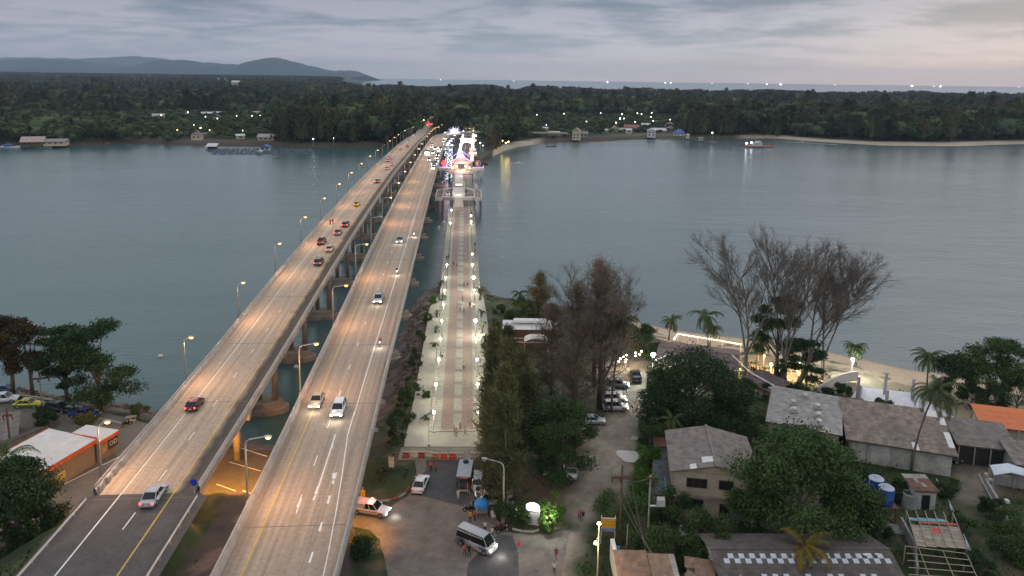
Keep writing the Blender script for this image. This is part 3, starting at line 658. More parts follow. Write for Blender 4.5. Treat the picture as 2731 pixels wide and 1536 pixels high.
# white stair tower
y0, y1, y2, y3 = fy(1231, 553, 4), fy(1231, 527, 8), fy(1231, 499, 8), fy(1231, 463, 8)
sx = CF[idx(CF, 345)][0]
sv = thing('stair_overpass', 'white raised walkway with twin side balconies and diagonal flights, astride the footbridge', 'walkway', (sx, y1, 0), FR)
def wb(name, c, d, mt=M_WHITE, rz=0, par=None): b = MB(); b.box(c, d, rz); return b.obj(name, mt, par or sv)
la = y0 - y1
n_st = 16
for i in range(n_st):
    t = (i + .5) / n_st; wb('step', (0, -(y1 - y0) * (1 - t), 4 + 4 * t - .12), (3.6, (y1 - y0) / n_st + .02, .26 + .1))
for s in (-1, 1):
    b = MB(); b.loft([[(s * 1.95, -(y1 - y0), 3.9), (s * 2.15, -(y1 - y0), 3.9), (s * 2.15, -(y1 - y0), 5.0), (s * 1.95, -(y1 - y0), 5.0)], [(s * 1.95, 0, 7.9), (s * 2.15, 0, 7.9), (s * 2.15, 0, 9), (s * 1.95, 0, 9)]]); b.obj('balustrade', M_WHITE, sv)
    wb('newel_post', (s * 2.05, -(y1 - y0) - .3, 4.6), (.5, .5, 1.4))
L1 = y2 - y1
b = MB(); b.slab([(-1.9, 0, 8), (1.9, 0, 8), (2.9, 4, 8), (2.9, L1, 8), (-2.9, L1, 8), (-2.9, 4, 8)], .5); b.obj('walkway_deck', M_WHITE, sv)
for s in (-1, 1):
    wb('balustrade', (s * 2.85, L1 / 2 + 2, 8.5), (.18, L1 - 4, 1.0))
    wb('balcony', (s * 9.0, L1 * .5, 6.4), (3.2, L1 * .72, .35), M_GIRD)
    for q, d in (((s * 7.4, L1 * .5, 6.9), (.25, L1 * .78, 1.3)), ((s * 10.6, L1 * .5, 6.9), (.25, L1 * .78, 1.3)), ((s * 9.0, L1 * .11, 6.8), (3.4, .25, 1.6)), ((s * 9.0, L1 * .89, 6.9), (3.4, .25, 1.3))): wb('balcony_wall', q, d)
    for ya_, yb_ in ((0.0, L1 * .2), (L1 * 1.0, L1 * .82)):
        b = MB(); b.loft([[(s * 1.9, ya_ - 1.1, 7.0), (s * 1.9, ya_ + 1.1, 7.0), (s * 1.9, ya_ + 1.1, 8.2), (s * 1.9, ya_ - 1.1, 8.2)], [(s * 7.5, yb_ - 1.1, 5.9), (s * 7.5, yb_ + 1.1, 5.9), (s * 7.5, yb_ + 1.1, 7.4), (s * 7.5, yb_ - 1.1, 7.4)]]); b.obj('diagonal_flight', M_WHITE, sv)
    for yy in (L1 * .18, L1 * .82):
        for xx in (7.6, 10.4): wb('column', (s * xx, yy, 2.6), (.5, .5, 7.6), M_PIER)
    for yy in (L1 * .1, L1 * .5, L1 * .9): wb('column', (s * 2.3, yy, 3.5), (.5, .5, 8.5), M_PIER)
L2 = y3 - y1
wb('cross_bridge', (0, L1 + 3.5, 9.0), (6.2, 2.6, 2.0)); wb('link_deck', (0, (L1 + L2) / 2 + 3, 7.7), (4.0, L2 - L1 - 4, .5))
for s in (-1, 1): wb('balustrade', (s * 2.0, (L1 + L2) / 2 + 3, 8.5), (.3, L2 - L1 - 4, 1.2)); wb('column', (s * 3.6, L1 + 10, 3), (1.6, 2.0, 8), M_PIER)
g_ = MB(); 
for k in range(4): g_.box((-1.3 + k * .87, L1 + 2.15, 8.9), (.5, .06, .9))
g_.m = 0; q = g_.obj('lit_openings', M('lit_openings', (1, .9, .75), emit=1.6, ecol=(1, .86, .68)), sv); q['kind'] = 'stuff'
plight('lamp_light', (0, L1 * .25, 10.5), 260, (1, .9, .72), .4, sv); plight('lamp_light', (0, -7, 8), 220, (1, .85, .6), .4, sv); plight('lamp_light', (0, L2 - 8, 11), 300, (1, .8, .65), .4, sv)
# pink-lit pavilion
py0 = fy(1233, 461, 5); px0 = at(1233, 455, 5).x
pv_ = thing('pavilion', 'pink-lit pavilion with a pointed gable roof and curved side terraces on the footbridge', 'pavilion', (px0, py0, 0), FR)
def pb(name, c, d, mt=M_PINK, rz=0): b = MB(); b.box(c, d, rz); return b.obj(name, mt, pv_)
pb('terrace', (0, 6, 4.6), (15.5, 12, .8), M_WHITE); pb('terrace', (0, 17, 4.6), (20, 14, .8), M_WHITE)
pb('terrace_wall', (0, .3, 5.4), (15.6, .3, 1.0), M_WHITE)
for s in (-1, 1):
    pb('terrace_wall', (s * 7.7, 6, 5.4), (.3, 12, 1.0), M_WHITE); pb('side_terrace', (s * 10.5, 17, 5.0), (7, 8, .6), M_WHITE); pb('side_wall', (s * 10.5, 13.1, 5.9), (7.2, .3, 1.6), M_WHITE)
    b = MB(); b.tube([(s * 7.0, 13.0, 6.78), (s * 13.9, 13.0, 6.9), (s * 13.9, 21, 6.9)], .1, 5); b.obj('neon_tube', M_BLUE, pv_)
    for yy in (2.5, 9): 
        for k in range(3): pb('column', (s * (2.2 + k * 2.4), yy, 1.7), (.7, .7, 6), M_PIER)
    pb('column', (s * 12.5, 14, 2), (1.4, 1.4, 6.4), M_WHITE); pb('hall_wall', (s * 4.6, 18, 7.2), (.3, 8, 4.4)); pb('fascia_post', (s * 4.4, 12, 7), (.5, .5, 4))
    pb('hall_panel', (s * 3.4, 13.8, 7.2), (2.0, .25, 4.4))
pb('upper_floor', (0, 17, 9.4), (11.8, 10, .5)); pb('parapet_front', (0, 12, 9.9), (11.9, .3, 1.1))
b = MB(); b.add([(-6, 12, 10.2), (6, 12, 10.2), (6, 22, 10.2), (-6, 22, 10.2), (-2.6, 15, 12.2), (2.6, 15, 12.2), (2.6, 19, 12.2), (-2.6, 19, 12.2), (0, 16.8, 16.2)], [(0, 1, 5, 4), (1, 2, 6, 5), (2, 3, 7, 6), (3, 0, 4, 7), (4, 5, 8), (5, 6, 8), (6, 7, 8), (7, 4, 8), (3, 2, 1, 0)]); b.obj('roof', M('pink_lit_roof', (.62, .40, .36), .7, .1, .6), pv_)  # roof colour carries the pink lighting as well
for s in (-1, 1):
    b = MB(); b.tube([(s * 6.1, 11.9, 10.3), (s * 2.6, 14.9, 12.4), (0, 16.7, 16.6)], .14, 5); b.obj('neon_tube', M_BLUE, pv_)
    for k in range(3): 
        b = MB(); b.tube([(s * (.2 + 1.6 * k), 16 + k, 17 - k * 1.2), (s * (1.4 + 1.6 * k), 16.4 + k, 15.6 - k * 1.2)], .12, 4); b.obj('neon_tube', M_BLUE, pv_)
for x, y, z in ((-2.6, 11.6, 7.6), (2.8, 11.6, 7.6), (-1.8, 1.4, 6.4), (1.9, 1.4, 6.4), (-5.3, 11.6, 6.6), (5.3, 11.6, 6.6), (0.2, 1.2, 5.9)):
    b = MB(); b.lathe((x, y, z), [(0, -.5), (.38, -.3), (.46, .1), (.3, .45), (0, .55)], 8); b.obj('lantern', M('lit_lantern', (1, .8, .45), emit=10, ecol=(1, .72, .34)), pv_)
plight('lamp_light', (0, 9.5, 8.5), 1900, (1, .60, .42), .5, pv_); plight('lamp_light', (0, -1.5, 8), 1500, (1, .58, .40), .5, pv_); plight('lamp_light', (-9, 14.5, 9), 160, (1, .5, .5), .5, pv_); plight('lamp_light', (9, 14.5, 9), 160, (1, .5, .5), .5, pv_)
plight('lamp_light', (0, 14, 14), 500, (1, .55, .5), .5, pv_)
for s, lb, mt in ((-1, 'glowing red balloon-shaped lantern on the pavilion terrace facing the road bridges', M('lit_red_balloon', (1, .08, .1), emit=1.3, ecol=(1, .07, .10))), (1, 'unlit brown balloon-shaped lantern on the pavilion terrace facing the channel', M('brown_balloon', (.30, .20, .15), .6, .2, .5))):
    l = thing('balloon_lantern', lb, 'lantern', Vector((px0, py0, 0)) + Matrix.Rotation(FR, 3, 'Z') @ Vector((s * 10.6, 17, 5.3)))
    b = MB(); b.lathe((0, 0, 3.4), [(.55, -2.2), (1.2, -1.4), (1.8, -.2), (1.75, .7), (1.2, 1.5), (.35, 1.95), (0, 2.0)], 14); b.obj('balloon', mt, l, True)
    for k in range(8):
        a = k * PI / 4; b = MB(); b.tube([(cos(a) * r, sin(a) * r, 3.4 + z) for r, z in ((.6, -2.2), (1.25, -1.4), (1.87, -.2), (1.82, .7), (1.25, 1.5), (.4, 2.0))], .07, 4); b.obj('rib', M('balloon_rib', (.75, .55, .45), .6, .1), l)
    b = MB(); b.box((0, 0, .55), (1.1, 1.1, 1.1)); b.obj('basket', M('balloon_rib'), l)
# festival stretch: light rows, arch, burst, tents, crowd
C2 = CF; ya, yb = fy(1238, 432, 5), fy(1250, 345, 5)
def fpos(y, o, z=0): p, n, t = frame_at(C2, y); return p + n * o + Vector((0, 0, z))
for s, nm_ in ((-1, 'facing the road bridges'), (1, 'facing the channel')):
    g = thing('light_garland', f"dense white festival light curtain along the footbridge edge {nm_}", 'lights'); m_ = MB(); m2 = MB(); rs = random.Random(5 + s); y = ya + 4
    while y < yb:
        for k in range(4):
            m_.box(fpos(y + rs.uniform(-1.5, 1.5), s * (5.0 + rs.uniform(-.7, .9)), .5 + rs.random() * 2.6), (.24, .24, .24))
        y += 2.1
    o = m_.obj('bulbs', M_WARM if s > 0 else M_COOL, g); o['kind'] = 'stuff'
    y = ya + 5
    while y < yb: b = MB(); q = fpos(y, s * 5.2); b.cyl(q, .08, 4.6, 5); b.obj('post', M_STEEL, g); y += 12
    for k in range(6):
        q = fpos(ya + 8 + (yb - ya) * k / 6, s * 3.2, 5.2); plight('lamp_light', q, 380, (1, .93, .95), .5, g)
p, n, t = frame_at(C2, fy(1240, 396, 5))
ar = thing('light_arch', 'big glowing white archway spanning the festival walk', 'arch', p, math.atan2(t.y, t.x) - PI / 2, None, .8)
for j, (r1, w) in enumerate(((5.6, 1.0), (7.0, .6))):
    b = MB(); b.tube([(-r1, 0, 0)] + [(-cos(a) * r1, 0, 4.0 + sin(a) * r1 * .75) for a in np.linspace(0, PI, 15)] + [(r1, 0, 0)], w / 2 * .8, 6); b.obj('arch_band', M_COOL, ar)
b = MB(); b.box((0, .6, 11.0), (13.5, .4, 1.0)); b.obj('header', M_COOL, ar)
b = MB(); b.box((-4.2, 0, 10.3), (3.6, .4, 1.4)); b.obj('header', M_COOL, ar); b = MB(); b.box((4.2, 0, 10.3), (3.6, .4, 1.4)); b.obj('header', M_COOL, ar)
q = at(1212, 352, 12); q.z = 0
bu = thing('starburst_light', 'huge white and violet starburst light sculpture beside the curving road', 'light sculpture', q)
b = MB(); b.cyl((0, 0, 2), .25, 9, 8); b.obj('mast', M_STEEL, bu); rs = random.Random(3)
for k in range(19):
    a = -.15 + (PI + .3) * k / 18; r1 = (6.6, 4.6)[k % 2] + rs.uniform(-.3, .5); e = rs.uniform(-.5, .5)
    b = MB(); b.tube([(cos(a) * 1.0, e, 11 + sin(a) * .8), (cos(a) * r1, e * 3, 11 + sin(a) * r1 * .95)], [.16, .05], 5); b.obj('ray', M_COOL if k % 4 else M_BLUE, bu)
b = MB(); b.lathe((0, 0, 11), [(0, -.9), (.9, -.3), (1.0, .3), (0, .9)], 10); b.obj('core', M('lit_core', (1, 1, 1), emit=8, ecol=(.9, .9, 1)), bu)
plight('lamp_light', (0, -2, 12), 1500, (.55, .6, 1), 1, bu)
for k in range(10):
    a, b2 = [(1196, 366), (1206, 372), (1188, 372), (1200, 378), (1194, 384), (1210, 364), (1190, 390), (1202, 390), (1186, 400), (1197, 402)][k]; q = at(a, b2, 5.2)
    t_ = thing('market_tent', f"{ORD[k]} white-lit market tent, counted outward, between the curving road and the bright archway" if k else 'blue-lit market tent under the starburst light sculpture', 'tent', (q.x, q.y, 4), .1 * k, 'lit market tents beside the festival walk')
    b = MB(); b.add([(-2, -2, 2.4), (2, -2, 2.4), (2, 2, 2.4), (-2, 2, 2.4), (0, 0, 3.6)], [(0, 1, 4), (1, 2, 4), (2, 3, 4), (3, 0, 4), (3, 2, 1, 0)]); b.obj('canopy', M('tent_canopy_blue', (.25, .3, .55), .7) if k in (0, 1, 3) else M('tent_canopy', (.7, .7, .68), .7), t_)
    for xx in (-1.8, 1.8):
        for yy in (-1.8, 1.8): b = MB(); b.cyl((xx, yy, 0), .06, 2.4, 5); b.obj('pole', M_STEEL, t_)
    b = MB(); b.box((0, -1.7, 2.1), (3.4, .12, .22)); b.obj('tube_light', M_COOL, t_)
    plight('lamp_light', (0, -2.3, 2.0), 260, (.95, .95, 1) if k not in (0, 1) else (.4, .5, 1), .3, t_)
for k in range(6):
    a, b2 = [(1270, 352), (1268, 362), (1266, 374), (1272, 342), (1262, 336), (1278, 334)][k]; q = at(a, b2, 5.2)
    r_ = thing('stall', f"{ORD[k]} bright white stall, counted outward, at the tree side of the festival walk", 'stall', (q.x, q.y, 4), 0, 'bright stalls under the trees'); b = MB(); b.box((0, 0, 1.1), (2.6, 5, 2.2)); b.obj('body', M('tent_canopy'), r_); b = MB(); b.box((0, -2.56, 1.5), (2.4, .1, 1.3)); b.box((-1.35, 0, 1.6), (.08, 4.4, 1.0)); b.obj('lit_front', M('lit_stall', (1, 1, .95), emit=5, ecol=(1, 1, .9)), r_)
q = at(1261, 412, 5); mp_ = thing('food_stall', 'two-storey pink and white lit stall beside the festival walk above the rocks', 'stall', (q.x, q.y, 4), FR)
b = MB(); b.box((0, 0, 1.5), (6, 6, 3)); b.obj('body', M_PINK, mp_); b = MB(); b.box((0, 1, 4.3), (5, 4, 2.4)); b.obj('upper_body', M_WHITE, mp_); b = MB(); b.box((0, -3.05, 2.4), (5.4, .1, .5)); b.obj('strip_light', M_WARM, mp_); b = MB(); b.box((0, -1.05, 5.1), (4.6, .1, .4)); b.obj('strip_light', M_BLUE, mp_)
plight('lamp_light', (-2, -4.5, 3), 500, (1, .5, .3), .4, mp_)
# festival crowd on the walk: one mass of simple standing figures
rs = random.Random(11); cm = MB()
for k in range(520):
    y = rs.uniform(ya + 6, yb); q = fpos(y, rs.uniform(-3.6, 3.6)); h = rs.uniform(1.5, 1.78); cm.m = rs.randrange(5)
    cm.lathe((q.x, q.y, q.z), [(.10, 0), (.16, h * .48), (.24, h * .78), (.09, h * .86), (.11, h * .93), (0, h)], 6)
cw = cm.obj('crowd', [M('crowd_dark', (.04, .035, .04)), M('crowd_grey', (.22, .2, .2)), M('crowd_white', (.5, .48, .46)), M('crowd_skin', (.28, .16, .11)), M('crowd_violet', (.12, .08, .16))]); tag(cw, 'dense festival crowd walking between the light curtains', 'crowd', kind='stuff')
# ================================================================ village buildings
M_PLAS = M('stained_plaster', (.40, .33, .25), .9, .22, .5, bump=.2); M_GREYW = M('grey_wall', (.30, .29, .27), .9, .3, .5); M_WIN = M('dark_window', (.02, .022, .025), .2, .1); M_WOOD = M('dark_wood', (.10, .065, .045), .8, .3, 1)
M_RG = M('grey_roof_sheet', (.20, .175, .165), .85, .3, .5, objvar=.14); M_RV = M('pale_roof_sheet', (.33, .31, .30), .75, .18, .5, objvar=.08); M_RW = M('weathered_roof_sheet', (.23, .19, .165), .9, .35, .7, objvar=.18)
M_RB = M('brown_roof_sheet', (.21, .14, .105), .85, .3, .5, objvar=.2); M_RO = M('orange_roof_sheet', (.62, .17, .05), .6, .08, .5, objvar=.05); M_RP = M('purple_roof_sheet', (.15, .11, .115), .8, .25, .5, objvar=.12); M_RWH = M('white_roof_sheet', (.66, .65, .64), .55, .06, .5, objvar=.05); M_RUST = M('rusty_roof_sheet', (.16, .09, .065), .85, .3, .5, objvar=.15)
M_REDT = M('red_orange_trim', (.52, .10, .04), .6, .1, .8)
def sheet_mesh():
    b = MB(); n = 10; pts = [(i / n, .025 if i % 2 else 0.0) for i in range(n + 1)]
    vs = [(x, 0, z + .02) for x, z in pts] + [(x, 1, z) for x, z in pts]; b.add(vs, [(i, i + 1, n + 2 + i, n + 1 + i) for i in range(n)]); return b
SHB = sheet_mesh(); SHM = {}
def roof_plane(root, O, U, V, nu, nv, mt, skip=(), alt=None, name='roof_sheet'):
    """nu x nv corrugated sheets on the parallelogram O, O+U, O+V (V runs up the slope)"""
    O, U, V = Vector(O), Vector(U), Vector(V); nrm = U.cross(V).normalized(); lu = U.length / nu; lv = V.length / nv; u = U.normalized(); v = V.normalized(); w = nrm
    for i in range(nu):
        for j in range(nv):
            if (i, j) in skip: continue
            m_ = mt
            if alt and (i, j) in alt[0]: m_ = alt[1]
            if m_.name not in SHM: SHM[m_.name] = SHB.mesh('roof_sheet', m_)
            o = mkobj(name, SHM[m_.name], root); p = O + U * (i / nu) + V * (j / nv) + w * (.012 * ((i + j) % 2) + .03 + random.uniform(0, .012))
            mm = Matrix((u * (lu * 1.03), v * (lv * 1.05), w)).transposed().to_4x4(); mm.translation = p; o.matrix_local = mm
def building(name, label, A, B, C, ze, kind='gable_v', rise=1.2, mt=M_RG, wall=M_PLAS, nu=10, nv=5, over=.45, wins=(), doors=(), backz=None, gz=3.0, cat='house', skip=(), alt=None, walls=True, deeper=1.0, stories=1):
    a, b_, c = at(*A, ze), at(*B, ze), at(*C, ze); x = (b_ - a); w = x.length; x.normalize(); yv = Vector((-x.y, x.x, 0)); d = abs((c - a).dot(yv)) * deeper
    t = thing(name, label, cat, (a.x, a.y, gz), math.atan2(x.y, x.x)); e = ze - gz
    if walls: b = MB(); b.box((w / 2, d / 2, (e - .1) / 2 - .1), (w - 2 * over, d - 2 * over, e + .1)); b.obj('wall', wall, t)
    if kind == 'shed':
        bz = e if backz is None else backz - gz
        roof_plane(t, (0, 0, e), (w, 0, 0), (0, d, bz - e), nu, nv, mt, skip, alt); q = MB(); q.box((w / 2, .0, e - .06), (w, .12, .16)); q.box((w / 2, d, bz - .06), (w, .12, .16)); q.obj('fascia', M_WOOD, t)
    if kind == 'gable_v':   # ridge runs away from the camera
        h = w / 2; roof_plane(t, (0, 0, e), (0, d, 0), (h, 0, rise), nv, nu // 2, mt, skip, alt, ) ; roof_plane(t, (w, d, e), (0, -d, 0), (-h, 0, rise), nv, nu // 2, mt)
        g = MB(); g.add([(over, over, e - .05), (w - over, over, e - .05), (h, over, e + rise - .1)], [(0, 1, 2)]); g.add([(over, d - over, e - .05), (w - over, d - over, e - .05), (h, d - over, e + rise - .1)], [(2, 1, 0)]); g.obj('gable', wall, t)
        q = MB(); q.tube([(0, -.02, e), (h, -.02, e + rise)], .09, 4); q.tube([(w, -.02, e), (h, -.02, e + rise)], .09, 4); q.obj('bargeboard', M_WOOD, t); q = MB(); q.box((h, d / 2, e + rise + .06), (.35, d, .08)); q.obj('ridge_cap', mt, t)
    if kind == 'gable_h':   # ridge parallel to the front
        h = d / 2; roof_plane(t, (0, 0, e), (w, 0, 0), (0, h, rise), nu, nv, mt, skip, alt); roof_plane(t, (w, d, e), (-w, 0, 0), (0, -h, rise), nu, nv, mt)
        g = MB()
        for xx in (over, w - over): g.add([(xx, over, e - .05), (xx, d - over, e - .05), (xx, h, e + rise - .1)], [(0, 1, 2)])
        g.obj('gable', wall, t); q = MB(); q.box((w / 2, h, e + rise + .06), (w, .35, .08)); q.obj('ridge_cap', mt, t)
    for (fx, fz, ww, wh) in wins:
        q = MB(); q.box((fx * w, over - .03, fz), (ww + .16, .10, wh + .16)); f = q.obj('window', M_WOOD, t); q = MB()
        for k in range(max(1, round(ww / .8))):
            n_ = max(1, round(ww / .8)); q = MB(); q.box((fx * w - ww / 2 + (k + .5) * ww / n_, over - .10, fz), (ww / n_ - .06, .05, wh)); q.obj('pane', M_WIN, f)
    for (fx, ww, wh, m_) in doors: q = MB(); q.box((fx * w, over - .04, wh / 2), (ww, .10, wh)); q.obj('door', m_, t)
    t['w'] = w; t['d'] = d; return t
h1 = building('house', 'two-storey plastered house with a wide grey corrugated gable roof and two dark windows', (1788, 1258), (2035, 1279), (1789, 1148), 9.6, 'gable_v', 1.3, M_RG, M_PLAS, 14, 8, .55, wins=((.30, 5.0, 2.6, 1.2), (.62, 5.0, 1.8, 1.2), (.28, 2.0, 2.4, 1.0)), doors=((.62, 1.4, 2.2, M_WIN), (.76, 1.6, 2.3, M('blue_grey_shutter', (.16, .19, .22), .7, .15))), alt=({(1, 5), (1, 6), (0, 3)}, M_RWH))
q = MB(); q.box((h1['w'] * .5, .18, 3.1), (h1['w'] - .9, .5, .08)); q.obj('awning', M_RG, h1); q = MB(); q.box((-.35, 2.6, 2.2), (.12, 3.2, 2.4)); q.obj('tarpaulin', M('teal_tarp', (.12, .30, .34), .6, .2), h1)
building('lean_to', 'dark sheet-roofed lean-to against the two-storey house beside bright shrubs', (1732, 1316), (1800, 1326), (1738, 1208), 5.6, 'shed', 0, M('patched_dark_sheet', (.10, .115, .125), .7, .35, 2, objvar=.25), M_GREYW, 4, 6, .2)
building('low_building', 'low dark-roofed block behind the lean-to, beside the dirt track shrubs', (1745, 1190), (1790, 1193), (1750, 1165), 5.0, 'shed', 0, M_RUST, M_GREYW, 3, 2, .2)
hv = building('vented_building', 'long building with a pale sloping roof carrying six round turbine vents', (2041, 1124), (2247, 1163), (2044, 1033), 7.4, 'shed', 0, M_RV, M_PLAS, 14, 7, .5, backz=7.9, wins=((.22, 2.9, 2.4, .7), (.5, 2.9, 2.4, .7), (.72, 2.9, 1.6, .7)))
for k, (a, b2) in enumerate([(2115, 1077), (2146, 1060), (2180, 1088), (2117, 1097), (2182, 1111), (2184, 1130)]):
    p = at(a, b2 + 2, 7.8); v = thing('roof_turbine', ('upper' if k in (0, 1, 2) else 'lower') + ' ' + ('turbine vent in the outer column, beside the village trees', 'turbine vent topmost on the pale roof', 'turbine vent, uppermost of the three by the long weathered roof', 'turbine vent in the outer column, nearer the eave', 'turbine vent, middle of the three by the long weathered roof', 'turbine vent closest to the eave by the long weathered roof')[k], 'roof vent', p, 0, 'turbine vents on the pale roof')
    q = MB(); q.box((0, 0, .06), (1.3, .8, .14)); q.obj('base_plate', M_RV, v); q = MB(); q.cyl((0, 0, .1), .22, .35, 10); q.obj('neck', M_STEEL, v); q = MB(); q.lathe((0, 0, .42), [(.2, 0), (.46, .1), (.52, .28), (.42, .48), (0, .58)], 14); q.obj('turbine', M_STEEL, v)
lw = building('long_building', 'long house under a weathered corrugated roof, dark gate and black car at its end', (2256, 1172), (2556, 1219), (2228, 1085), 6.6, 'shed', 0, M_RW, M('peeling_white_wall', (.42, .40, .36), .9, .35, .8), 18, 6, .6, backz=8.4, alt=({(11, 0), (17, 2), (17, 1), (17, 4), (16, 5), (15, 5)}, M_RWH))
for fx in (.06, .22, .44, .62): q = MB(); q.box((fx * lw['w'], .5, 1.7), (.35, .14, 3.4)); q.obj('buttress', M_GREYW, lw)
sh = building('open_shed', 'open-fronted dark shed with a grey-brown roof facing the dirt yard', (2552, 1186), (2724, 1206), (2536, 1132), 6.2, 'shed', 0, M('greybrown_roof_sheet', (.18, .16, .15), .85, .25, .5, objvar=.12), M('shed_inner_shade', (.03, .028, .026), .9, .2), 10, 4, .5, backz=7.4)  # near-black wall colour stands for the shade inside the open front
for fx in (.05, .3, .55, .8): q = MB(); q.cyl((fx * sh['w'], .2, 0), .09, 3.2, 6); q.obj('post', M_STEEL, sh)
building('house', 'house with a bright orange sheet roof at the frame edge near the beach', (2616, 1136), (2800, 1158), (2593, 1098), 6.6, 'shed', 0, M_RO, M_PLAS, 10, 4, .4, backz=8.0)
building('house', 'grey-brown roofed house at the frame edge below the orange roof', (2708, 1240), (2800, 1250), (2700, 1190), 6.0, 'shed', 0, M_RG, M_GREYW, 5, 4, .4, backz=7.0)
building('shed', 'narrow shed with a white corrugated roof strip behind the vented building', (2152, 1062), (2262, 1078), (2160, 1048), 5.6, 'shed', 0, M_RWH, M_GREYW, 9, 1, .15)
building('shed', 'small shed with a rust-brown roof streaked white beside a vine patch', (2262, 1086), (2332, 1092), (2256, 1060), 5.8, 'shed', 0, M_RUST, M_GREYW, 6, 3, .2, alt=({(0, 0), (2, 0), (3, 0), (4, 0), (5, 0), (5, 1), (5, 2)}, M_RWH))
# white yard with a curved wall and posts by the beach
yd = thing('walled_yard', 'white concrete yard with a curved white end wall and standing grey posts beside the beach', 'yard', at(2400, 1060, 3))
o_ = at(2400, 1060, 3); q = MB(); q.slab([at(*k, 3.12) - o_ for k in ((2262, 1070), (2292, 1030), (2430, 1047), (2500, 1086), (2562, 1122), (2520, 1128), (2332, 1098))], .2); q.obj('slab', M('white_screed', (.62, .62, .66), .7, .08, .3), yd)
for i in range(9):
    a = i / 9; b2 = (i + 1) / 9; f = lambda u: at(2180 + 108 * u, 1058 - 42 * math.sin(u * PI / 2) , 3.0) - o_; A, B2 = f(a), f(b2); q = MB(); q.quad(A, B2, B2 + Vector((0, 0, 2.0)), A + Vector((0, 0, 2.0))); n_ = Vector((0, .25, 0)); q.quad(A + Vector((0, 0, 2)), B2 + Vector((0, 0, 2)), B2 + n_ + Vector((0, 0, 2)), A + n_ + Vector((0, 0, 2))); q.quad(A + n_, B2 + n_, B2 + n_ + Vector((0, 0, 2)), A + n_ + Vector((0, 0, 2))); q.obj('wall_panel', M_WHITE, yd)
for k, (a, b2, h) in enumerate([(2286, 1060, 4.2), (2292, 1062, 2.6), (2359, 1052, 4.4), (2364, 1075, 2.6), (2432, 1062, 3.8), (2510, 1055, 4.0)]): p = at(a, b2, 3.1) - o_; q = MB(); q.box((p.x, p.y, h / 2), (.42, .42, h)); q.obj('post', M('grey_post', (.36, .36, .37), .8, .1), yd)
# beach restaurant
rs_ = building('beach_restaurant', 'large beach restaurant with a dusky purple hipped roof edged in white', (1747, 962), (1972, 990), (1790, 912), 5.6, 'gable_h', 1.0, M_RP, M_PLAS, 16, 3, .6)
for (a, b2), (c, d_) in (((1952, 946), (2000, 992)), ((2000, 992), (2078, 1036)), ((1747, 961), (1800, 938)), ((1985, 988), (1945, 990)), ((2050, 1034), (2080, 1037))):
    A, B2 = at(a, b2, 6.9), at(c, d_, 6.5); q = MB(); q.tube([A - rs_.location, B2 - rs_.location], .13, 4); w_ = q.obj('white_verge', M_WHITE, None); w_.parent = rs_; w_.matrix_parent_inverse = Matrix.Rotation(-rs_.rotation_euler.z, 4, 'Z')
building('restaurant_wing', 'purple-roofed wing of the restaurant running down toward the vented building', (1975, 1010), (2060, 1050), (1985, 978), 5.2, 'shed', 0, M_RP, M_PLAS, 6, 3, .5, backz=6.2)
# string light frame on the sand
sf = thing('string_light_frame', 'low frame strung with tiny warm bulbs on the sand before the restaurant', 'string lights', at(1880, 930, 3)); o_ = at(1880, 930, 3); F_ = [at(1797, 926, 3), at(1806, 912, 3), at(1860, 921, 3), at(1925, 932, 3), at(1975, 941, 3)]
for a, b2 in zip(F_[:-1], F_[1:]): q = MB(); q.tube([a - o_ + Vector((0, 0, 2.1)), b2 - o_ + Vector((0, 0, 2.1))], .05, 4); q.obj('wire', M_STEEL, sf)
for p in F_: q = MB(); q.cyl(p - o_, .06, 2.2, 6); q.obj('post', M_WHITE, sf)
bm_ = MB(); bm_.lathe((0, 0, 0), [(0, -.09), (.09, 0), (0, .09)], 6); BUL = bm_.mesh('bulb', M('lit_bulb', (1, .8, .5), emit=18, ecol=(1, .74, .4))); bb_ = MB(); bb_.lathe((0, 0, 0), [(0, -.2), (.2, 0), (0, .2)], 8); BULB = bb_.mesh('bulb', M('lit_bulb'))
for i in range(40):
    t_ = i / 39 * 3.999; k = int(t_); f = t_ - k; p = F_[k].lerp(F_[k + 1], f) - o_; mkobj('bulb', BULB if i in (0, 13, 24) else BUL, sf, p + Vector((0, 0, 1.95)))
for a, b2 in ((1800, 922), (1858, 926), (1920, 936), (1960, 942)): plight('lamp_light', at(a, b2, 3) - o_ + Vector((0, -.5, 2.6)), 260, (1, .70, .42), .3, sf)
def lampthing(label, px, py, h, pw, col, mt, r=.25, name='lamp', z=3.0, pole=True, off=-.7):
    p = at(px, py, z + h); t = thing(name, label, 'lamp', (p.x, p.y, z))
    if pole: q = MB(); q.cyl((0, 0, 0), .06, h, 6); q.obj('post', M_STEEL, t)
    q = MB(); q.lathe((0, 0, h + r * .4), [(0, -r), (r * .8, -r * .6), (r, 0), (r * .8, r * .6), (0, r)], 12); q.obj('lamp_head', mt, t); plight('lamp_light', (0, off, h), pw, col, r, t); return t
M_FL = M('lit_white_flood', (1, 1, 1), emit=45, ecol=(.86, 1, .95)); M_AMB = M('lit_amber', (1, .75, .4), emit=14, ecol=(1, .66, .30))
lampthing('blinding white floodlight on a post above the car park and broad dark tree', 1742, 948, 5.2, 2600, (.85, 1, .94), M_FL, .42, 'floodlight')
lampthing('bright white floodlight at the foot of the lone beach palm', 2274, 960, 2.6, 1900, (.95, 1, .92), M_FL, .32, 'floodlight')
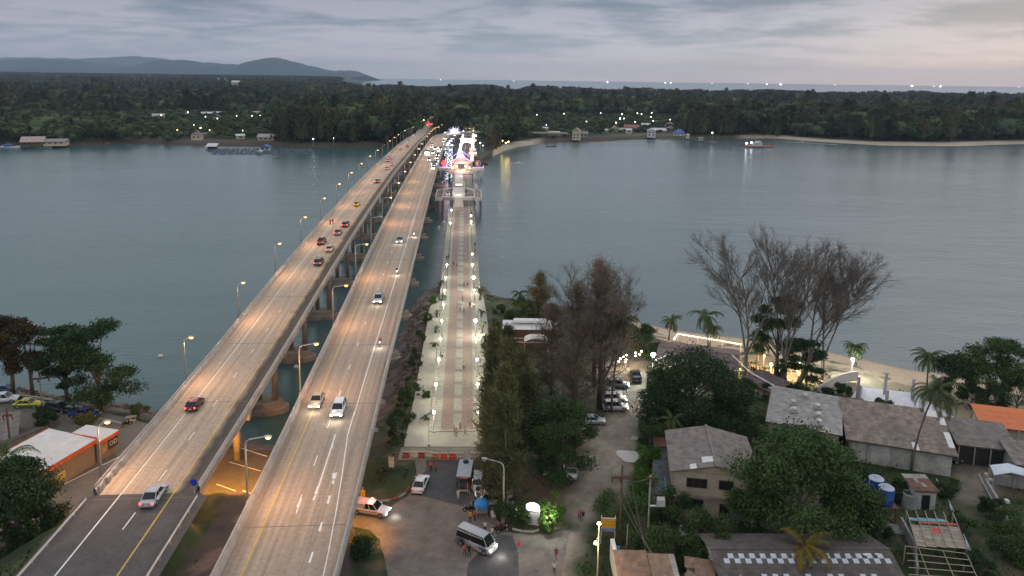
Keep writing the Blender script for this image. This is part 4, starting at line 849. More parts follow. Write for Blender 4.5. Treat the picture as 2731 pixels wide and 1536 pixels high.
for k, (a, b2, lb) in enumerate([(2057, 973, 'amber lantern glowing between two casuarina trunks on the beach terrace'), (2134, 969, 'pale lantern hanging beside the leaning casuarina trunk'), (2113, 957, 'greenish lantern high on the leaning casuarina trunk'), (2158, 982, 'small white lantern beyond the leaning casuarina trunk'), (2038, 949, 'small lantern over the beach terrace behind the bare casuarina')]):
    lampthing(lb, a, b2, 2.4 if k != 2 else 3.4, (2400, 700, 350, 400, 700)[k], (1, .62, .22) if k in (0, 4) else (1, .86, .6), M_AMB if k in (0, 4) else M('lit_pale_lamp', (1, .95, .8), emit=14, ecol=(1, .9, .66)), .26 if k == 0 else .17)
st_ = thing('bulb_string', 'loose string of round warm bulbs hung between trees by the car park', 'string lights', at(1680, 955, 5)); o_ = at(1680, 955, 5)
for a, b2 in ((1650, 964), (1654, 957), (1662, 952), (1671, 947), (1668, 965), (1670, 959), (1695, 941), (1711, 937), (1706, 945), (1695, 949), (1762, 938)): p = at(a, b2, 5.4) - o_; mkobj('bulb', BULB, st_, p)
for seg in (((1650, 964), (1671, 947), (1711, 937)), ((1668, 965), (1706, 945), (1762, 938))): q = MB(); q.tube([at(a, b2, 5.6) - o_ for a, b2 in seg], .02, 3); q.obj('cable', M_BLACK, st_)
plight('lamp_light', (0, -1, .5), 350, (1, .75, .45), .4, st_)
# brown hall with a white roof among the trees
bh = building('brown_hall', 'brown timber hall with a double-tiered white roof behind the casuarinas', (1340, 879), (1488, 881), (1342, 861), 7.0, 'shed', 0, M_RWH, M('brown_timber', (.16, .085, .06), .85, .3, .5), 10, 2, .3, backz=7.6)
q = MB(); q.box((bh['w'] * .5, bh['d'] * .75, 5.0), (bh['w'] * .6, 1.8, .5)); q.obj('roof_monitor', M_RWH, bh)
for k in range(3): q = MB(); q.box((bh['w'] * .5, .2, 2.9 - k * .9), (bh['w'] * .8, .14, .12)); q.obj('rail', M_WHITE if k else M_WOOD, bh)
aw = thing('awning', 'small curved white awning showing between brown casuarinas', 'awning', at(1430, 945, 3)); q = MB(); q.loft([[(math.cos(a) * 2.6, y_, 2.6 + math.sin(a) * .9) for a in np.linspace(0, PI, 8)] for y_ in (0, 3.2)], False); q.obj('canopy', M_WHITE, aw)
for x_ in (-2.5, 2.5): q = MB(); q.cyl((x_, .1, 0), .06, 2.6, 6); q.cyl((x_, 3.1, 0), .06, 2.6, 6); q.obj('post', M_STEEL, aw)
# white-roofed convenience shop by the parking lot
shp = building('convenience_shop', 'convenience shop with a gleaming white roof and red-orange fascia beside the outer bridge', (105, 1262), (257, 1172), (10, 1216), 6.9, 'shed', 0, M_RWH, M('shop_brown_wall', (.20, .17, .145), .85, .12, .6), 10, 7, .25, backz=7.4, cat='shop')
w_, d_ = shp['w'], shp['d']; 
for c_, e_ in (((w_ / 2, -.04, 3.65), (w_ + .1, .16, .55)), ((w_ / 2, d_ + .02, 4.3), (w_ + .1, .16, .4)), ((w_ + .04, d_ / 2, 4.0), (.16, d_, .45)), ((-.04, d_ / 2, 4.0), (.16, d_, .45))): q = MB(); q.box(c_, e_); q.obj('fascia', M_REDT, shp)
q = MB(); q.box((w_ * .36, .18, 1.5), (1.3, .08, 1.0)); f = q.obj('window', M('yellow_poster_frame', (.55, .5, .38), .6), shp); 
for k in (-1, 1): q = MB(); q.box((w_ * .36 + k * .3, .12, 1.5), (.5, .06, .8)); q.obj('pane', M('yellow_poster', (.42, .36, .06), .5, .4, 4), f)
q = MB(); q.box((w_ + 2.1, d_ * .34, 1.6), (4.2, d_ * .66, 3.2)); q.obj('annex_wall', M('shop_brown_wall'), shp); q = MB(); q.box((w_ + 2.1, d_ * .34, 3.3), (4.4, d_ * .70, .12)); q.obj('annex_roof', M_RWH, shp); q = MB(); q.box((w_ + 2.1, -.1, 3.05), (4.4, .12, .5)); q.obj('annex_fascia', M_REDT, shp)
def text(s, size, mat, parent, loc, rot, ext=.01, name='lettering'):
    c = bpy.data.curves.new(name, 'FONT'); c.body = s; c.size = size; c.extrude = ext; c.align_x = 'CENTER'; c.align_y = 'CENTER'; o = mkobj('tmp', c); bpy.context.view_layer.update()
    me = bpy.data.meshes.new_from_object(o.evaluated_get(bpy.context.evaluated_depsgraph_get())); bpy.data.objects.remove(o); me.materials.clear(); me.materials.append(mat); o = mkobj(name, me, parent, loc); o.rotation_euler = rot; return o
q = MB(); q.box((w_ + 3.0, -.06, 1.9), (1.9, .08, 1.5)); q.obj('poster', M('poster_dark', (.04, .045, .06), .5, .2), shp); text('OD', 1.0, M('poster_white', (.7, .7, .7), .6, .05), shp, (w_ + 3.0, -.12, 1.95), (PI / 2, 0, 0))
q = MB(); q.box((w_ + 1.1, -.06, 1.9), (1.6, .08, 1.5)); q.obj('poster', M('poster_mixed', (.30, .22, .12), .5, .6, 5), shp)
building('shack', 'dark brown sheet-roofed shack behind the white-roofed shop', (20, 1215), (150, 1160), (0, 1180), 5.4, 'gable_h', .7, M('dark_shack_sheet', (.10, .075, .06), .85, .3, .5, objvar=.15), M_GREYW, 9, 2, .3, cat='shack')
building('shack', 'grey shack roof at the frame edge beside the parking lot poles', (-60, 1190), (48, 1168), (-60, 1130), 5.2, 'shed', 0, M_RG, M_GREYW, 6, 3, .3, backz=6.0, cat='shack')
# lower village roofs
big = building('workshop', 'long low workshop roof with checkered rows of pale skylight tiles', (1925, 1574), (2432, 1574), (1950, 1424), 6.2, 'gable_h', 1.5, M('umber_roof_sheet', (.105, .09, .085), .85, .25, .5, objvar=.12), M_GREYW, 34, 8, .4, alt=({(i, 5 + (i % 2)) for i in range(2, 33)} | {(i, 2) for i in range(8, 30, 2)} - {(18, 2), (5, 6), (12, 5), (21, 6), (27, 6), (28, 5), (14, 2), (24, 2)}, M('skylight_tile', (.52, .55, .60), .5, .08, 1)), cat='workshop')
for (x_, y_, l) in ((big['w'] * .86, 4.6, 1.2), (big['w'] * .92, 4.8, 1.1)): q = MB(); q.box((x_, y_, 4.55), (l, .8, .08), .5); q.obj('loose_board', M_WHITE, big)
building('house', 'first of the brown corrugated roofs at the frame bottom, white wall strip at its end', (1652, 1572), (1745, 1574), (1655, 1478), 5.9, 'shed', 0, M_RB, M_PLAS, 6, 7, .3, backz=6.4)
building('house', 'middle brown corrugated roof at the frame bottom with a pale ridge strip', (1747, 1574), (1822, 1576), (1748, 1490), 5.9, 'shed', 0, M('tan_roof_sheet', (.26, .18, .13), .85, .3, .5, objvar=.15), M_PLAS, 5, 6, .3, backz=6.5, alt=({(4, j) for j in range(6)}, M_RV))
building('house', 'brown roof with missing sheets beside the pale ridge strip', (1826, 1576), (1912, 1590), (1822, 1494), 5.8, 'shed', 0, M_RB, M_PLAS, 6, 6, .3, backz=6.3, skip={(0, 3), (1, 3), (0, 1)})
building('house', 'light brown gabled roof at the frame bottom beside the yellow-lit palm', (1905, 1576), (2052, 1588), (1910, 1512), 5.4, 'gable_v', 1.3, M('light_brown_sheet', (.30, .20, .13), .85, .25, .5, objvar=.15), M_PLAS, 10, 4, .3)
ww = thing('white_wall', 'bright white end wall beside the first brown roof at the frame bottom', 'wall', at(1640, 1535, 3)); q = MB(); q.box((0, 0, 1.4), (.5, 6, 2.8)); q.obj('wall_slab', M_WHITE, ww)
building('hut', 'small brown-tiled hut roof half buried in olive shrubs', (1842, 1402), (1893, 1410), (1856, 1362), 5.6, 'gable_h', .6, M_RB, M_GREYW, 5, 2, .2, cat='hut'); building('hut', 'small hut with a pale ribbed roof below the brown-tiled hut', (1812, 1428), (1888, 1440), (1820, 1400), 5.2, 'shed', 0, M_RV, M_GREYW, 7, 2, .2, cat='hut')
# small white hut, tanks, pergolas
hu = building('wash_hut', 'small white hut with a tattered brown roof and one dark doorway', (2440, 1310), (2506, 1312), (2424, 1270), 5.8, 'shed', 0, M_RUST, M('hut_white', (.42, .42, .40), .8, .15), 6, 4, .25, backz=6.1, doors=((.52, 1.1, 2.1, M_WIN),), alt=({(2, 2), (3, 1), (0, 3), (1, 3), (2, 3), (3, 3), (4, 3), (5, 3)}, M_RV), cat='hut')
tk = thing('tank_stand', 'rusty lattice stand under the blue water tanks', 'stand', at(2356, 1392, 3)); q = MB()
M_RUS = M('rusty_steel', (.14, .065, .04), .85, .3, 1)
for x_ in (-1.3, 1.3):
    for y_ in (-.4, 3.4): q = MB(); q.box((x_, y_, 1.2), (.12, .12, 2.4)); q.obj('leg', M_RUS, tk)
for s in (-1, 1): q = MB(); q.tube([(-1.3, -.4, .1), (1.3, -.4, 2.3)][::s], .04, 4); q.tube([(-1.3 * s, -.45, .1), (1.3 * s, -.45, 2.3)], .04, 4); q.obj('brace', M_RUS, tk)
q = MB(); q.box((0, 1.5, 2.45), (3.0, 4.6, .14)); q.obj('platform', M_RUS, tk)
for k, y_ in enumerate((.35, 2.6)):
    t = thing('water_tank', ('nearer' if k == 0 else 'farther') + ' blue plastic water tank with a pale domed lid on the rusty stand', 'water tank', tk.location + Vector((.15 - .25 * k, y_, 2.53))); q = MB(); q.lathe((0, 0, 0), [(0, 0), (.95, 0), (1.02, .1), (1.02, .9), (1.05, .95), (1.02, 1.0), (1.02, 2.2), (.98, 2.35)], 24); q.obj('tank_body', M('tank_blue', (.03, .08, .32), .45, .1), t, True); q = MB(); q.lathe((0, 0, 2.35), [(1.0, 0), (.8, .16), (.3, .3), (.28, .42), (0, .44)], 24); q.obj('lid', M('tank_lid', (.42, .48, .58), .5, .1), t, True)
    q = MB(); q.tube([(-.3, -.2, 2.7), (-1.1, -.3, 2.3), (-1.12, -.3, -2.2)], .035, 5); q.obj('pipe', M_WHITE, t)
cs_ = thing('concrete_cistern', 'round mossy concrete cistern between the tanks and the white hut', 'cistern', at(2425, 1350, 3)); q = MB(); q.lathe((0, 0, 0), [(0, 0), (1.0, 0), (1.0, 2.0), (.85, 2.0), (.85, 1.5), (0, 1.5)], 16); q.obj('cistern_shell', M_GREYW, cs_)
pg = thing('roofed_frame', 'timber roof frame with grey boards, scarlet sheets and a teal tarpaulin', 'pergola', at(2445, 1462, 3)); Op = at(2445, 1455, 5.6); Up = at(2578, 1462, 5.6) - Op; Vp = at(2418, 1364, 5.8) - Op; o_ = pg.location
M_RAFT = M('pale_timber', (.38, .30, .22), .8, .2, 1); SHX = M('scarlet_sheet', (.42, .06, .035), .6, .1); BRD = M('grey_boards', (.30, .26, .22), .85, .3, .6, objvar=.2)
for i in range(6): q = MB(); q.tube([Op + Up * (i / 5) - o_ + Vector((0, 0, .1)), Op + Up * (i / 5) + Vp * 1.03 - o_ + Vector((0, 0, .1))], .06, 4); q.obj('rafter', M_RAFT, pg)
bx = MB(); bx.box((.5, .5, 0), (1, 1, .03)); BXM = {}
def plank(i, j, mt, nv=18):
    if mt.name not in BXM: BXM[mt.name] = bx.mesh('board', mt)
    o = mkobj('board', BXM[mt.name], pg); m_ = Matrix((Up / 5 * .97, Vp / nv * .9, Vector((0, 0, 1)))).transposed().to_4x4(); m_.translation = Op + Up * (i / 5) + Vp * (j / nv) - o_ + Vector((0, 0, random.uniform(-.02, .03))); o.matrix_local = m_
for j in range(11):
    for i in range(5): plank(i, j, BRD if not (j in (7, 8, 9) and i in (2,)) else SHX)
for i in range(1, 5): plank(i, 12, SHX); 
plank(4, 10, SHX); 
for i in range(4): plank(i, 14, M('teal_tarp')); plank(i, 13.2, M('teal_tarp'))
for f in ((0, 0), (1, 0), (0, 1), (1, 1)): p = Op + Up * f[0] + Vp * f[1] - o_; q = MB(); q.box((p.x, p.y, p.z / 2), (.14, .14, p.z)); q.obj('post', M_RAFT, pg)
pg2 = thing('bare_pergola', 'bare timber roof frame without sheets at the frame bottom by the pipe fence', 'pergola', at(2425, 1545, 3)); o_ = pg2.location
for i in range(5):
    A, B2 = at(2414 + i * 3, 1456 + i * 19, 5.4), at(2575 + i * 9, 1476 + i * 17, 5.4); q = MB(); q.tube([A - o_, B2 - o_], .06, 4); q.obj('beam', M_RAFT, pg2)
for a, b2, c, d_ in ((2450, 1461, 2480, 1540), (2515, 1469, 2550, 1552), (2580, 1480, 2606, 1540)): q = MB(); q.tube([at(a, b2, 5.5) - o_, at(c, d_, 5.5) - o_], .05, 4); q.obj('beam', M_RAFT, pg2)
for a, b2 in ((2414, 1456), (2575, 1476), (2426, 1532), (2611, 1544)): p = at(a, b2, 5.4) - o_; q = MB(); q.box((p.x, p.y, p.z / 2), (.14, .14, p.z)); q.obj('post', M_RAFT, pg2)
gw = thing('garden_wall', 'low dark wall around the ruined yard beside the timber frame', 'wall', at(2410, 1440, 3)); o_ = gw.location
for a, b2, c, d_ in ((2402, 1405, 2436, 1470), (2436, 1470, 2445, 1540)): A, B2 = at(a, b2, 3) - o_, at(c, d_, 3) - o_; md = (A + B2) / 2; q = MB(); q.box((md.x, md.y, .7), ((B2 - A).length, .25, 1.4), math.atan2((B2 - A).y, (B2 - A).x)); q.obj('wall_panel', M_GREYW, gw)
pf = thing('pipe_fence', 'line of pale plastic pipe rails running between the timber frames and the grass', 'fence', at(2540, 1340, 3)); o_ = pf.location
for a, b2, c, d_ in ((2523, 1318, 2558, 1397), (2533, 1345, 2545, 1384), (2497, 1276, 2510, 1300), (2575, 1440, 2605, 1536), (2610, 1263, 2655, 1350), (2570, 1425, 2590, 1470)): A, B2 = at(a, b2, 3.5) - o_, at(c, d_, 3.5) - o_; q = MB(); q.tube([A, B2], .06, 5); q.obj('pipe', M('pale_pipe', (.50, .62, .62), .5, .05), pf)
ct = thing('tarp_shelter', 'shelter with a translucent pale blue plastic canopy beside the concrete wall', 'shelter', at(2690, 1300, 3)); o_ = ct.location; q = MB(); pts = [at(2640, 1240, 6.0), at(2688, 1235, 6.3), at(2750, 1255, 6.0), at(2752, 1274, 5.7), at(2697, 1260, 6.2), at(2652, 1267, 5.7)]; pts = [p - o_ for p in pts]; q.add(pts, [(0, 1, 4, 5), (1, 2, 3, 4)]); q.add([p + Vector((0, 0, -.03)) for p in pts], [(5, 4, 1, 0), (4, 3, 2, 1)]); q.obj('canopy', M('plastic_canopy', (.42, .50, .56), .35, .15, 1), ct)
for p in (pts[0], pts[2], pts[3], pts[5]): q = MB(); q.cyl((p.x, p.y, 0), .05, p.z, 6); q.obj('pole', M_STEEL, ct)
cw_ = thing('concrete_wall', 'tall grey concrete trough wall with square pillars below the plastic canopy', 'wall', at(2690, 1330, 3)); o_ = cw_.location; A, B2 = at(2655, 1290, 3) - o_, at(2790, 1318, 3) - o_; 
for k, (dy, hh) in enumerate(((0, 1.6), (1.8, 2.0))): md = (A + B2) / 2 + Vector((0, dy, 0)); q = MB(); q.box((md.x, md.y, hh / 2), ((B2 - A).length, .3, hh), math.atan2((B2 - A).y, (B2 - A).x)); q.obj('wall_panel', M_GREYW if k == 0 else M_PLAS, cw_)
for k in range(4): p = A.lerp(B2, k / 3); q = MB(); q.box((p.x, p.y - .2, 1.1), (.35, .35, 2.2)); q.obj('pillar', M_GREYW, cw_)
A, B2 = at(2600, 1290, 3), at(2720, 1536, 3); rw = thing('broken_wall', 'crumbling dark brick wall descending at the frame edge', 'wall', A)
for k in range(9):
    p = A.lerp(B2, (k + .5) / 9) - A; q = MB(); q.box((p.x + 1.5, p.y, .5), ((B2 - A).length / 9 - .1, .3, 1.0 + .3 * (k % 3)), math.atan2((B2 - A).y, (B2 - A).x)); q.obj('wall_panel', M_GREYW, rw)
# rubble, gravel heap, kerbs
def heap(label, px, py, r, h, mt, name='gravel_heap', cat='gravel'):
    p = at(px, py, 3.01); b = MB(); n = 22; vs = []; fs = []; rr2 = random.Random(int(px)); rings = 7
    for i in range(rings):
        u = i / (rings - 1)
        for k in range(n): a = 2 * PI * k / n; R_ = r * u * (1 + .18 * math.sin(3 * a + px) + rr2.uniform(-.06, .06)); vs.append((R_ * cos(a), R_ * sin(a) * .9, h * (1 - u) ** 1.3 + rr2.uniform(0, .10) * (u < .98)))
    fs = [(i * n + k, i * n + (k + 1) % n, (i + 1) * n + (k + 1) % n, (i + 1) * n + k) for i in range(rings - 1) for k in range(n)][n * 0:]; fs = [tuple(reversed(f)) for f in fs]; b.add(vs, fs); o = b.obj(name, mt, None, True); o.location = p; tag(o, label, cat, kind='stuff'); return o
heap('broad heap of white gravel spread beside the dirt track', 1678, 1215, 2.0, .55, M('white_gravel', (.60, .57, .53), .95, .15, 3, bump=.8)); heap('small pile of pale rubble beside the dirt track higher up', 1693, 1169, .75, .35, M('pale_rubble', (.45, .40, .36), .95, .3, 4, bump=.8)); heap('pile of broken wood and debris beside the pole compound', 1700, 1470, 1.1, .4, M('debris', (.28, .20, .15), .95, .4, 4, bump=.9)); heap('pile of netting and scraps below the tank stand', 2385, 1412, 1.3, .5, M('scraps', (.26, .27, .24), .95, .5, 5, bump=.9))
wb_ = MB(); wb_.box((0, 0, .2), (.7, .5, .4)); wbm = wb_.mesh('box', M('foam_white', (.58, .58, .56), .7, .08)); lb_ = 0
for k, (a, b2) in enumerate([(2300, 1210), (2316, 1214), (2383, 1220), (2410, 1225), (2393, 1240), (2412, 1243), (2430, 1240), (2438, 1245), (2455, 1250), (2486, 1236), (2500, 1241), (2510, 1238), (2632, 1270), (2640, 1283), (2685, 1340), (2655, 1460), (2672, 1468), (1430, 1147 + 0), (1560, 1150)]):
    o = mkobj('foam_box', wbm, None, at(a, b2, 3), random.random() * 3); tag(o, f"{ORD[k]} discarded white foam box, counted outward, among clutter in the village yards", 'box', 'discarded white foam boxes in the yards')
rf = thing('red_parasol', 'folded scarlet parasol standing by the weathered building and the black car', 'parasol', at(2462, 1240, 3)); q = MB(); q.cyl((0, 0, 0), .04, 2.2, 6); q.obj('pole', M_STEEL, rf); q = MB(); q.lathe((0, 0, .9), [(.5, 0), (.62, .25), (.45, .8), (0, 1.2)], 8); q.obj('canopy', M('scarlet_cloth', (.5, .02, .03), .7, .1), rf)
for nm_, lb2, pts in (('kerb_stones', 'curved red and white kerb stones edging the grass island behind the patrol pickup', [(1012, 1338), (1040, 1336), (1064, 1328), (1082, 1316), (1092, 1300)]), ('kerb_stones', 'curved pale kerb round the hedge bed in front of the glowing sign', [(1366, 1412), (1395, 1419), (1425, 1420), (1438, 1414)])):
    A = at(*pts[0], 3); t = thing(nm_, lb2, 'kerb', A); k = 0
    for p0, p1 in zip(pts[:-1], pts[1:]):
        P0, P1 = at(*p0, 3) - A, at(*p1, 3) - A; n_ = max(1, int((P1 - P0).length / .8))
        for i in range(n_): q_ = P0.lerp(P1, (i + .5) / n_); q = MB(); q.box((q_.x, q_.y, .1), ((P1 - P0).length / n_ * .94, .18, .24), math.atan2((P1 - P0).y, (P1 - P0).x)); q.obj('kerb_stone', (M('kerb_red', (.36, .06, .04), .8) if (k % 2 and pts[0][0] < 1100) else M_PCON), t); k += 1
pk = thing('parking_kerb', 'low pale kerb wall between the parking lot and the brown shore', 'kerb', at(180, 1075, 3)); o_ = pk.location
for (a, b2), (c, d_) in (((50, 1056), (110, 1064)), ((110, 1064), (180, 1078)), ((200, 1085), (262, 1098)), ((265, 1118), (338, 1136))): A, B2 = at(a, b2, 3) - o_, at(c, d_, 3) - o_; md = (A + B2) / 2; q = MB(); q.box((md.x, md.y, .15), ((B2 - A).length - .1, .35, .35), math.atan2((B2 - A).y, (B2 - A).x)); q.obj('kerb_segment', M_PCON, pk)
# shop-side pavement
sheet('shop_pavement', [(118, 1298), (126, 1310), (312, 1216), (300, 1206)], M('dark_pavement', (.12, .105, .09), .9, .2), 3.1, .02)
A, B2 = at(137, 1308, 3.02), at(322, 1216, 3.02); n_ = (B2 - A).cross(Vector((0, 0, 1))).normalized() * .08; q = MB(); q.slab([A - n_, B2 - n_, B2 + n_, A + n_], .01); struct('painted_line', q.obj('painted_line', wl))
# poles, wires
def pole(label, px, py, top, arms=(), name='utility_pole', mt=M_WOOD, r=.16, az=.05):
    p = at(px, py, 3); H = zat(px, p.y, top) - 3; t = thing(name, label, 'utility pole', p, az); q = MB(); q.tube([(0, 0, 0), (0, 0, H)], [r * 1.15, r * .8], 8); q.obj('pole', mt, t)
    for z_, w2 in arms: 
        q = MB(); q.box((0, -.14, H - z_), (w2, .12, .16)); q.box((0, .14, H - z_), (w2, .12, .16)); q.obj('crossarm', M('arm_brown', (.10, .05, .035), .8, .2), t)
        for x_ in (-.48, -.1, .46): q = MB(); q.tube([(x_ * w2, 0, H - z_ - .1), (x_ * w2 + .12, 0, H - z_ - .75)], .09, 6); q.obj('insulator', M('arm_brown'), t)
    t['H'] = H; return t
u1 = pole('tall brown utility pole with a double crossarm beside the dirt track', 1652, 1446, 1240, ((1.7, 2.7),)); u2 = pole('concrete pole with a transformer bracket behind the crossarm pole', 1727, 1436, 1268, ((.3, 1.0),), mt=M_GREYW, r=.14)
q = MB(); q.box((.9, 0, 4.6), (1.8, .3, .12)); q.obj('bracket', M_STEEL, u2); tr_ = thing('transformer', 'pale grey transformer with four white bushings on the pole bracket', 'transformer', u2.location + Vector((1.5, 0, 4.7))); q = MB(); q.box((0, 0, .45), (1.0, .7, .9)); q.obj('housing', M('transformer_grey', (.42, .43, .44), .6, .08), tr_)
for k in range(4): q = MB(); q.cyl((-.38 + k * .25, 0, .9), .08, .3, 8); q.obj('bushing', M_WHITE, tr_)
pole('short pale pole standing in the shrub compound by the debris pile', 1666 + 5, 1472, 1400, (), 'short_pole', M_GREYW, .09); u3 = pole('leaning concrete pole with a crossarm in the parking lot, beside the yellow taxi', 112, 1085, 985, ((1.7, 3.0),), mt=M_GREYW, r=.13, az=.3); u4 = pole('thick dark pole at the frame edge in front of the shacks', 32, 1232, 1088, ((1.2, 1.4),)); pole('pale concrete pole at the yard corner near the plastic canopy', 2706, 1245, 1150, (), 'concrete_pole', M_GREYW, .12)
for k, (a, b2, tp) in enumerate([(2532, 1255, 1200), (2225, 1400, 1330)]): pole(('slim pole between the black car and the dirt yard', 'thin pole rising from the huge rounded tree')[k], a, b2, tp, (), 'slim_pole', M_GREYW, .08)
wr = thing('power_lines', 'thin pale power lines sagging from the crossarm pole to the lower roofs', 'cable', u1.location); o_ = u1.location
for k, (tx, ty) in enumerate([(1750, 1490), (1770, 1536), (1740, 1536)]):
    A = Vector(((-.48, -.1, .46)[k] * 2.7, 0, u1['H'] - 2.3)); B2 = at(tx, ty, 6.6) - o_; q = MB(); q.tube([A.lerp(B2, s) + Vector((0, 0, -1.2 * 4 * s * (1 - s) * .5)) for s in np.linspace(0, 1, 9)], .022, 3); q.obj('wire', M('wire_pale', (.22, .22, .2), .6), wr)
A = Vector((0, 0, u1['H'] - 2)); B2 = u2.location + Vector((0, 0, u2['H'] - .4)) - o_; q = MB(); q.tube([A, (A + B2) / 2 + Vector((0, 0, -.4)), B2], .022, 3); q.obj('wire', M('wire_pale'), wr)
tl = thing('twin_lamp_post', 'slim post with two glowing lamps beside the yellow banner', 'street lamp', at(1592, 1560, 3)); p = tl.location; hz1 = zat(1591, p.y, 1399) - 3; hz2 = zat(1587, p.y, 1449) - 3
q = MB(); q.tube([(0, 0, 0), (0, 0, hz1)], [.12, .07], 8); q.obj('pole', M('cream_post', (.45, .38, .26), .6), tl); q = MB(); q.tube([(0, 0, hz2 + .9), (-.25, 0, hz2 + .5)], .04, 5); q.obj('arm', M_STEEL, tl)
for x_, z_, r in ((0, hz1 + .1, .24), (-.3, hz2, .26)): q = MB(); q.lathe((x_, 0, z_), [(0, -r * .7), (r, 0), (r * .6, r * .8), (0, r)], 10); q.obj('lamp_head', M_AMB, tl); plight('lamp_light', (x_, -.9, z_ - .2), 200, (1, .72, .42), .25, tl)
bn = thing('yellow_banner', 'yellow and orange banner board on two white posts beside the dirt track', 'sign', at(1602, 1450, 3), -.04); q = MB(); q.box((.0, 0, 2.0), (.08, .08, 4.0)); q.obj('post', M_WHITE, bn); q = MB(); q.box((1.75, 0, 2.0), (.08, .08, 4.0)); q.obj('post', M_WHITE, bn)
q = MB(); q.box((.88, -.06, 2.95), (1.85, .05, 1.5)); q.obj('board', M('banner_yellow', (.62, .42, .05), .6, .25, 2, col2=(.70, .30, .04)), bn); q = MB(); q.box((.88, -.09, 2.05), (1.85, .05, .42)); q.obj('lower_board', M('banner_blue', (.15, .22, .40), .6, .3, 2), bn); q = MB(); q.box((.88, -.09, 3.68), (1.9, .06, .08)); q.obj('trim', M_WHITE, bn)
text('~~~~~~', .42, M('banner_green', (.10, .22, .05), .6), bn, (.9, -.10, 3.25), (PI / 2, 0, -.12))
for k in range(5): q = MB(); q.lathe((.3 + .3 * k, -.10, 2.7 + .1 * (k % 2)), [(0, -.05), (.09, 0), (0, .05)], 6); q.obj('printed_figure', M('banner_dark', (.10, .05, .04), .6), bn)
bs_ = thing('blue_sign', 'small sky-blue sign board on two posts behind the brown roofs', 'sign', at(1628, 1506, 3)); q = MB(); q.box((.05, 0, 1.1), (.06, .06, 2.2)); q.obj('post', M_WHITE, bs_); q = MB(); q.box((1.0, 0, 1.1), (.06, .06, 2.2)); q.obj('post', M_WHITE, bs_); q = MB(); q.box((.52, -.05, 2.2), (1.1, .05, .75)); q.obj('board', M('sky_blue', (.10, .32, .62), .6, .06), bs_)
sg = thing('illuminated_sign', 'arched white sign board glowing brilliantly at its top between clipped shrubs', 'sign', at(1421, 1398, 3), -.25); q = MB(); q.box((0, 0, 1.0), (1.85, .3, 2.0)); q.obj('panel', M('sign_panel_white', (.72, .72, .74), .6, .04), sg); q = MB(); b4 = [(-.92, 0, 2.02), (.92, 0, 2.02), (.92, 0, 2.65), (.5, 0, 2.95), (0, 0, 3.08), (-.5, 0, 2.98), (-.92, 0, 2.7)]; q.add([(x_, -.16, z_) for x_, y_, z_ in b4] + [(x_, .16, z_) for x_, y_, z_ in b4], [tuple(range(7)), tuple(range(13, 6, -1))] + [(i, i + 7, (i + 1) % 7 + 7, (i + 1) % 7) for i in range(7)]); q.obj('lit_header', M('lit_sign_header', (1, 1, 1), emit=1.8, ecol=(.96, 1, .9)), sg); q = MB(); q.box((.05, -.2, 1.98), (1.95, .1, .07)); q.obj('divider', M_BLACK, sg)
plight('lamp_light', (2.3, -1.0, 2.2), 260, (.93, 1, .78), .3, sg); plight('lamp_light', (-2.2, -.6, 2.0), 160, (.93, 1, .78), .3, sg); plight('lamp_light', (.2, -1.0, 3.0), 30, (.95, 1, .85), .3, sg)
ns = lampthing('small yellow-green neon figure sign at the restaurant corner', 1972, 988, 1.6, 120, (.8, 1, .2), M('lit_lime_neon', (.8, 1, .1), emit=5, ecol=(.75, 1, .12)), .3, 'neon_sign')
# signboard leaning, benches, chairs on beach
lb3 = thing('leaning_board', 'white board leaning in the grass beside the parked scooters', 'board', at(1044, 1250, 3)); q = MB(); q.box((0, 0, 1.1), (.85, .08, 1.7)); q.obj('board', M('board_white', (.50, .52, .50), .7, .25, 3), lb3); q = MB(); q.tube([(.2, 0, 0), (.2, .1, .6)], .05, 5); q.tube([(-.2, 0, 0), (-.2, .1, .6)], .05, 5); q.obj('leg', M_STEEL, lb3)
for k, (a, b2, lb2) in enumerate([(2184, 1020, 'pale wooden deck chair on the sand grass near the curved wall'), (2138, 1008, 'pale deck chair beside the leaning casuarina foot'), (2048, 1000, 'wooden bench among the terrace tables under the amber lantern'), (2022, 995, 'small wooden table beside the terrace palm'), (1385, 862, 'low wooden bench under the shore palm by the golden casuarina')]):
    t = thing('deck_chair' if k < 2 else ('wooden_bench' if k in (2, 4) else 'wooden_table'), lb2, 'chair' if k < 2 else ('bench' if k in (2, 4) else 'table'), at(a, b2, 3), .2 * k); 
    if k < 2: q = MB(); q.box((0, 0, .35), (1.3, 1.2, .08)); q.obj('seat', M_RAFT, t); q = MB(); q.loft([[(-.65, .5, .35), (.65, .5, .35), (.65, .58, .35), (-.65, .58, .35)], [(-.65, 1.1, 1.2), (.65, 1.1, 1.2), (.65, 1.18, 1.2), (-.65, 1.18, 1.2)]]); q.obj('backrest', M_RAFT, t)
    else: q = MB(); q.box((0, 0, .55), (1.9, .7, .08)); q.obj('top', M_WOOD, t)
    for x_ in (-.5, .5): q = MB(); q.box((x_, 0, .17), (.1, .6, .34 if k < 2 else 1.0)); q.obj('leg', M_WOOD, t)
pt = thing('picnic_table', 'concrete picnic table with benches under the outer bridge edge at the shore', 'table', at(350, 1122, 3), .4); q = MB(); q.box((0, 0, .75), (1.7, .8, .1)); q.obj('top', M_PCON, pt)
for y_ in (-.8, .8): q = MB(); q.box((0, y_, .42), (1.7, .35, .1)); q.obj('bench', M_PCON, pt); q = MB(); q.box((.55, y_, .2), (.2, .3, .4)); q.box((-.55, y_, .2), (.2, .3, .4)); q.obj('bench_support', M_PCON, pt)
q = MB(); q.box((0, 0, .36), (.4, .4, .72)); q.obj('pedestal', M_PCON, pt)
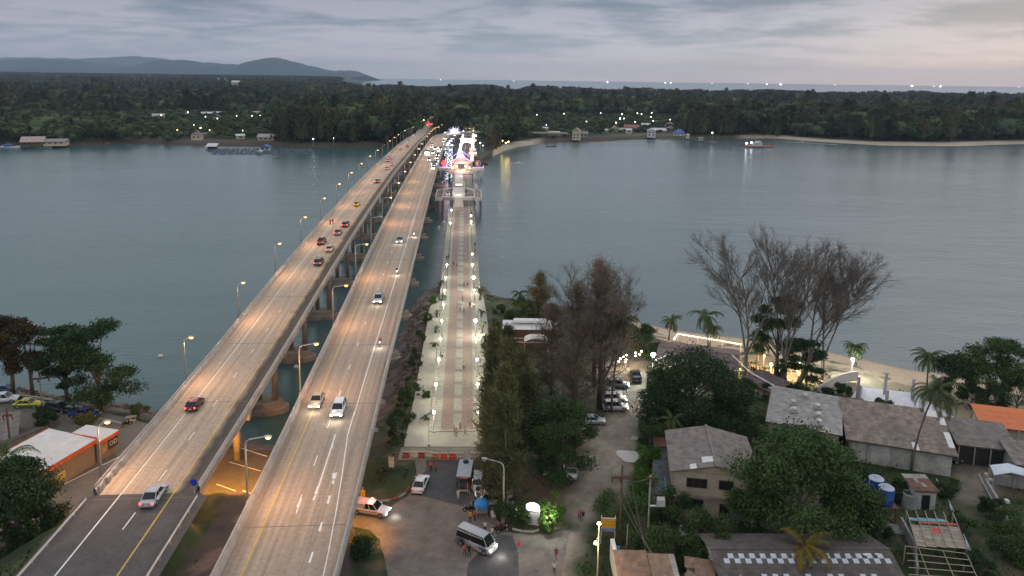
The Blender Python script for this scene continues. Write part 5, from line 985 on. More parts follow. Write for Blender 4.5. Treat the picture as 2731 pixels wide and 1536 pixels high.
vl = thing('driftwood', 'long twisted driftwood branch lying on the sand grass toward the lone palm', 'driftwood', at(2190, 985, 3)); q = MB(); A = [at(a, b2, 3.2) - vl.location for a, b2 in ((2150, 995), (2180, 990), (2212, 982), (2260, 990), (2290, 994))]; q.tube(A, [.12, .14, .12, .1, .05], 5); q.obj('branch', M_BARK, vl)
# ================================================================ vehicles
M_TYRE = M('tyre', (.025, .025, .025), .9, .1); M_RIM = M('rim', (.45, .45, .46), .35, .05, metal=.6); M_GLS = M('car_glass', (.015, .018, .02), .08, .05); M_HL = M('lit_headlight', (1, 1, .95), emit=20, ecol=(1, .95, .82)); M_HLB = M('lit_headlight_bright', (1, 1, .95), emit=9, ecol=(1, .95, .85)); M_HLO = M('headlight_off', (.55, .57, .6), .15, .05)
M_TL = M('lit_taillight', (1, .05, .05), emit=5, ecol=(1, .05, .06)); M_TLO = M('taillight_off', (.30, .02, .02), .3, .05); M_PLT = M('number_plate', (.6, .6, .58), .6, .05)
def paint(nm, c): return M('paint_' + nm, c, .25, .03, .5, spec=.6, metal=.15)
PC = dict(white=(.72, .72, .72), silver=(.45, .46, .48), grey=(.22, .23, .25), black=(.02, .02, .022), red=(.38, .03, .03), blue=(.03, .08, .24), yellow=(.62, .50, .02), beige=(.50, .44, .34), cream=(.62, .55, .48), dkred=(.16, .03, .03), brown=(.16, .11, .09))
CARC = {}
SPEC = {  # length, width, height, belt, ground clearance, cabin x range (front windshield base, roof front, roof rear, rear base)
 'sedan': (4.5, 1.75, 1.45, .92, .22, (.95, .25, -.95, -1.65)), 'suv': (4.6, 1.85, 1.72, 1.05, .25, (1.15, .45, -1.75, -2.15)), 'hatch': (3.9, 1.7, 1.48, .95, .22, (.95, .25, -1.35, -1.80)),
 'pickup': (5.1, 1.85, 1.75, 1.05, .30, (1.25, .60, -.55, -.80)), 'van': (5.3, 1.9, 2.25, 1.15, .25, (2.25, 1.55, -2.45, -2.60)), 'mpv': (4.6, 1.8, 1.75, 1.05, .22, (1.5, .6, -1.85, -2.2))}
def car_parts(kind, col, lit):
    key = (kind, col, lit)
    if key in CARC: return CARC[key]
    Lh, Wd, Ht, bz, gc, (xa, xb, xc, xd) = SPEC[kind]; h = Lh / 2; w = Wd / 2; out = []; pt_ = paint(col, PC[col])
    b = MB(); secs = []
    fz = bz * (.80 if kind != 'van' else .95); 
    prof = [(-h, .62 * bz + .1, bz * .92 if kind != 'sedan' else bz * .90), (-h + .15, gc, bz * .98), (-h * .62, gc, bz), (xd, gc, bz), (0, gc, bz), (xa, gc, bz * .99), (h * .78, gc, fz * 1.04 if kind != 'van' else bz * .98), (h - .15, gc, fz * .93), (h, gc + .12, fz * .72)]
    for i, (x, z0, z1) in enumerate(prof):
        k = .93 if i in (0, len(prof) - 1) else 1.0; ww = w * k; secs.append([(x, -ww * .96, z0), (x, ww * .96, z0), (x, ww, (z0 + z1) * .5), (x, ww * .97, z1 - .06), (x, ww * .88, z1), (x, -ww * .88, z1), (x, -ww * .97, z1 - .06), (x, -ww, (z0 + z1) * .5)])
    b.loft(secs); out.append(('body', b.mesh('body', pt_, True)))
    b = MB(); z0, z1 = bz - .02, Ht; wt = w * .76; wb_ = w * .90
    b.add([(xa, -wb_, z0), (xa, wb_, z0), (xd, wb_, z0), (xd, -wb_, z0), (xb, -wt, z1 - .05), (xb, wt, z1 - .05), (xc, wt, z1 - .05), (xc, -wt, z1 - .05)], [(0, 1, 5, 4), (1, 2, 6, 5), (2, 3, 7, 6), (3, 0, 4, 7)]); out.append(('glass', b.mesh('glass', M_GLS)))
    b = MB(); b.loft([[(xb + .02, -wt, z1 - .07), (xb + .02, wt, z1 - .07), (xb - .06, wt * .9, z1), (xb - .06, -wt * .9, z1)], [(xc - .02, -wt, z1 - .07), (xc - .02, wt, z1 - .07), (xc + .06, wt * .9, z1), (xc + .06, -wt * .9, z1)]]); out.append(('roof', b.mesh('roof', pt_)))
    b = MB()
    for s in (-1, 1):
        for (p, q) in (((xa, z0), (xb, z1 - .05)), ((xd, z0), (xc, z1 - .05)), (((xa + xd) / 2 - .1, z0), ((xb + xc) / 2 - .1, z1 - .05))): b.tube([(p[0], s * wb_ * 1.005, p[1]), (q[0], s * wt * 1.01, q[1])], .045, 4)
    out.append(('pillars', b.mesh('pillars', pt_)))
    wr_ = .33 if kind in ('sedan', 'hatch', 'mpv') else .37
    for x in (-h + .85, h - .85):
        for s in (-1, 1):
            b = MB(); b.tube([(x, s * (w - .2), wr_), (x, s * (w + .012), wr_)], wr_, 14); b.m = 1; b.tube([(x, s * (w + .0), wr_), (x, s * (w + .025), wr_)], wr_ * .6, 10); out.append(('wheel', b.mesh('wheel', [M_TYRE, M_RIM])))
    for s in (-1, 1):
        b = MB(); b.box((h - .06, s * w * .70, fz * .74), (.16, w * .36, .17)); 
        if lit == 'blaze': b = MB(); b.lathe((h + .05, s * w * .70, fz * .74), [(0, -.2), (.15, -.12), (.19, 0), (.15, .12), (0, .2)], 8)
        out.append(('headlight', b.mesh('headlight', {None: M_HLO, 'on': M_HL, 'tail': M_HLO, 'blaze': M_HLB}[lit]))); b = MB(); b.box((-h + .04, s * w * .78, bz * .80), (.12, w * .24, .2)); out.append(('taillight', b.mesh('taillight', M_TL if lit in ('tail',) else M_TLO)))
        b = MB(); b.box((xa - .15, s * (w + .08), bz + .05), (.14, .2, .13)); out.append(('mirror', b.mesh('mirror', pt_)))
    b = MB(); b.box((h - .02, 0, gc + .22), (.12, w * 1.7, .24)); b.box((-h + .02, 0, gc + .25), (.12, w * 1.75, .24)); out.append(('bumper', b.mesh('bumper', M('bumper_dark', (.05, .05, .055), .6) if kind in ('pickup', 'suv') else pt_))); b = MB(); b.box((-h - .045, 0, bz * .66), (.03, .42, .14)); out.append(('number_plate', b.mesh('number_plate', M_PLT)))
    if kind == 'pickup':
        b = MB(); x0, x1 = -h + .12, xd - .12; b.box(((x0 + x1) / 2, 0, bz + .012), (x1 - x0, w * 1.6, .02)); out.append(('bed_liner', b.mesh('bed_liner', M_DARKMET))); b = MB()
        for s in (-1, 1): b.box(((x0 + x1) / 2, s * w * .88, bz + .10), (x1 - x0 + .1, .1, .22))
        b.box((x0 - .02, 0, bz + .10), (.08, w * 1.8, .22)); out.append(('bed_side', b.mesh('bed_side', pt_)))
    if kind == 'van':
        b = MB(); b.box((-.35, 0, 1.62), (4.0, w * 1.80, .5)); out.append(('side_glass', b.mesh('side_glass', M_GLS)))
        b = MB(); b.loft([[(1.45, -w * .82, 1.95), (1.45, w * .82, 1.95), (1.30, w * .66, 2.30), (1.30, -w * .66, 2.30)], [(-2.5, -w * .84, 1.9), (-2.5, w * .84, 1.9), (-2.42, w * .70, 2.32), (-2.42, -w * .70, 2.32)]]); out.append(('high_roof', b.mesh('high_roof', pt_)))
    CARC[key] = out; return out
def car(kind, col, label, loc, hd, lit=None, group=None, name=None, sc=1.0):
    t = thing(name or {'sedan': 'sedan_car', 'suv': 'suv_car', 'hatch': 'hatchback_car', 'pickup': 'pickup_truck', 'van': 'minivan', 'mpv': 'mpv_car'}[kind], label, {'pickup': 'pickup truck', 'van': 'van'}.get(kind, 'car'), loc, hd, group, sc)
    for n_, me in car_parts(kind, col, lit): mkobj(n_, me, t)
    return t
def bikem(lit, rider=None):
    key = ('bike', lit)
    if key in CARC: return CARC[key]
    out = []
    for x in (-.62, .62): b = MB(); b.tube([(x, -.05, .29), (x, .05, .29)], .29, 12); b.m = 1; b.tube([(x, -.06, .29), (x, .06, .29)], .15, 8); out.append(('wheel', b.mesh('wheel', [M_TYRE, M_RIM])))
    b = MB(); b.loft([[(-.75, -.1, .62), (-.75, .1, .62), (-.75, .06, .78), (-.75, -.06, .78)], [(-.1, -.16, .32), (-.1, .16, .32), (-.1, .13, .76), (-.1, -.13, .76)], [(.25, -.1, .32), (.25, .1, .32), (.25, .08, .5), (.25, -.08, .5)], [(.5, -.12, .5), (.5, .12, .5), (.42, .12, .92), (.42, -.12, .92)]]); out.append(('body', b.mesh('body', paint('black', PC['black']) if lit is None else paint('dkred', PC['dkred']))))
    b = MB(); b.box((-.32, 0, .82), (.75, .26, .10)); out.append(('seat', b.mesh('seat', M_TYRE))); b = MB(); b.tube([(.62, 0, .3), (.45, 0, 1.0)], .035, 5); b.tube([(.42, -.32, 1.02), (.45, 0, 1.0), (.42, .32, 1.02)], .025, 5); out.append(('handlebar', b.mesh('handlebar', M_DARKMET))); b = MB(); b.lathe((.56, 0, .88), [(0, -.1), (.11, 0), (0, .1)], 8); out.append(('headlight', b.mesh('headlight', M_HLB if lit == 'blaze' else M_HLO)))
    b = MB(); b.box((-.8, 0, .7), (.06, .14, .1)); out.append(('taillight', b.mesh('taillight', M_TL if lit == 'tail' else M_TLO))); CARC[key] = out; return out
def bike(label, loc, hd, lit=None, group=None):
    t = thing('motorbike', label, 'motorbike', loc, hd, group)
    for n_, me in bikem(lit): mkobj(n_, me, t)
    return t
def brid(C, px, py, off=0): p = on_deck(C, px, py); f, n, tt = frame_at(C, p.y); return p + Vector((0, 0, .01)), math.atan2(tt.y, tt.x)
def headbeam(t, pw=260): plight('lamp_light', (SPEC['sedan'][0] / 2 + .9, 0, .8), pw, (1, .95, .82), .3, t)
G1 = 'cars driving away on the outer road bridge'
for kind, col, a, b2, lb in [('sedan', 'silver', 412, 1330, 'silver sedan closest to the camera, red tail lamps on, on the outer approach road'), ('hatch', 'dkred', 520, 1086, 'dark red hatchback alone on the near part of the outer bridge'), ('suv', 'brown', 851, 704, 'brown suv at the tail of the group of six on the outer bridge'), ('sedan', 'cream', 880, 668, 'cream sedan just ahead of the brown suv'), ('pickup', 'brown', 858, 649, 'brown pickup in the seaward lane near the cream sedan'), ('sedan', 'grey', 902, 624, 'grey sedan behind the dark suv in the middle lane'), ('suv', 'grey', 922, 603, 'dark suv leading the group of six'),
                          ('sedan', 'yellow', 952, 548, 'yellow-green cab alone beyond the group of six'), ('suv', 'beige', 1007, 487, 'beige suv alone on the rising part of the outer bridge'), ('sedan', 'cream', 1033, 452, 'cream sedan trailing the distant cluster of four'), ('sedan', 'white', 1046, 441, 'white sedan on the median side of the distant cluster of four'), ('pickup', 'white', 1035, 431, 'white pickup in the distant cluster of four'), ('suv', 'white', 1040, 424, 'white suv leading the distant cluster of four'), ('sedan', 'silver', 1068, 400, 'small distant silver car near the far third of the outer bridge'), ('hatch', 'red', 1087, 393, 'bright red hatchback far along the outer bridge'), ('sedan', 'white', 1104, 362, 'tiny white car near the far end of the outer bridge')]:
    p, h = brid(CL, a, b2); car(kind, col, lb, p, h, 'tail', G1)
for a, b2, lb in ((881, 598, 'motorbike in the seaward lane beside the group of six'), (888, 597, 'second motorbike riding abreast on the outer bridge'), (1056, 401, 'tiny distant motorbike beside the silver car'), (1090, 378, 'tiny motorbike near the far end of the outer bridge')): p, h = brid(CL, a, b2); bike(lb, p, h, 'tail')
G2 = 'cars coming toward the camera on the middle road bridge'
for kind, col, a, b2, lb in [('sedan', 'beige', 845, 1076, 'beige sedan with headlights on, straddling the yellow line of the middle bridge'), ('suv', 'white', 903, 1100, 'white suv with headlights on, beside the beige sedan'), ('pickup', 'silver', 1010, 803, 'silver pickup alone on the near half of the middle bridge'), ('sedan', 'grey', 1066, 645, 'dark grey sedan alone on the middle bridge')]: p, h = brid(CR, a, b2); headbeam(car(kind, col, lb, p, h + PI, 'on', G2), 60)
zf = lambda x, y: (1000 + x / 7.246, 320 + y / 7.246)
for k, (a, b2) in enumerate([(1125, 935), (1130, 893), (1175, 850), (1120, 850), (1205, 805), (1045, 778), (1195, 745), (1215, 690), (1125, 645), (1240, 607), (1165, 567), (1265, 567), (1200, 545), (1105, 490), (1325, 420), (1355, 365), (1385, 245), (1100, 530)]):
    X2, Y2 = zf(a, b2 + 6); p, h = brid(CR, X2, Y2); t = car(('sedan', 'suv', 'pickup')[k % 3], ('white', 'silver', 'grey', 'black')[k % 4], f"{ORD[k]} car of the oncoming queue with glaring headlights, counted from its near end", p, h + PI, 'blaze', 'queue of oncoming cars on the far half of the middle bridge')
    if k % 3 == 0: headbeam(t, 150)
p, h = brid(CR, *zf(1012, 650)); bus = thing('coach', 'large coach with blinding warm headlights beside the oncoming queue', 'bus', p, h + PI); b = MB(); b.box((0, 0, 1.75), (9.5, 2.4, 2.9)); b.obj('body', paint('cream', PC['cream']), bus); b = MB(); b.box((4.78, 0, 2.2), (.06, 2.1, 1.4)); b.obj('windscreen', M_GLS, bus)
for s in (-1, 1):
    b = MB(); b.lathe((4.9, s * .9, .8), [(0, -.4), (.35, -.2), (.42, 0), (.35, .2), (0, .4)], 8); b.obj('headlight', M_HLB, bus); b = MB(); b.box((0, s * 1.21, 2.3), (8.6, .04, .9)); b.obj('side_window', M_GLS, bus)
    for x in (-3, 3): b = MB(); b.tube([(x, s * 1.0, .48), (x, s * 1.23, .48)], .48, 12); b.obj('wheel', M_TYRE, bus)
plight('lamp_light', (6.5, 0, 1.2), 900, (1, .9, .68), .4, bus)
for a, b2, lb in ((1014, 922, 'motorbike with a bright headlight, nearest on the middle bridge'), (1058.5, 731, 'second oncoming motorbike, by the white edge line'), (1104, 630, 'third oncoming motorbike, farthest of those riding alone'), (1183, 388, 'motorbike squeezing past the queue by the parapet')): p, h = brid(CR, a, b2); t = bike(lb, p, h + PI, 'blaze'); plight('lamp_light', (1.3, 0, .8), 60, (1, 1, .95), .2, t)
# red brake lights on the forest road
for k, (a, b2) in enumerate([(1141, 332), (1147, 330), (1144, 327), (1150, 326), (1143, 322), (1149, 321), (1146, 318)]):
    p = at(a, b2, 7); p, h = Vector((p.x, p.y, deckz(CL, p.y) + .02)), 1.75; t = car('sedan', 'grey', f"{ORD[k]} tiny braking car, counted outward, where the outer road enters the forest", p, h, 'tail', 'braking cars on the forest road')
    for c in t.children:
        if c.name.startswith('taillight'): c.data = c.data.copy(); c.data.materials[0] = M('lit_brake', (1, .02, .03), emit=40, ecol=(1, .03, .05))
# forecourt and car park
def gcar(kind, col, a, b2, hd, lb, lit=None, **k): return car(kind, col, lb, at(a, b2, 3.015), RAD(hd), lit, None, **k)
gcar('van', 'silver', 1270, 1458, -32, 'silver high-roof minivan with headlights on, turning in the forecourt', 'on'); o = [x for x in bpy.data.objects if x.name.startswith('minivan')][0]; plight('lamp_light', (3.8, 0, .6), 60, (1, .95, .82), .3, o)
wc_ = gcar('sedan', 'white', 1122, 1298, 83, 'white sedan parked alone below the two people in red'); gcar('mpv', 'silver', 1276, 1288, 89, 'silver estate car parked beside the canopied truck')
am = gcar('pickup', 'white', 990, 1368, -14, 'white patrol pickup with a red roof beacon emerging from under the middle bridge', 'on', name='patrol_pickup')
b = MB(); b.box((-1.5, 0, 1.35), (1.9, 1.6, .62)); b.obj('canopy', paint('white', PC['white']), am); b = MB(); b.box((-.1, 0, .78), (4.4, 1.88, .10)); b.obj('side_stripe', M('stripe_red', (.4, .03, .03), .5), am); b = MB(); b.box((0, 0, 1.84), (.25, 1.1, .16)); b.obj('beacon', M('lit_beacon', (1, .1, .05), emit=22, ecol=(1, .12, .05)), am); plight('lamp_light', (0, 0, 2.3), 120, (1, .1, .05), .2, am); plight('lamp_light', (3.5, 0, .6), 50, (1, .95, .85), .3, am)
yp = thing('yellow_post_guard', 'bright yellow padded post under the middle bridge behind the patrol pickup', 'barrier', at(968, 1340, 3)); b = MB(); b.box((0, 0, .9), (.6, .3, 1.8)); b.obj('pad', M('yellow_pad', (.75, .55, .02), .6), yp); b = MB(); b.cyl((0, 0, 1.8), .05, .5, 6); b.obj('post', M_STEEL, yp)
tr2 = thing('canopied_truck', 'grey-canopied passenger truck with an open dark rear, spare tyre on its roof', 'truck', at(1241, 1284, 3.01), RAD(88)); b = MB(); b.box((-.6, 0, 2.45), (4.6, 2.05, .18)); b.obj('canopy_roof', M('canopy_grey', (.36, .40, .45), .6, .1), tr2); b = MB(); b.box((-.4, 0, .95), (4.4, 1.9, .7)); b.obj('bed', M('truck_dark', (.06, .06, .07), .6, .2), tr2); b = MB(); b.box((2.4, 0, 1.15), (1.9, 1.8, 1.3), taper=.85); b.obj('cab', paint('grey', PC['grey']), tr2)
for x in (-2.85, -1.2, .4, 1.6):
    for s in (-1, 1): b = MB(); b.box((x, s * .98, 1.7), (.07, .07, 1.4)); b.obj('canopy_post', M_DARKMET, tr2)
b = MB(); b.box((-2.92, 0, 2.25), (.06, 1.1, .2)); b.obj('rear_sign', M('rear_sign_pink', (.5, .10, .14), .6), tr2); b = MB(); b.tube([(.9, 0, 2.55), (.9, 0, 2.75)], .42, 14); b.obj('spare_tyre', M_TYRE, tr2)
for s in (-1, 1):
    b = MB(); b.box((-.6, s * .75, 1.35), (3.8, .4, .12)); b.obj('bench', M_DARKMET, tr2); b = MB(); b.tube([(-3.0, s * .6, .5), (-3.0, s * .6, 1.7)], .03, 4); b.obj('ladder_rail', M_STEEL, tr2)
    for x in (-1.6, 2.3): b = MB(); b.tube([(x, s * .75, .38), (x, s * .98, .38)], .38, 12); b.obj('wheel', M_TYRE, tr2)
b = MB(); b.box((-3.1, 0, .45), (.5, 1.5, .06)); b.obj('step', M_STEEL, tr2)
wv = gcar('mpv', 'cream', 1326, 1342, -3, 'cream-white old van with its rear hatch raised, beside the dark casuarina', name='open_van'); b = MB(); b.loft([[(-2.1, -.75, 1.78), (-2.1, .75, 1.78), (-2.1, .75, 1.84), (-2.1, -.75, 1.84)], [(-3.3, -.78, 2.15), (-3.3, .78, 2.15), (-3.3, .78, 2.21), (-3.3, -.78, 2.21)]]); hh_ = b.obj('rear_hatch', paint('white', PC['white']), wv); b = MB(); b.loft([[(-2.5, -.45, 1.925), (-2.5, .45, 1.925), (-2.5, .45, 1.975), (-2.5, -.45, 1.975)], [(-3.0, -.48, 2.075), (-3.0, .48, 2.075), (-3.0, .48, 2.125), (-3.0, -.48, 2.125)]]); b.obj('pane', M_GLS, hh_)
plight('lamp_light', (-2.5, 0, 1.5), 40, (1, .9, .8), .15, wv)
pw = gcar('pickup', 'white', 1495, 1272, 170, 'white pickup with a green stake rack parked under the broad dark tree'); 
for x in (-2.3, -1.7, -1.1):
    for s in (-1, 1): b = MB(); b.box((x, s * .8, 1.5), (.06, .06, .8)); b.obj('stake', M('rack_green', (.04, .18, .12), .6), pw)
for s in (-1, 1):
    for z in (1.4, 1.8): b = MB(); b.box((-1.7, s * .8, z), (1.3, .04, .1)); b.obj('rack_rail', M('rack_green'), pw)
gcar('sedan', 'silver', 1580, 1128, 0, 'silver sedan parked alone on the grass beside the dirt track'); gcar('suv', 'white', 1640, 1092, 0, 'white suv nearest in the row of parked cars, its roof bare', 'on'); gcar('suv', 'cream', 1636, 1070, 0, 'second white suv with a sunroof, parked just behind the nearest one', 'on'); gcar('sedan', 'silver', 1628, 1055, 0, 'silver car mostly hidden behind the two white suvs'); gcar('suv', 'grey', 1645, 1032, -4, 'dark grey suv parked beyond the white cars by the tall palm trunk', 'on'); gcar('pickup', 'black', 1695, 1010, 88, 'black pickup facing away at the top of the dirt track'); gcar('suv', 'black', 1738, 1015, 80, 'black car half hidden by leaves of the broad dark tree')
gcar('sedan', 'black', 2520, 1228, -14, 'black sedan parked at the end of the weathered building')
tx = gcar('sedan', 'yellow', 76, 1084, 5, 'yellow and green taxi parked by the shore kerb'); b = MB(); b.box((-.1, 0, .52), (4.3, 1.79, .34)); b.obj('green_side', M('taxi_green', (.03, .14, .05), .4), tx); b = MB(); b.box((-.3, 0, 1.5), (.3, .8, .14)); b.obj('taxi_sign', M_PLT, tx)
gcar('suv', 'black', 157, 1096, -12, 'black suv parked between the taxi and the small round tree'); gcar('pickup', 'blue', 226, 1112, -8, 'blue pickup parked under the sea almond tree'); gcar('pickup', 'white', 8, 1072, 15, 'white pickup cut by the frame edge in the parking lot', None); gcar('hatch', 'blue', 14, 1046, 15, 'blue car behind the white pickup at the frame edge')
bike('black motorbike parked in the lot near the picnic table', at(338, 1136, 3.01), 1.0); bike('white-fronted scooter standing upright on the paved patch by the board', at(1083, 1268, 3.01), 1.5); bike('dark scooter half in the grass beside the leaning board', at(1025, 1262, 3.01), 2.4); bike('motorbike parked beside the silver minivan with a seated rider', at(1325, 1418, 3.01), 3.3); bike('second motorbike behind the seated rider', at(1340, 1420, 3.01), .4); bike('motorbike in front of the blue-canopied food cart', at(1251, 1365, 3.01), 3.0)
fc = thing('food_cart', 'street food cart with a blue parasol canopy and glass display', 'food cart', at(1284, 1376, 3.01), .1); b = MB(); b.box((0, 0, .75), (1.6, .9, .12)); b.obj('counter', M_RIM, fc); b = MB(); b.box((0, -.1, 1.1), (1.2, .6, .6)); b.obj('display_case', M('display_glass', (.30, .32, .33), .15, .3, 4), fc)
b = MB(); b.lathe((0, 0, 2.0), [(1.05, -.35), (1.0, 0), (.75, .28), (.35, .44), (0, .5)], 16); b.obj('canopy', M('canopy_blue', (.03, .22, .52), .6, .08), fc)
for x in (-.75, .75):
    for y in (-.4, .4): b = MB(); b.cyl((x, y, 0), .03, 1.9, 5); b.obj('pole', M_STEEL, fc)
for s in (-.85, .85): b = MB(); b.tube([(s, 0, .3), (s * 1.06, 0, .3)], .3, 12); b.obj('wheel', M_TYRE, fc)
pc2 = thing('plastic_chair', 'tilted stack of white plastic chairs near the parked motorbikes', 'chair', at(1316, 1384, 3), .6); b = MB(); b.box((0, 0, .45), (.5, .5, .06)); b.obj('seat', M_WHITE, pc2); b = MB(); b.loft([[(-.25, .22, .45), (.25, .22, .45), (.25, .27, .45), (-.25, .27, .45)], [(-.22, .4, 1.0), (.22, .4, 1.0), (.22, .45, 1.0), (-.22, .45, 1.0)]]); b.obj('backrest', M_WHITE, pc2)
for x in (-.2, .2):
    for y in (-.2, .2): b = MB(); b.cyl((x, y, 0), .03, .45, 5); b.obj('leg', M_WHITE, pc2)
yb2 = thing('yellow_box', 'mustard box on a stand beside the lamp post foot', 'box', at(1334, 1375, 3)); b = MB(); b.box((0, 0, 1.0), (.6, .5, .6)); b.obj('body', M('mustard', (.40, .26, .03), .7), yb2); b = MB(); b.box((0, 0, .35), (.4, .3, .7)); b.obj('stand', M_DARKMET, yb2)
# water-filled barriers
for k, (a, col) in enumerate([(1083, 'red'), (1107, 'white'), (1124, 'red'), (1145, 'white'), (1162, 'orange'), (1184, 'scarlet'), (1207, 'scarlet'), (1228, 'white'), (1263, 'white'), (1283, 'white'), (1303, 'white')]):
    c = dict(red=(.22, .05, .05), white=(.46, .42, .36), orange=(.50, .22, .08), scarlet=(.58, .07, .03))[col]; p = at(a, 1219 + (k > 3) * 3, 3.1); t = thing('traffic_barrier', f"{ORD[k]} water-filled barrier, counted from the bridge side, {'dark red' if col == 'red' else col}", 'barrier', p, -.02, 'water-filled barriers across the promenade entrance'); b = MB()
    b.loft([[(-.52, -.25, 0), (.52, -.25, 0), (.52, .25, 0), (-.52, .25, 0)], [(-.52, -.22, .3), (.52, -.22, .3), (.52, .22, .3), (-.52, .22, .3)], [(-.50, -.10, .5), (.50, -.10, .5), (.50, .10, .5), (-.50, .10, .5)], [(-.50, -.09, .85), (.50, -.09, .85), (.50, .09, .85), (-.50, .09, .85)]]); b.obj('shell', M('barrier_' + col, c, .6, .12), t); b = MB(); b.box((0, 0, .88), (.98, .24, .07)); b.obj('cap', M('barrier_white', (.46, .42, .36), .6, .12), t)
    for x in (-.3, .3): b = MB(); b.box((x, -.26, .12), (.2, .04, .1)); b.obj('foot_slot', M_BLACK, t)
cn = thing('traffic_cone', 'small red traffic cone at the asphalt edge beyond the minivan', 'cone', at(1385, 1452, 3.02)); b = MB(); b.box((0, 0, .03), (.42, .42, .06)); b.obj('foot', M('cone_red', (.6, .05, .03), .6), cn); b = MB(); b.lathe((0, 0, .05), [(.16, 0), (.04, .65), (0, .66)], 10); b.obj('body', M('cone_red'), cn)
# ================================================================ people
def skin_person(pose, seed=0):
    """continuous body grown from a posed skeleton; material slots: skin, shirt, trousers, hair, shoes"""
    walk = .18 if pose == 'walk' else .02; sit = pose in ('sit', 'ride')
    J = {}
    hipz = .50 if sit else .90; fw = 1 if pose != 'ride' else 1
    J['pelvis'] = (0, 0, hipz); J['spine'] = (.02, 0, hipz + .22); J['chest'] = (.03 if pose != 'ride' else .10, 0, hipz + .44); J['neck'] = (.03 if pose != 'ride' else .14, 0, hipz + .58); J['head'] = (.05 if pose != 'ride' else .18, 0, hipz + .70); J['top'] = (.04 if pose != 'ride' else .17, 0, hipz + .80)
    E_ = [('pelvis', 'spine'), ('spine', 'chest'), ('chest', 'neck'), ('neck', 'head'), ('head', 'top')]
    R_ = dict(pelvis=.15, spine=.135, chest=.155, neck=.058, head=.100, top=.07)
    for s, nm in ((-1, 'r'), (1, 'l')):
        w = walk * s
        J['hip' + nm] = (0, s * .10, hipz - .06)
        if sit: J['knee' + nm] = (.42, s * .16, hipz - .02); J['ank' + nm] = (.40, s * .16, .10); J['toe' + nm] = (.56, s * .17, .05)
        else: J['knee' + nm] = (w * .7 + .03, s * .10, .49); J['ank' + nm] = (w * 1.3, s * .10, .09); J['toe' + nm] = (w * 1.3 + .16, s * .11, .045)
        J['sho' + nm] = (J['chest'][0], s * .19, J['chest'][2] + .06)
        if pose == 'ride': J['elb' + nm] = (.32, s * .26, hipz + .28); J['wri' + nm] = (.52, s * .28, hipz + .30); J['hand' + nm] = (.60, s * .28, hipz + .30)
        else: J['elb' + nm] = (J['chest'][0] - w * .5, s * .26, hipz + .20); J['wri' + nm] = (J['chest'][0] - w * 1.0 + .08, s * .27, hipz - .04); J['hand' + nm] = (J['chest'][0] - w * 1.1 + .10, s * .27, hipz - .13)
        E_ += [('pelvis', 'hip' + nm), ('hip' + nm, 'knee' + nm), ('knee' + nm, 'ank' + nm), ('ank' + nm, 'toe' + nm), ('chest', 'sho' + nm), ('sho' + nm, 'elb' + nm), ('elb' + nm, 'wri' + nm), ('wri' + nm, 'hand' + nm)]
        R_.update({'hip' + nm: .095, 'knee' + nm: .062, 'ank' + nm: .042, 'toe' + nm: .038, 'sho' + nm: .062, 'elb' + nm: .043, 'wri' + nm: .030, 'hand' + nm: .034})
        for f in range(4):
            k = f'f{f}{nm}'; h = J['hand' + nm]; J[k] = (h[0] + .045 - .02 * f, h[1], h[2] - .07 + .006 * abs(f - 1.5)) if pose != 'ride' else (h[0] + .05, h[1] - .03 + .02 * f, h[2] - .04); E_.append(('hand' + nm, k)); R_[k] = .010
        k = 'th' + nm; h = J['hand' + nm]; J[k] = (h[0] + .06, h[1] - s * .02, h[2] - .01); E_.append(('hand' + nm, k)); R_[k] = .011
    J['nose'] = (J['head'][0] + .115, 0, J['head'][2]); E_.append(('head', 'nose')); R_['nose'] = .016
    names = list(J); me = bpy.data.meshes.new('person_skel'); me.from_pydata([J[n] for n in names], [(names.index(a), names.index(b)) for a, b in E_], [])
    o = bpy.data.objects.new('person_skel', me); COL.objects.link(o); md = o.modifiers.new('skin', 'SKIN'); md.use_smooth_shade = True; sub = o.modifiers.new('sub', 'SUBSURF'); sub.levels = 1
    for i, n in enumerate(names): v = me.skin_vertices[0].data[i]; v.radius = (R_[n], R_[n] * (1.0 if n not in ('chest', 'pelvis', 'spine') else .72)); v.use_root = (n == 'pelvis')
    bpy.context.view_layer.update(); dg = bpy.context.evaluated_depsgraph_get(); out = bpy.data.meshes.new_from_object(o.evaluated_get(dg)); bpy.data.objects.remove(o); out.name = 'person'
    hz_ = hipz
    co = np.array([v.co[:] for v in out.vertices]); idx_ = []
    for p in out.polygons:
        c = np.mean([co[i] for i in p.vertices], axis=0); x, y, z = c
        if z > J['neck'][2] + .03: k = 3 if (z > J['head'][2] + .055 or x < J['head'][0] - .035) else 0
        elif abs(y) > .215 and z < J['elbl'][2] + .06 and z > J['handl'][2] - .2 and not (sit and z < hz_ - .1): k = 0
        elif z > J['neck'][2] - .04 and abs(y) < .08: k = 0
        elif z > hz_ - .02 and not (sit and x > .2): k = 1
        elif z < .11: k = 4
        else: k = 2
        idx_.append(k)
    out.materials.clear()
    for _ in range(5): out.materials.append(M_WHITE)
    out.polygons.foreach_set('material_index', idx_); return out
PM = {k: skin_person(k) for k in ('stand', 'walk', 'sit', 'ride')}
M_SKIN = M('skin', (.30, .17, .11), .7, .08); M_HAIR = M('black_hair', (.012, .010, .010), .6, .1); M_SHOE = M('shoes', (.05, .05, .05), .7)
PCOL = dict(red=(.50, .06, .10), pink=(.55, .14, .18), white=(.62, .62, .60), grey=(.28, .28, .28), black=(.02, .02, .022), yellow=(.60, .40, .04), navy=(.03, .04, .09), khaki=(.36, .30, .20), maroon=(.18, .04, .04), skin=(.30, .17, .11), blue=(.08, .14, .30), cream=(.55, .50, .40), lime=(.4, .5, .1))
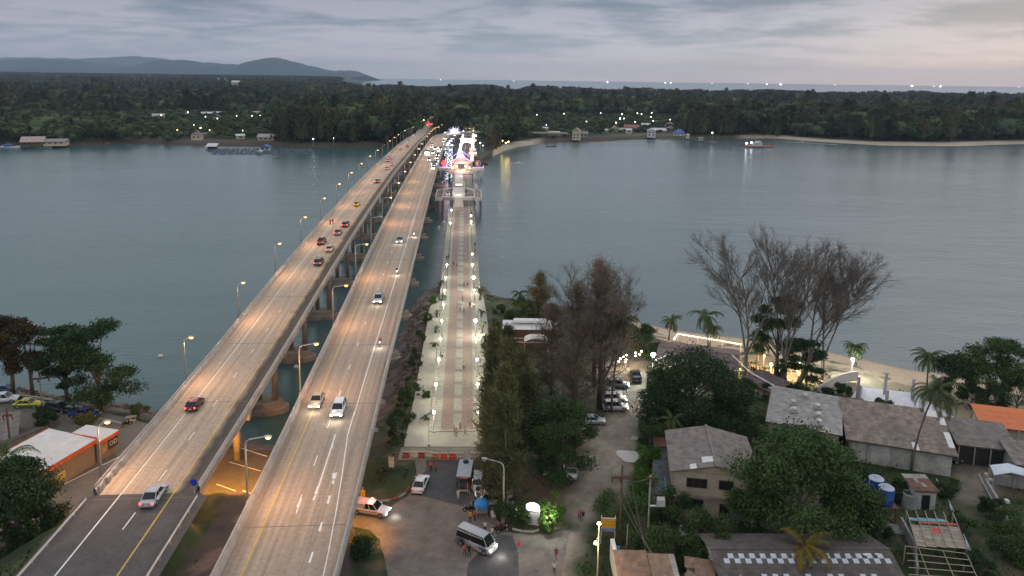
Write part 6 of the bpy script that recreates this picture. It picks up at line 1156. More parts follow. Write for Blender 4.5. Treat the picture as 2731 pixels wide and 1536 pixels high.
def person(label, px, py, pose='stand', shirt='white', legs='black', hd=0.0, z=3.0, sc=1.0, C=None, loc=None):
    p = loc or at(px, py, z); me = PM[pose].copy()
    for i_, m_ in enumerate((M_SKIN, M('cloth_' + shirt, PCOL[shirt], .85, .06), M('cloth_' + legs, PCOL[legs], .85, .06), M_HAIR, M_SHOE)): me.materials[i_] = m_
    o = mkobj('person', me, None, p, hd, sc * 1.0); tag(o, label, 'person'); return o
Z1 = 3.17
person('man in a pale shirt and khaki trousers, farthest back of the four on the promenade', 1228, 1152, 'stand', 'khaki', 'khaki', 1.2, Z1, 1.04); person('man in a tan shirt standing at the side of the four, facing inward', 1211, 1160, 'stand', 'khaki', 'khaki', .3, Z1, 1.02); person('man in a white shirt in front of the four on the promenade', 1217.5, 1166, 'stand', 'cream', 'khaki', 1.9, Z1, 1.0); person('man with a white sleeve standing apart, nearest the beach side of the four', 1241.5, 1163, 'walk', 'white', 'khaki', 2.9, Z1, 1.02)
person('lone walker in a pale shirt and dark shorts halfway up the promenade', 1237, 986, 'walk', 'cream', 'black', 1.4, Z1); person('man in white by the round bush at the promenade edge', 1129, 1051, 'stand', 'white', 'navy', 1.0, 3.15); person('person sitting by a globe lamp base on the outer promenade side', 1175, 953, 'sit', 'grey', 'black', 0, 3.15)
for k, (a, b2, ps, sh, lg, lb) in enumerate([(1234, 805, 'stand', 'black', 'black', 'man in black standing alone where the promenade narrows'), (1253, 822, 'stand', 'black', 'black', 'person in black beside the brightest globe lamp'), (1220.5, 826, 'walk', 'white', 'cream', 'woman in white on the outer side of the trio'), (1227, 829, 'walk', 'white', 'black', 'person with a white top and dark legs in the trio middle'), (1237, 839, 'walk', 'khaki', 'grey', 'walker trailing on the beach side of the trio'), (1259, 825, 'stand', 'cream', 'khaki', 'child-sized figure beside the person in black'), (1264, 826, 'stand', 'yellow', 'khaki', 'smaller figure next to the lamp on the beach side'),
                                              (1238, 768, 'walk', 'black', 'navy', 'darkly dressed walker beside one in red shorts'), (1247, 768, 'walk', 'maroon', 'red', 'walker in maroon and red carrying bags'), (1209, 711, 'walk', 'black', 'black', 'person in black walking on the red paving stripe'), (1217.5, 712, 'walk', 'white', 'black', 'person in a white top walking beside the one in black'), (1239.5, 686, 'stand', 'white', 'grey', 'person in white farther of the pair on the beach-side stripe'), (1241.5, 697, 'stand', 'white', 'khaki', 'person in white nearer of the pair on the beach-side stripe'),
                                              (1192, 694, 'stand', 'black', 'black', 'fishing figure in black at the outer railing'), (1197, 690, 'stand', 'maroon', 'black', 'second figure at the outer railing'), (1266, 673, 'stand', 'red', 'black', 'figure in red at the channel railing'), (1267, 655, 'sit', 'black', 'black', 'seated figure at the channel railing'), (1248, 597, 'sit', 'black', 'black', 'first of three seated figures near the stair overpass'), (1253.5, 597, 'stand', 'grey', 'black', 'middle of three figures near the stair overpass'), (1259, 598, 'sit', 'black', 'maroon', 'last of three seated figures near the stair overpass'), (1257, 573, 'stand', 'black', 'black', 'figure by the small lamp near the stairs')]):
    person(lb, a, b2, ps, sh, lg, k * 1.3, Z1 if b2 > 765 else FZ + .01, .78 if 'child' in lb or 'smaller' in lb else 1.0)
q = sv.location + Matrix.Rotation(FR, 3, 'Z') @ Vector((8.6, L1 * .78, 6.6)); person('dark figure standing on the channel-side balcony of the stair overpass', 0, 0, 'stand', 'black', 'black', 0, loc=q)
for k, dx in enumerate((-1.2, -.5)): q = pv_.location + Matrix.Rotation(FR, 3, 'Z') @ Vector((dx, 1.6, 5.0)); person(('first', 'second')[k] + ' of two silhouettes before the pink pavilion lanterns', 0, 0, 'stand', 'black', 'black', 1 + k, loc=q)
person('woman in a red top, farther of the two in red by the white sedan', 1149, 1256, 'stand', 'red', 'black', 1.0, 3.01); person('woman in a pink-red top, nearer of the two in red', 1162, 1260, 'stand', 'red', 'black', .4, 3.01, 1.02); person('man in a dark maroon shirt crossing the forecourt', 1250, 1322, 'walk', 'maroon', 'khaki', 2.5, 3.02); person('woman in a long white dress bending in the forecourt', 1222, 1333, 'stand', 'white', 'white', 2.0, 3.02, .95); person('man in a pale shirt at the raised van hatch', 1267, 1336, 'stand', 'white', 'black', .2, 3.02)
person('man in a yellow shirt beside the food cart', 1254, 1394, 'stand', 'yellow', 'black', 2.0, 3.02, 1.05); person('woman in a red shirt at the food cart', 1266, 1390, 'stand', 'red', 'black', .8, 3.02, 1.02); person('vendor behind the blue canopy, leaning on the motorbike', 1262, 1360, 'stand', 'navy', 'black', -.6, 3.02); person('person in white half hidden behind the silver minivan', 1293, 1420, 'stand', 'white', 'navy', 1.0, 3.02); person('person in pale blue near the minivan windscreen', 1311, 1436, 'stand', 'cream', 'navy', 1.6, 3.02)
person('woman in shorts behind the minivan, walking', 1239, 1482, 'walk', 'pink', 'black', -1.2, 3.02); person('man in black walking beside the woman behind the minivan', 1251, 1484, 'walk', 'black', 'black', -1.2, 3.02, 1.03); person('person in a pink shirt, one of the couple on the dirt track', 1545.5, 1388, 'walk', 'pink', 'navy', 4.7, 3.0, 1.03); person('person in black, one of the couple on the dirt track', 1555, 1391, 'walk', 'black', 'grey', 4.7, 3.0); person('woman in red shorts walking alone below the couple', 1483.5, 1492, 'walk', 'maroon', 'red', 4.4, 3.0); person('woman in white near the frame bottom on the dirt', 1478, 1530, 'walk', 'white', 'black', 4.6, 3.0)
for k, (a, b2, ps, sh, lb) in enumerate([(1994, 985, 'stand', 'black', 'diner standing by the terrace palm trunk'), (2003, 991, 'sit', 'maroon', 'diner seated nearest the terrace palm'), (2010, 993, 'sit', 'black', 'diner seated between two others on the terrace'), (2020, 990, 'sit', 'grey', 'diner in grey seated on the sand terrace'), (2066, 992, 'stand', 'black', 'waiter standing by the ivy-covered trunk'), (1720, 1075, 'stand', 'maroon', 'figure in dark red standing among leaves at the track edge')]): person(lb, a, b2, ps, sh, 'black', k, 3.0)
# riders sit on their machines
k = 0
for o in list(bpy.data.objects):
    if o.name.startswith('motorbike') and o.parent is None and (o.location.z > 8 or 'seated rider' in o['label']):
        person(('rider on the ' + o['label'].replace(' with a seated rider', '').replace(' with a bright headlight', ''))[:96], 0, 0, 'ride', ('red', 'black', 'grey', 'navy')[k % 4], 'black', o.rotation_euler.z, loc=o.location + Matrix.Rotation(o.rotation_euler.z, 3, 'Z') @ Vector((-.3, 0, .37))); k += 1
# ================================================================ vegetation
def M_leaf(name, col, var=.35, ov=.22, scale=.35):
    return M(name, col, .75, var, scale, objvar=ov, spec=.25)
ML_DK = M_leaf('dark_foliage', (.034, .066, .022)); ML_MD = M_leaf('green_foliage', (.052, .092, .028)); ML_LT = M_leaf('bright_foliage', (.075, .155, .022), .3, .1)
ML_CAS = M_leaf('casuarina_needles', (.125, .125, .050)); ML_BRN = M_leaf('dry_needles', (.19, .145, .105)); ML_PALM = M_leaf('palm_leaf', (.060, .085, .030), .25, .2)
def far_mat(name, cols):
    global N, L
    mt = bpy.data.materials.new(name); mt.use_nodes = True; N = mt.node_tree.nodes; L = mt.node_tree.links; b = N['Principled BSDF']; b.inputs['Roughness'].default_value = .9; b.inputs['Specular IOR Level'].default_value = .1
    g = N.new('ShaderNodeNewGeometry'); n1_ = noise(g.outputs['Position'], .011, 4, .6); n2_ = noise(g.outputs['Position'], .045, 2, .5); c = ramp(n1_, [(.36, cols[0]), (.5, cols[1]), (.62, cols[2])]); c = mixc(ramp(n2_, [(.42, (0, 0, 0)), (.62, (1, 1, 1))]), c, cols[3])
    oi = N.new('ShaderNodeObjectInfo'); c = mixc(1.0, c, ramp(oi.outputs['Random'], [(0, (.45, .5, .5)), (.5, (1, 1, .9)), (1, (1.7, 1.7, 1.3))]), 'MULTIPLY'); L.new(c, b.inputs['Base Color']); MATS[name] = mt; return mt
ML_FAR = far_mat('far_foliage', [(.044, .062, .042), (.072, .102, .052), (.100, .096, .062), (.056, .074, .048)]); M_BARKP = M('palm_bark', (.14, .11, .085), .9, .25, 2)
ML_YEL = M_leaf('yellow_lit_palm_leaf', (.13, .10, .02))  # yellow light on the fronds is put into the leaf colour
def leafquads(P_, size, rs, asp=.55, up=0.0, dirs=None):
    n = len(P_); a = rs.normal(size=(n, 3)) if dirs is None else dirs + rs.normal(size=(n, 3)) * .25
    a /= np.linalg.norm(a, axis=1)[:, None] + 1e-9
    c = rs.normal(size=(n, 3)); c[:, 2] += up; b = np.cross(a, c); b /= np.linalg.norm(b, axis=1)[:, None] + 1e-9
    s = size * rs.uniform(.6, 1.3, (n, 1)); a = a * s; b = b * s * asp
    V = np.stack([P_ - a, P_ - b * .9, P_ + a, P_ + b], 1).reshape(-1, 3); F = np.arange(4 * n).reshape(-1, 4); return V, F
def cloud(cs, rr, n, rs, shell=.55, flat=1.0):
    k = rs.randint(0, len(cs), n); d = rs.normal(size=(n, 3)); d /= np.linalg.norm(d, axis=1)[:, None]
    r = (shell + (1 - shell) * rs.rand(n)) * (1 + .2 * rs.normal(size=n)); q = np.array(cs)[k] + d * (np.array(rr)[k] * r)[:, None] * np.array([1, 1, flat]); return q
def broad_meshes(seed, H, R, nleaf=6000, leaf=.28, ncl=22, flat=.6, low=.3, mat=None, trunkr=None, columnar=False):
    rs = np.random.RandomState(seed); cs = []; rr = []
    for i in range(ncl):
        t = rs.rand() ** .8; a = rs.rand() * 2 * PI; z = low * H + (1 - low) * H * t * .92
        env = math.sqrt(max(0.05, 1 - (abs(t - .38) / .66) ** 2)); rad = R * env * math.sqrt(rs.rand()) * .86
        cs.append((cos(a) * rad, sin(a) * rad, z)); rr.append(R * rs.uniform(.24, .40))
    cs = np.array(cs); rr = np.array(rr); cs[:, 2] = np.minimum(cs[:, 2], H - rr * flat * .9)
    q = cloud(cs, rr, int(nleaf * 1.75), rs, .42, flat); V, F = leafquads(q, leaf * .74, rs)
    crown = fastmesh('crown', V, F, mat or ML_MD)
    b = MB(); tr = trunkr or H * .022; top = (rs.normal() * .3, rs.normal() * .3, H * .55)
    b.tube([(0, 0, -.4), (rs.normal() * .1, rs.normal() * .1, H * .2), top], [tr * 1.3, tr, tr * .55], 7)
    for i in range(min(ncl, 12)):
        c = cs[i]; z0 = H * rs.uniform(.18, .5); b.tube([(0, 0, z0), (c[0] * .5, c[1] * .5, (z0 + c[2]) / 2 + .2), tuple(c)], [tr * .5, tr * .3, tr * .1], 5, False)
    return b.mesh('trunk', M_BARK, True), crown
def feathery_meshes(seed, H, R, n=9000, mat=None, low=.08, wisp=.75):
    rs = np.random.RandomState(seed); b = MB(); tr = H * .014 + .08
    H0 = H; H = H * .93; b.tube([(0, 0, -.4), (rs.normal() * .15, rs.normal() * .15, H * .5), (rs.normal() * .2, rs.normal() * .2, H * .95)], [tr * 1.2, tr * .7, tr * .15], 7)
    P_ = []; Dr = []; nb = int(38 + H * 2)
    for i in range(nb):
        t = low + (1 - low) * rs.rand(); z = H * t; a = rs.rand() * 2 * PI; ln = R * (1.12 - t) ** .6 * rs.uniform(.6, 1.1)
        if t > .9: ln *= .6
        e = np.array([cos(a) * ln, sin(a) * ln, ln * rs.uniform(.35, .95)]); z0 = np.array([0, 0, z - ln * .3])
        b.tube([tuple(z0), tuple(z0 + e * .5 + [0, 0, .1]), tuple(z0 + e)], [tr * .22, tr * .12, .02], 4, False)
        k = max(6, int(n / nb)); s = rs.uniform(.15, 1.08, k)[:, None]; p = z0 + e * s + rs.normal(size=(k, 3)) * (.10 + .13 * R * s)
        P_.append(p); Dr.append(np.tile(e / np.linalg.norm(e) * .5 + [0, 0, .25], (k, 1)) + rs.normal(size=(k, 3)) * .45)
    P_ = np.concatenate(P_); Dr = np.concatenate(Dr); V, F = leafquads(P_, wisp * .62, rs, .12, 0, Dr)
    return b.mesh('trunk', M_BARK, True), fastmesh('crown', V, F, mat or ML_CAS)
def bare_meshes(seed, H, spread, lean=(0, 0), nneed=5200, leaders=3):
    rs = np.random.RandomState(seed); b = MB(); P_ = []; Dr = []
    def branch(p, d, ln, r, lev):
        pts = [p]; q = p.copy(); dd = d / np.linalg.norm(d); ns = 4 if lev < 2 else 3
        for i in range(ns):
            dd = dd + rs.normal(size=3) * (.06 + .03 * lev) + np.array([0, 0, .075]); dd /= np.linalg.norm(dd); q = q + dd * ln / ns; pts.append(q.copy())
        b.tube([tuple(k) for k in pts], [r * (1 - .8 * i / ns) + .008 for i in range(ns + 1)], 6 if lev == 0 else (4 if lev == 1 else 3), False)
        if lev >= 3:
            k = 6; s = rs.rand(k); o = np.array([pts[min(ns - 1, int(x * ns))] for x in s]) + rs.normal(size=(k, 3)) * .34; P_.append(o); Dr.append(np.tile(dd, (k, 1)) * .9 + rs.normal(size=(k, 3)) * .3); return
        nb = (13, 8, 5)[lev]
        for i in range(nb):
            t = rs.uniform(.22 if lev else .3, 1.0); j = min(ns - 1, int(t * ns)); f = t * ns - j; o = pts[j] * (1 - f) + pts[j + 1] * f
            a = rs.normal(size=3); a -= a.dot(dd) * dd; a /= np.linalg.norm(a); nd = dd * rs.uniform(.9, 1.4) + a * rs.uniform(.45, .95) * (spread if lev == 0 else .8)
            branch(o, nd, ln * rs.uniform(.34, .58) * (1.15 - .35 * t), r * .42, lev + 1)
    base = np.array([0., 0., -.5]); th = H * rs.uniform(.22, .28); tr = H * .016 + .1
    mid = base + np.array([lean[0] * th, lean[1] * th, th]); b.tube([tuple(base), tuple((base + mid) / 2 + [.05, 0, 0]), tuple(mid)], [tr * 1.25, tr * 1.05, tr * .9], 9, False)
    for i in range(leaders):
        a = 2 * PI * i / leaders + rs.rand(); d = np.array([cos(a) * .33 * spread + lean[0], sin(a) * .2 * spread + lean[1], 1.0]); branch(mid, d, H - th, tr * .5, 0)
    P_ = np.concatenate(P_); Dr = np.concatenate(Dr); V, F = leafquads(P_, .5, rs, .05, 0, Dr); sz_ = V[:, 2].max() / H; V = V / sz_ * np.array([1.12, 1.12, 1]); b.v = [(a / sz_ * 1.12, c / sz_ * 1.12, d_ / sz_) for a, c, d_ in b.v]
    return b.mesh('branches', M('pale_bark', (.16, .135, .12), .95, .25, 1.5), True), fastmesh('crown', V, F, M_leaf('sparse_twigs', (.21, .175, .145)))
def palm_meshes(seed, H, R, lean=(.6, .2), nf=22, mat=None):
    rs = np.random.RandomState(seed); b = MB(); pts = [(lean[0] * t * t, lean[1] * t * t, H * t - .3 * (t == 0)) for t in (0, .25, .5, .75, 1)]
    b.tube(pts, [.24, .18, .15, .13, .12], 8); tm = b.mesh('trunk', M_BARKP, True); fr = []; top = np.array(pts[-1])
    for i in range(nf):
        a = i * 2.39996 + rs.rand() * .3; el = RAD(rs.uniform(-35, 70)); ln = R * rs.uniform(.85, 1.12); h = np.array([cos(a), sin(a), 0]); q = top.copy(); ps = [q.copy()]; e = el
        for s in range(7):
            d = h * cos(e) + np.array([0, 0, sin(e)]); q = q + d * ln / 7; ps.append(q.copy()); e -= RAD(15 + 4 * (s > 3))
        fb = MB(); fb.tube([tuple(k) for k in ps], [.05, .045, .04, .03, .025, .02, .015, .01], 3, False); side = np.cross(h, [0, 0, 1.])
        for s in range(26):
            t = .12 + .88 * s / 26; j = min(6, int(t * 7)); f = t * 7 - j; o = ps[j] * (1 - f) + ps[min(7, j + 1)] * f; dd = (ps[min(7, j + 1)] - ps[j]); dd /= np.linalg.norm(dd)
            for sg in (-1, 1):
                l = R * .24 * (1 - abs(t - .45) * .9) * rs.uniform(.85, 1.1); v = (side * sg * .8 + dd * .55 + np.array([0, 0, -.45])); v /= np.linalg.norm(v); w = dd * .075
                fb.add([tuple(o - w), tuple(o + w), tuple(o + v * l + [0, 0, -.05])], [(0, 1, 2)])
        fr.append(fb.mesh('frond', mat or ML_PALM))
    return tm, fr
def plant_tree(name, label, meshes, loc, rz=0, group=None, sc=1.0, cat='tree', names=('trunk', 'crown')):
    t = thing(name, label, cat, loc, rz, group, sc)
    for n_, me in zip(names, meshes):
        if me is not None: mkobj(n_, me, t)
    return t
def T(kind, px, py, top, label, R=None, seed=1, group=None, z=3.0, name=None, **k):
    p = at(px, py, z); H = zat(px, p.y, top) - z
    if kind == 'broad': ms = broad_meshes(seed, H, R, **k); return plant_tree(name or 'broadleaf_tree', label, ms, p, seed, group)
    if kind == 'feather': ms = feathery_meshes(seed, H, R, **k); return plant_tree(name or 'casuarina_tree', label, ms, p, seed, group)
    if kind == 'bare': ms = bare_meshes(seed, H, R, **k); return plant_tree(name or 'bare_casuarina_tree', label, ms, p, 0, group, names=('branches', 'crown'))
    if kind == 'palm':
        tm, fr = palm_meshes(seed, H, R, **k); t = thing('palm_tree', label, 'palm', p, 0, group); mkobj('trunk', tm, t)
        for f in fr: mkobj('frond', f, t)
        return t
    if kind == 'bush': ms = broad_meshes(seed, H, R, low=.05, flat=.8, **k); return plant_tree(name or 'bush', label, ms, p, seed, group, cat='bush')
# --- outer-side parking trees
T('broad', 268, 1092, 850, 'tall layered sea almond tree standing on the shore by the blue pickup', 7.2, 11, nleaf=9500, leaf=.30, ncl=30, flat=.38, low=.12, mat=ML_DK)
T('broad', 182, 1072, 862, 'dark spreading tree between the brown tree and the tall sea almond', 5.6, 12, nleaf=6500, leaf=.30, ncl=20, flat=.4, low=.3, mat=ML_DK)
for k, (x, y, t_, r, lb) in enumerate([(35, 1050, 842, 5.5, 'brownish tree with bare trunks at the shore, above the yellow taxi'), (-20, 1055, 838, 6, 'brown-leaved tree cut by the frame edge, over the blue and white cars'), (88, 1052, 858, 4.2, 'slim brown-green tree nearest the power pole on the shore')]):
    T('broad', x, y, t_, lb, r, 20 + k, nleaf=5000, leaf=.28, ncl=18, flat=.5, low=.38, mat=M_leaf('brown_foliage', (.062, .050, .024)))
T('bush', 112, 1140, 1072, 'round dark green young tree growing in the parking lot', 2.4, 31, nleaf=2600, leaf=.2, ncl=12, mat=ML_DK)
T('bush', 228, 1160, 1105, 'yellow-green bush lit by the street lamp behind the white-roofed shop', 2.0, 32, nleaf=2200, leaf=.18, ncl=10, mat=M_leaf('lamp_lit_foliage', (.10, .10, .02)))  # the lamp's yellow light is painted into these leaves
T('bush', 372, 1108, 1076, 'low green bush on the rocky shore beside the outer bridge', 1.9, 33, nleaf=1600, leaf=.18, ncl=9)
T('broad', 62, 1505, 1232, 'dense dark tree filling the lower corner below the white-roofed shop', 5.6, 34, nleaf=13000, leaf=.26, ncl=34, flat=.7, low=.10, mat=ML_DK)
T('broad', 10, 1440, 1255, 'dark tree behind the corner thicket, beside the arching palm frond', 4.2, 35, nleaf=6000, leaf=.26, ncl=18, flat=.7, low=.1, mat=ML_DK)
T('broad', 118, 1500, 1330, 'smaller dark tree with whitewashed trunk at the embankment foot', 2.6, 36, nleaf=4500, leaf=.22, ncl=14, flat=.8, low=.2, mat=ML_DK)
T('palm', 15, 1330, 1222, 'coconut palm showing arching fronds over the white shop roof corner', 4.2, 37, nf=16)
# --- beside the promenade
cas = [(1345, 1350, 1050, 3.9, 'tall olive casuarina next to the forecourt lamp and white van'), (1308, 1268, 1030, 2.6, 'casuarina overhanging the water barriers at the promenade corner'), (1345, 1215, 960, 3.0, 'dark feathery casuarina, second back from the forecourt'), (1312, 1160, 925, 2.7, 'feathery casuarina screening the promenade beside the two nearest globe lamps'),
       (1350, 1120, 890, 3.0, 'feathery casuarina midway along the promenade hedge row'), (1318, 1060, 870, 2.5, 'olive casuarina halfway up the promenade edge'), (1355, 1040, 862, 2.8, 'casuarina standing between the promenade and the white-roofed brown hall'), (1322, 985, 848, 2.2, 'slim casuarina at the far end of the promenade row'), (1385, 1080, 930, 3.0, 'casuarina just in front of the small white awning'), (1400, 1180, 985, 3.2, 'casuarina behind the broad dark tree by the dirt track')]
for k, (x, y, t_, r, lb) in enumerate(cas): T('feather', x, y, t_, lb, r, 40 + k, n=11000 if k < 3 else 7500, mat=ML_CAS if k % 3 else M_leaf('casuarina_needles_dark', (.080, .088, .034)))
T('broad', 1498, 1290, 1068, 'broad dark tree beside the dirt track, white pickup parked under it', 5.6, 55, nleaf=9500, leaf=.26, ncl=30, flat=.65, low=.08, mat=ML_DK)
T('broad', 1440, 1250, 1085, 'dark tree squeezed between the casuarina and the broad tree by the track', 4.4, 56, nleaf=6500, leaf=.26, ncl=20, flat=.7, low=.05, mat=ML_DK)
bigc = [(1598, 1088, 690, 7.0, 'tallest brown feathery casuarina beside the parked white cars'), (1530, 1120, 730, 5.6, 'brown feathery casuarina standing deeper behind the silver sedan'), (1470, 1050, 800, 5.0, 'brown feathery casuarina beside the white-roofed brown hall'), (1585, 1030, 668, 5.2, 'wispy brown casuarina rising highest against the channel behind the car park'), (1655, 950, 800, 4.2, 'thin brown casuarina by the string of bulbs and the beach palm')]
for k, (x, y, t_, r, lb) in enumerate(bigc): T('feather', x, y, t_, lb, r, 60 + k, n=9500, mat=ML_BRN, wisp=.6, low=.12 if k < 3 else .25)
T('bare', 1608, 1070, 680, 'nearly bare multi-stemmed casuarina among the brown trees by the car park', .9, 66, leaders=3)
T('feather', 1437, 862, 722, 'golden brown casuarina standing alone on the rocky shore', 3.9, 67, n=7000, mat=M_leaf('golden_needles', (.17, .135, .06)))
T('broad', 1395, 865, 792, 'low green tree on the rocky shore beside the golden casuarina', 3.3, 68, nleaf=3200, leaf=.24, ncl=14, mat=ML_MD)
T('palm', 1378, 862, 782, 'small coconut palm on the rocky shore by the wooden bench', 2.8, 69, nf=14)
T('broad', 1470, 870, 815, 'low green shrub tree between the golden casuarina and the brown trees', 2.6, 70, nleaf=2500, leaf=.24, ncl=10)
# --- bare giants
T('bare', 1985, 1018, 604, 'tall bare-limbed casuarina nearest the beach restaurant roof, limbs fanning seaward', 1.05, 81, leaders=3)
T('bare', 2088, 1034, 606, 'tall bare casuarina in the middle, its trunk wrapped in ivy', .8, 82, leaders=3)
T('bare', 2125, 1030, 640, 'leaning bare casuarina reaching over the beach, closest to the lone lit palm', 1.0, 83, lean=(.38, .1), leaders=3)
T('bare', 2190, 1010, 650, 'slender bare casuarina stems crowding behind the leaning one', .85, 84, leaders=2)
T('bush', 2080, 1046, 955, 'ivy mantle climbing the middle bare casuarina trunk', 1.5, 85, nleaf=3200, leaf=.18, ncl=16, name='ivy', mat=ML_DK)
T('broad', 2068, 1012, 782, 'dense dark tree filling the gap between the bare casuarinas', 5.2, 86, nleaf=9000, leaf=.3, ncl=30, flat=.5, low=.2, mat=ML_DK)
T('broad', 2150, 1020, 900, 'low dark sea almond beneath the leaning bare casuarina', 4.4, 87, nleaf=4200, leaf=.3, ncl=18, flat=.4, low=.2, mat=ML_DK)
T('broad', 1728, 955, 868, 'bright green rounded tree at the beach edge beside the white floodlight', 3.9, 88, nleaf=4800, leaf=.25, ncl=18, flat=.5, low=.15, mat=ML_MD)
T('bush', 1690, 905, 868, 'sprawling green beach shrub next to the brown casuarina', 3.2, 89, nleaf=2400, leaf=.22, ncl=10, mat=ML_MD)
# --- village trees
vt = [(1845, 1148, 938, 8.4, 11500, 'very broad dark tree hiding the restaurant roof, next to the track', ML_DK), (1760, 1130, 985, 4.6, 5500, 'dark tree leaning over the dirt track by the parked black car', ML_DK), (1950, 1150, 1025, 5.0, 5200, 'dark tree left of the vented grey roof', ML_DK),
      (2128, 1440, 1152, 8.6, 16000, 'huge rounded green tree in the middle of the village houses', ML_MD), (2245, 1420, 1225, 4.8, 6000, 'green tree between the huge rounded tree and the blue water tanks', ML_MD), (2020, 1400, 1240, 4.4, 5500, 'green tree crown brushing the two-storey house corner', ML_MD)]
for k, (x, y, t_, r, n_, lb, mt) in enumerate(vt): T('broad', x, y, t_, lb.replace('left of', 'beside'), r, 90 + k, nleaf=n_, leaf=.30, ncl=36, flat=.62, low=.06, mat=mt)
bs = [(1732, 1200, 1108, 2.4, 'leafy shrub beside the dirt track below the broad dark tree', ML_MD), (1722, 1262, 1190, 2.2, 'bright green shrub behind the white gravel heap', ML_LT), (1712, 1330, 1250, 2.5, 'bright green shrub facing the crossarm pole', ML_LT), (1668, 1415, 1300, 3.3, 'big green shrub wrapped round the foot of the crossarm pole', ML_MD),
      (1785, 1395, 1290, 2.6, 'green shrub below the two-storey house corner', ML_MD), (1825, 1440, 1345, 3.0, 'olive shrub hiding the small brown-roofed hut', ML_MD), (1895, 1480, 1375, 3.2, 'shrub tree between the hut and the skylit roof', ML_MD), (1945, 1500, 1420, 2.8, 'dark shrub beside the brown gabled roof', ML_DK), (1780, 1490, 1405, 2.8, 'green shrub behind the brown corrugated roofs', ML_MD),
      (1840, 1510, 1440, 2.6, 'green shrub touching the ridge of the brown roofs', ML_DK), (2020, 1180, 1115, 2.6, 'shrub beside the low wall near the vented grey roof', ML_MD), (2060, 1215, 1150, 2.8, 'green shrub under the front wall of the vented building', ML_MD), (2310, 1330, 1255, 2.6, 'shrub mass behind the blue water tanks', ML_DK),
      (2395, 1330, 1275, 2.0, 'shrub between the tanks and the small hut', ML_DK), (2320, 1420, 1350, 2.4, 'dark shrub at the foot of the tank stand', ML_DK), (2530, 1330, 1280, 1.7, 'green shrub beside the small white hut', ML_MD), (2690, 1440, 1360, 2.3, 'leafy banana clump beside the broken wall', ML_MD), (2600, 1530, 1480, 2.0, 'dark round shrub at the pergola corner', ML_DK),
      (2700, 1500, 1430, 2.5, 'green shrub at the lower corner of the village', ML_MD), (2350, 1105, 1062, 1.7, 'low leafy vine patch beside the rusty white-striped roof', ML_MD), (2245, 1062, 1018, 1.9, 'small dark tree in front of the curved white wall', ML_DK), (1990, 1058, 1010, 2.2, 'shrub at the restaurant path, beside the neon sign', ML_DK),
      (2120, 1062, 1030, 2.6, 'low hedge shrub at the foot of the bare casuarinas', ML_DK), (2200, 1068, 1036, 2.2, 'low shrub between the casuarinas and the curved wall', ML_DK), (2050, 1062, 1024, 2.4, 'shrub near the white path beams', ML_DK), (1475, 1395, 1318, 2.2, 'bright green shrub lit by the glowing sign board', ML_LT), (1388, 1392, 1345, 1.6, 'shrub on the casuarina side of the glowing sign board', ML_MD),
      (1455, 1418, 1380, 1.3, 'low bright shrub below the glowing sign board', ML_LT), (1350, 1400, 1340, 1.9, 'shrub behind the unlit forecourt lamp post', ML_DK), (975, 1478, 1436, 3.0, 'spiky dark shrub beside the middle bridge wall', ML_DK), (1060, 1180, 1095, 2.0, 'green shrub on the causeway bank above the parked scooters', ML_MD),
      (1082, 1120, 1040, 1.9, 'shrub on the rocky causeway bank near the barriers', ML_MD), (1095, 1060, 1000, 1.7, 'shrub midway up the rocky causeway bank', ML_MD), (1110, 980, 930, 1.6, 'shrub on the causeway bank beside the fourth globe lamp', ML_DK), (1118, 920, 880, 1.4, 'shrub on the upper causeway bank', ML_MD), (1140, 855, 835, 1.2, 'low shrub at the upper plaza edge', ML_MD),
      (1155, 808, 790, 1.5, 'bright green shrub at the footbridge shoulder', ML_LT), (1335, 835, 812, 2.0, 'green creeper patch on the rocks by the plaza corner', ML_MD), (1370, 848, 826, 2.2, 'green creeper patch beside the wooden bench', ML_MD), (1138, 1062, 1046, .9, 'round bush standing on the promenade paving beside a man', ML_MD), (1292, 935, 915, .9, 'clipped round bush on the promenade plaza beach side', ML_LT),
      (2590, 1090, 1030, 3.2, 'dark undergrowth at the beach end below the flat-topped tree', ML_DK), (2650, 1100, 1020, 3.6, 'dark undergrowth above the orange roof', ML_DK), (2710, 1105, 1010, 3.6, 'dark thicket at the frame edge above the orange roof', ML_DK), (2660, 1160, 1125, 1.3, 'small bush growing in front of the orange roof', ML_MD), (2240, 1230, 1190, 1.8, 'green shrub at the wall under the long weathered roof', ML_DK),
      (1700, 1490, 1440, 1.5, 'grassy shrub behind the yellow banner', ML_DK), (2560, 1420, 1370, 1.5, 'shrub along the white pipe fence', ML_MD), (2640, 1380, 1330, 1.6, 'shrub between the dirt yard and the concrete wall', ML_DK)]
for k, (x, y, t_, r, lb, mt) in enumerate(bs): r = r * 1.22 if x > 1600 and y > 1100 else r; T('bush', x, y, t_, lb, r, 120 + k, nleaf=int(900 + 620 * r), leaf=.20, ncl=11, mat=mt)
T('broad', 2672, 1075, 908, 'wide flat-topped sea almond tree over the far end of the beach', 7.4, 180, nleaf=8500, leaf=.3, ncl=30, flat=.35, low=.35, mat=ML_MD)
T('broad', 2530, 1062, 948, 'round dark tree on the beach between two palms and the flat-topped tree', 4.2, 181, nleaf=5500, leaf=.28, ncl=22, flat=.7, low=.05, mat=ML_DK)
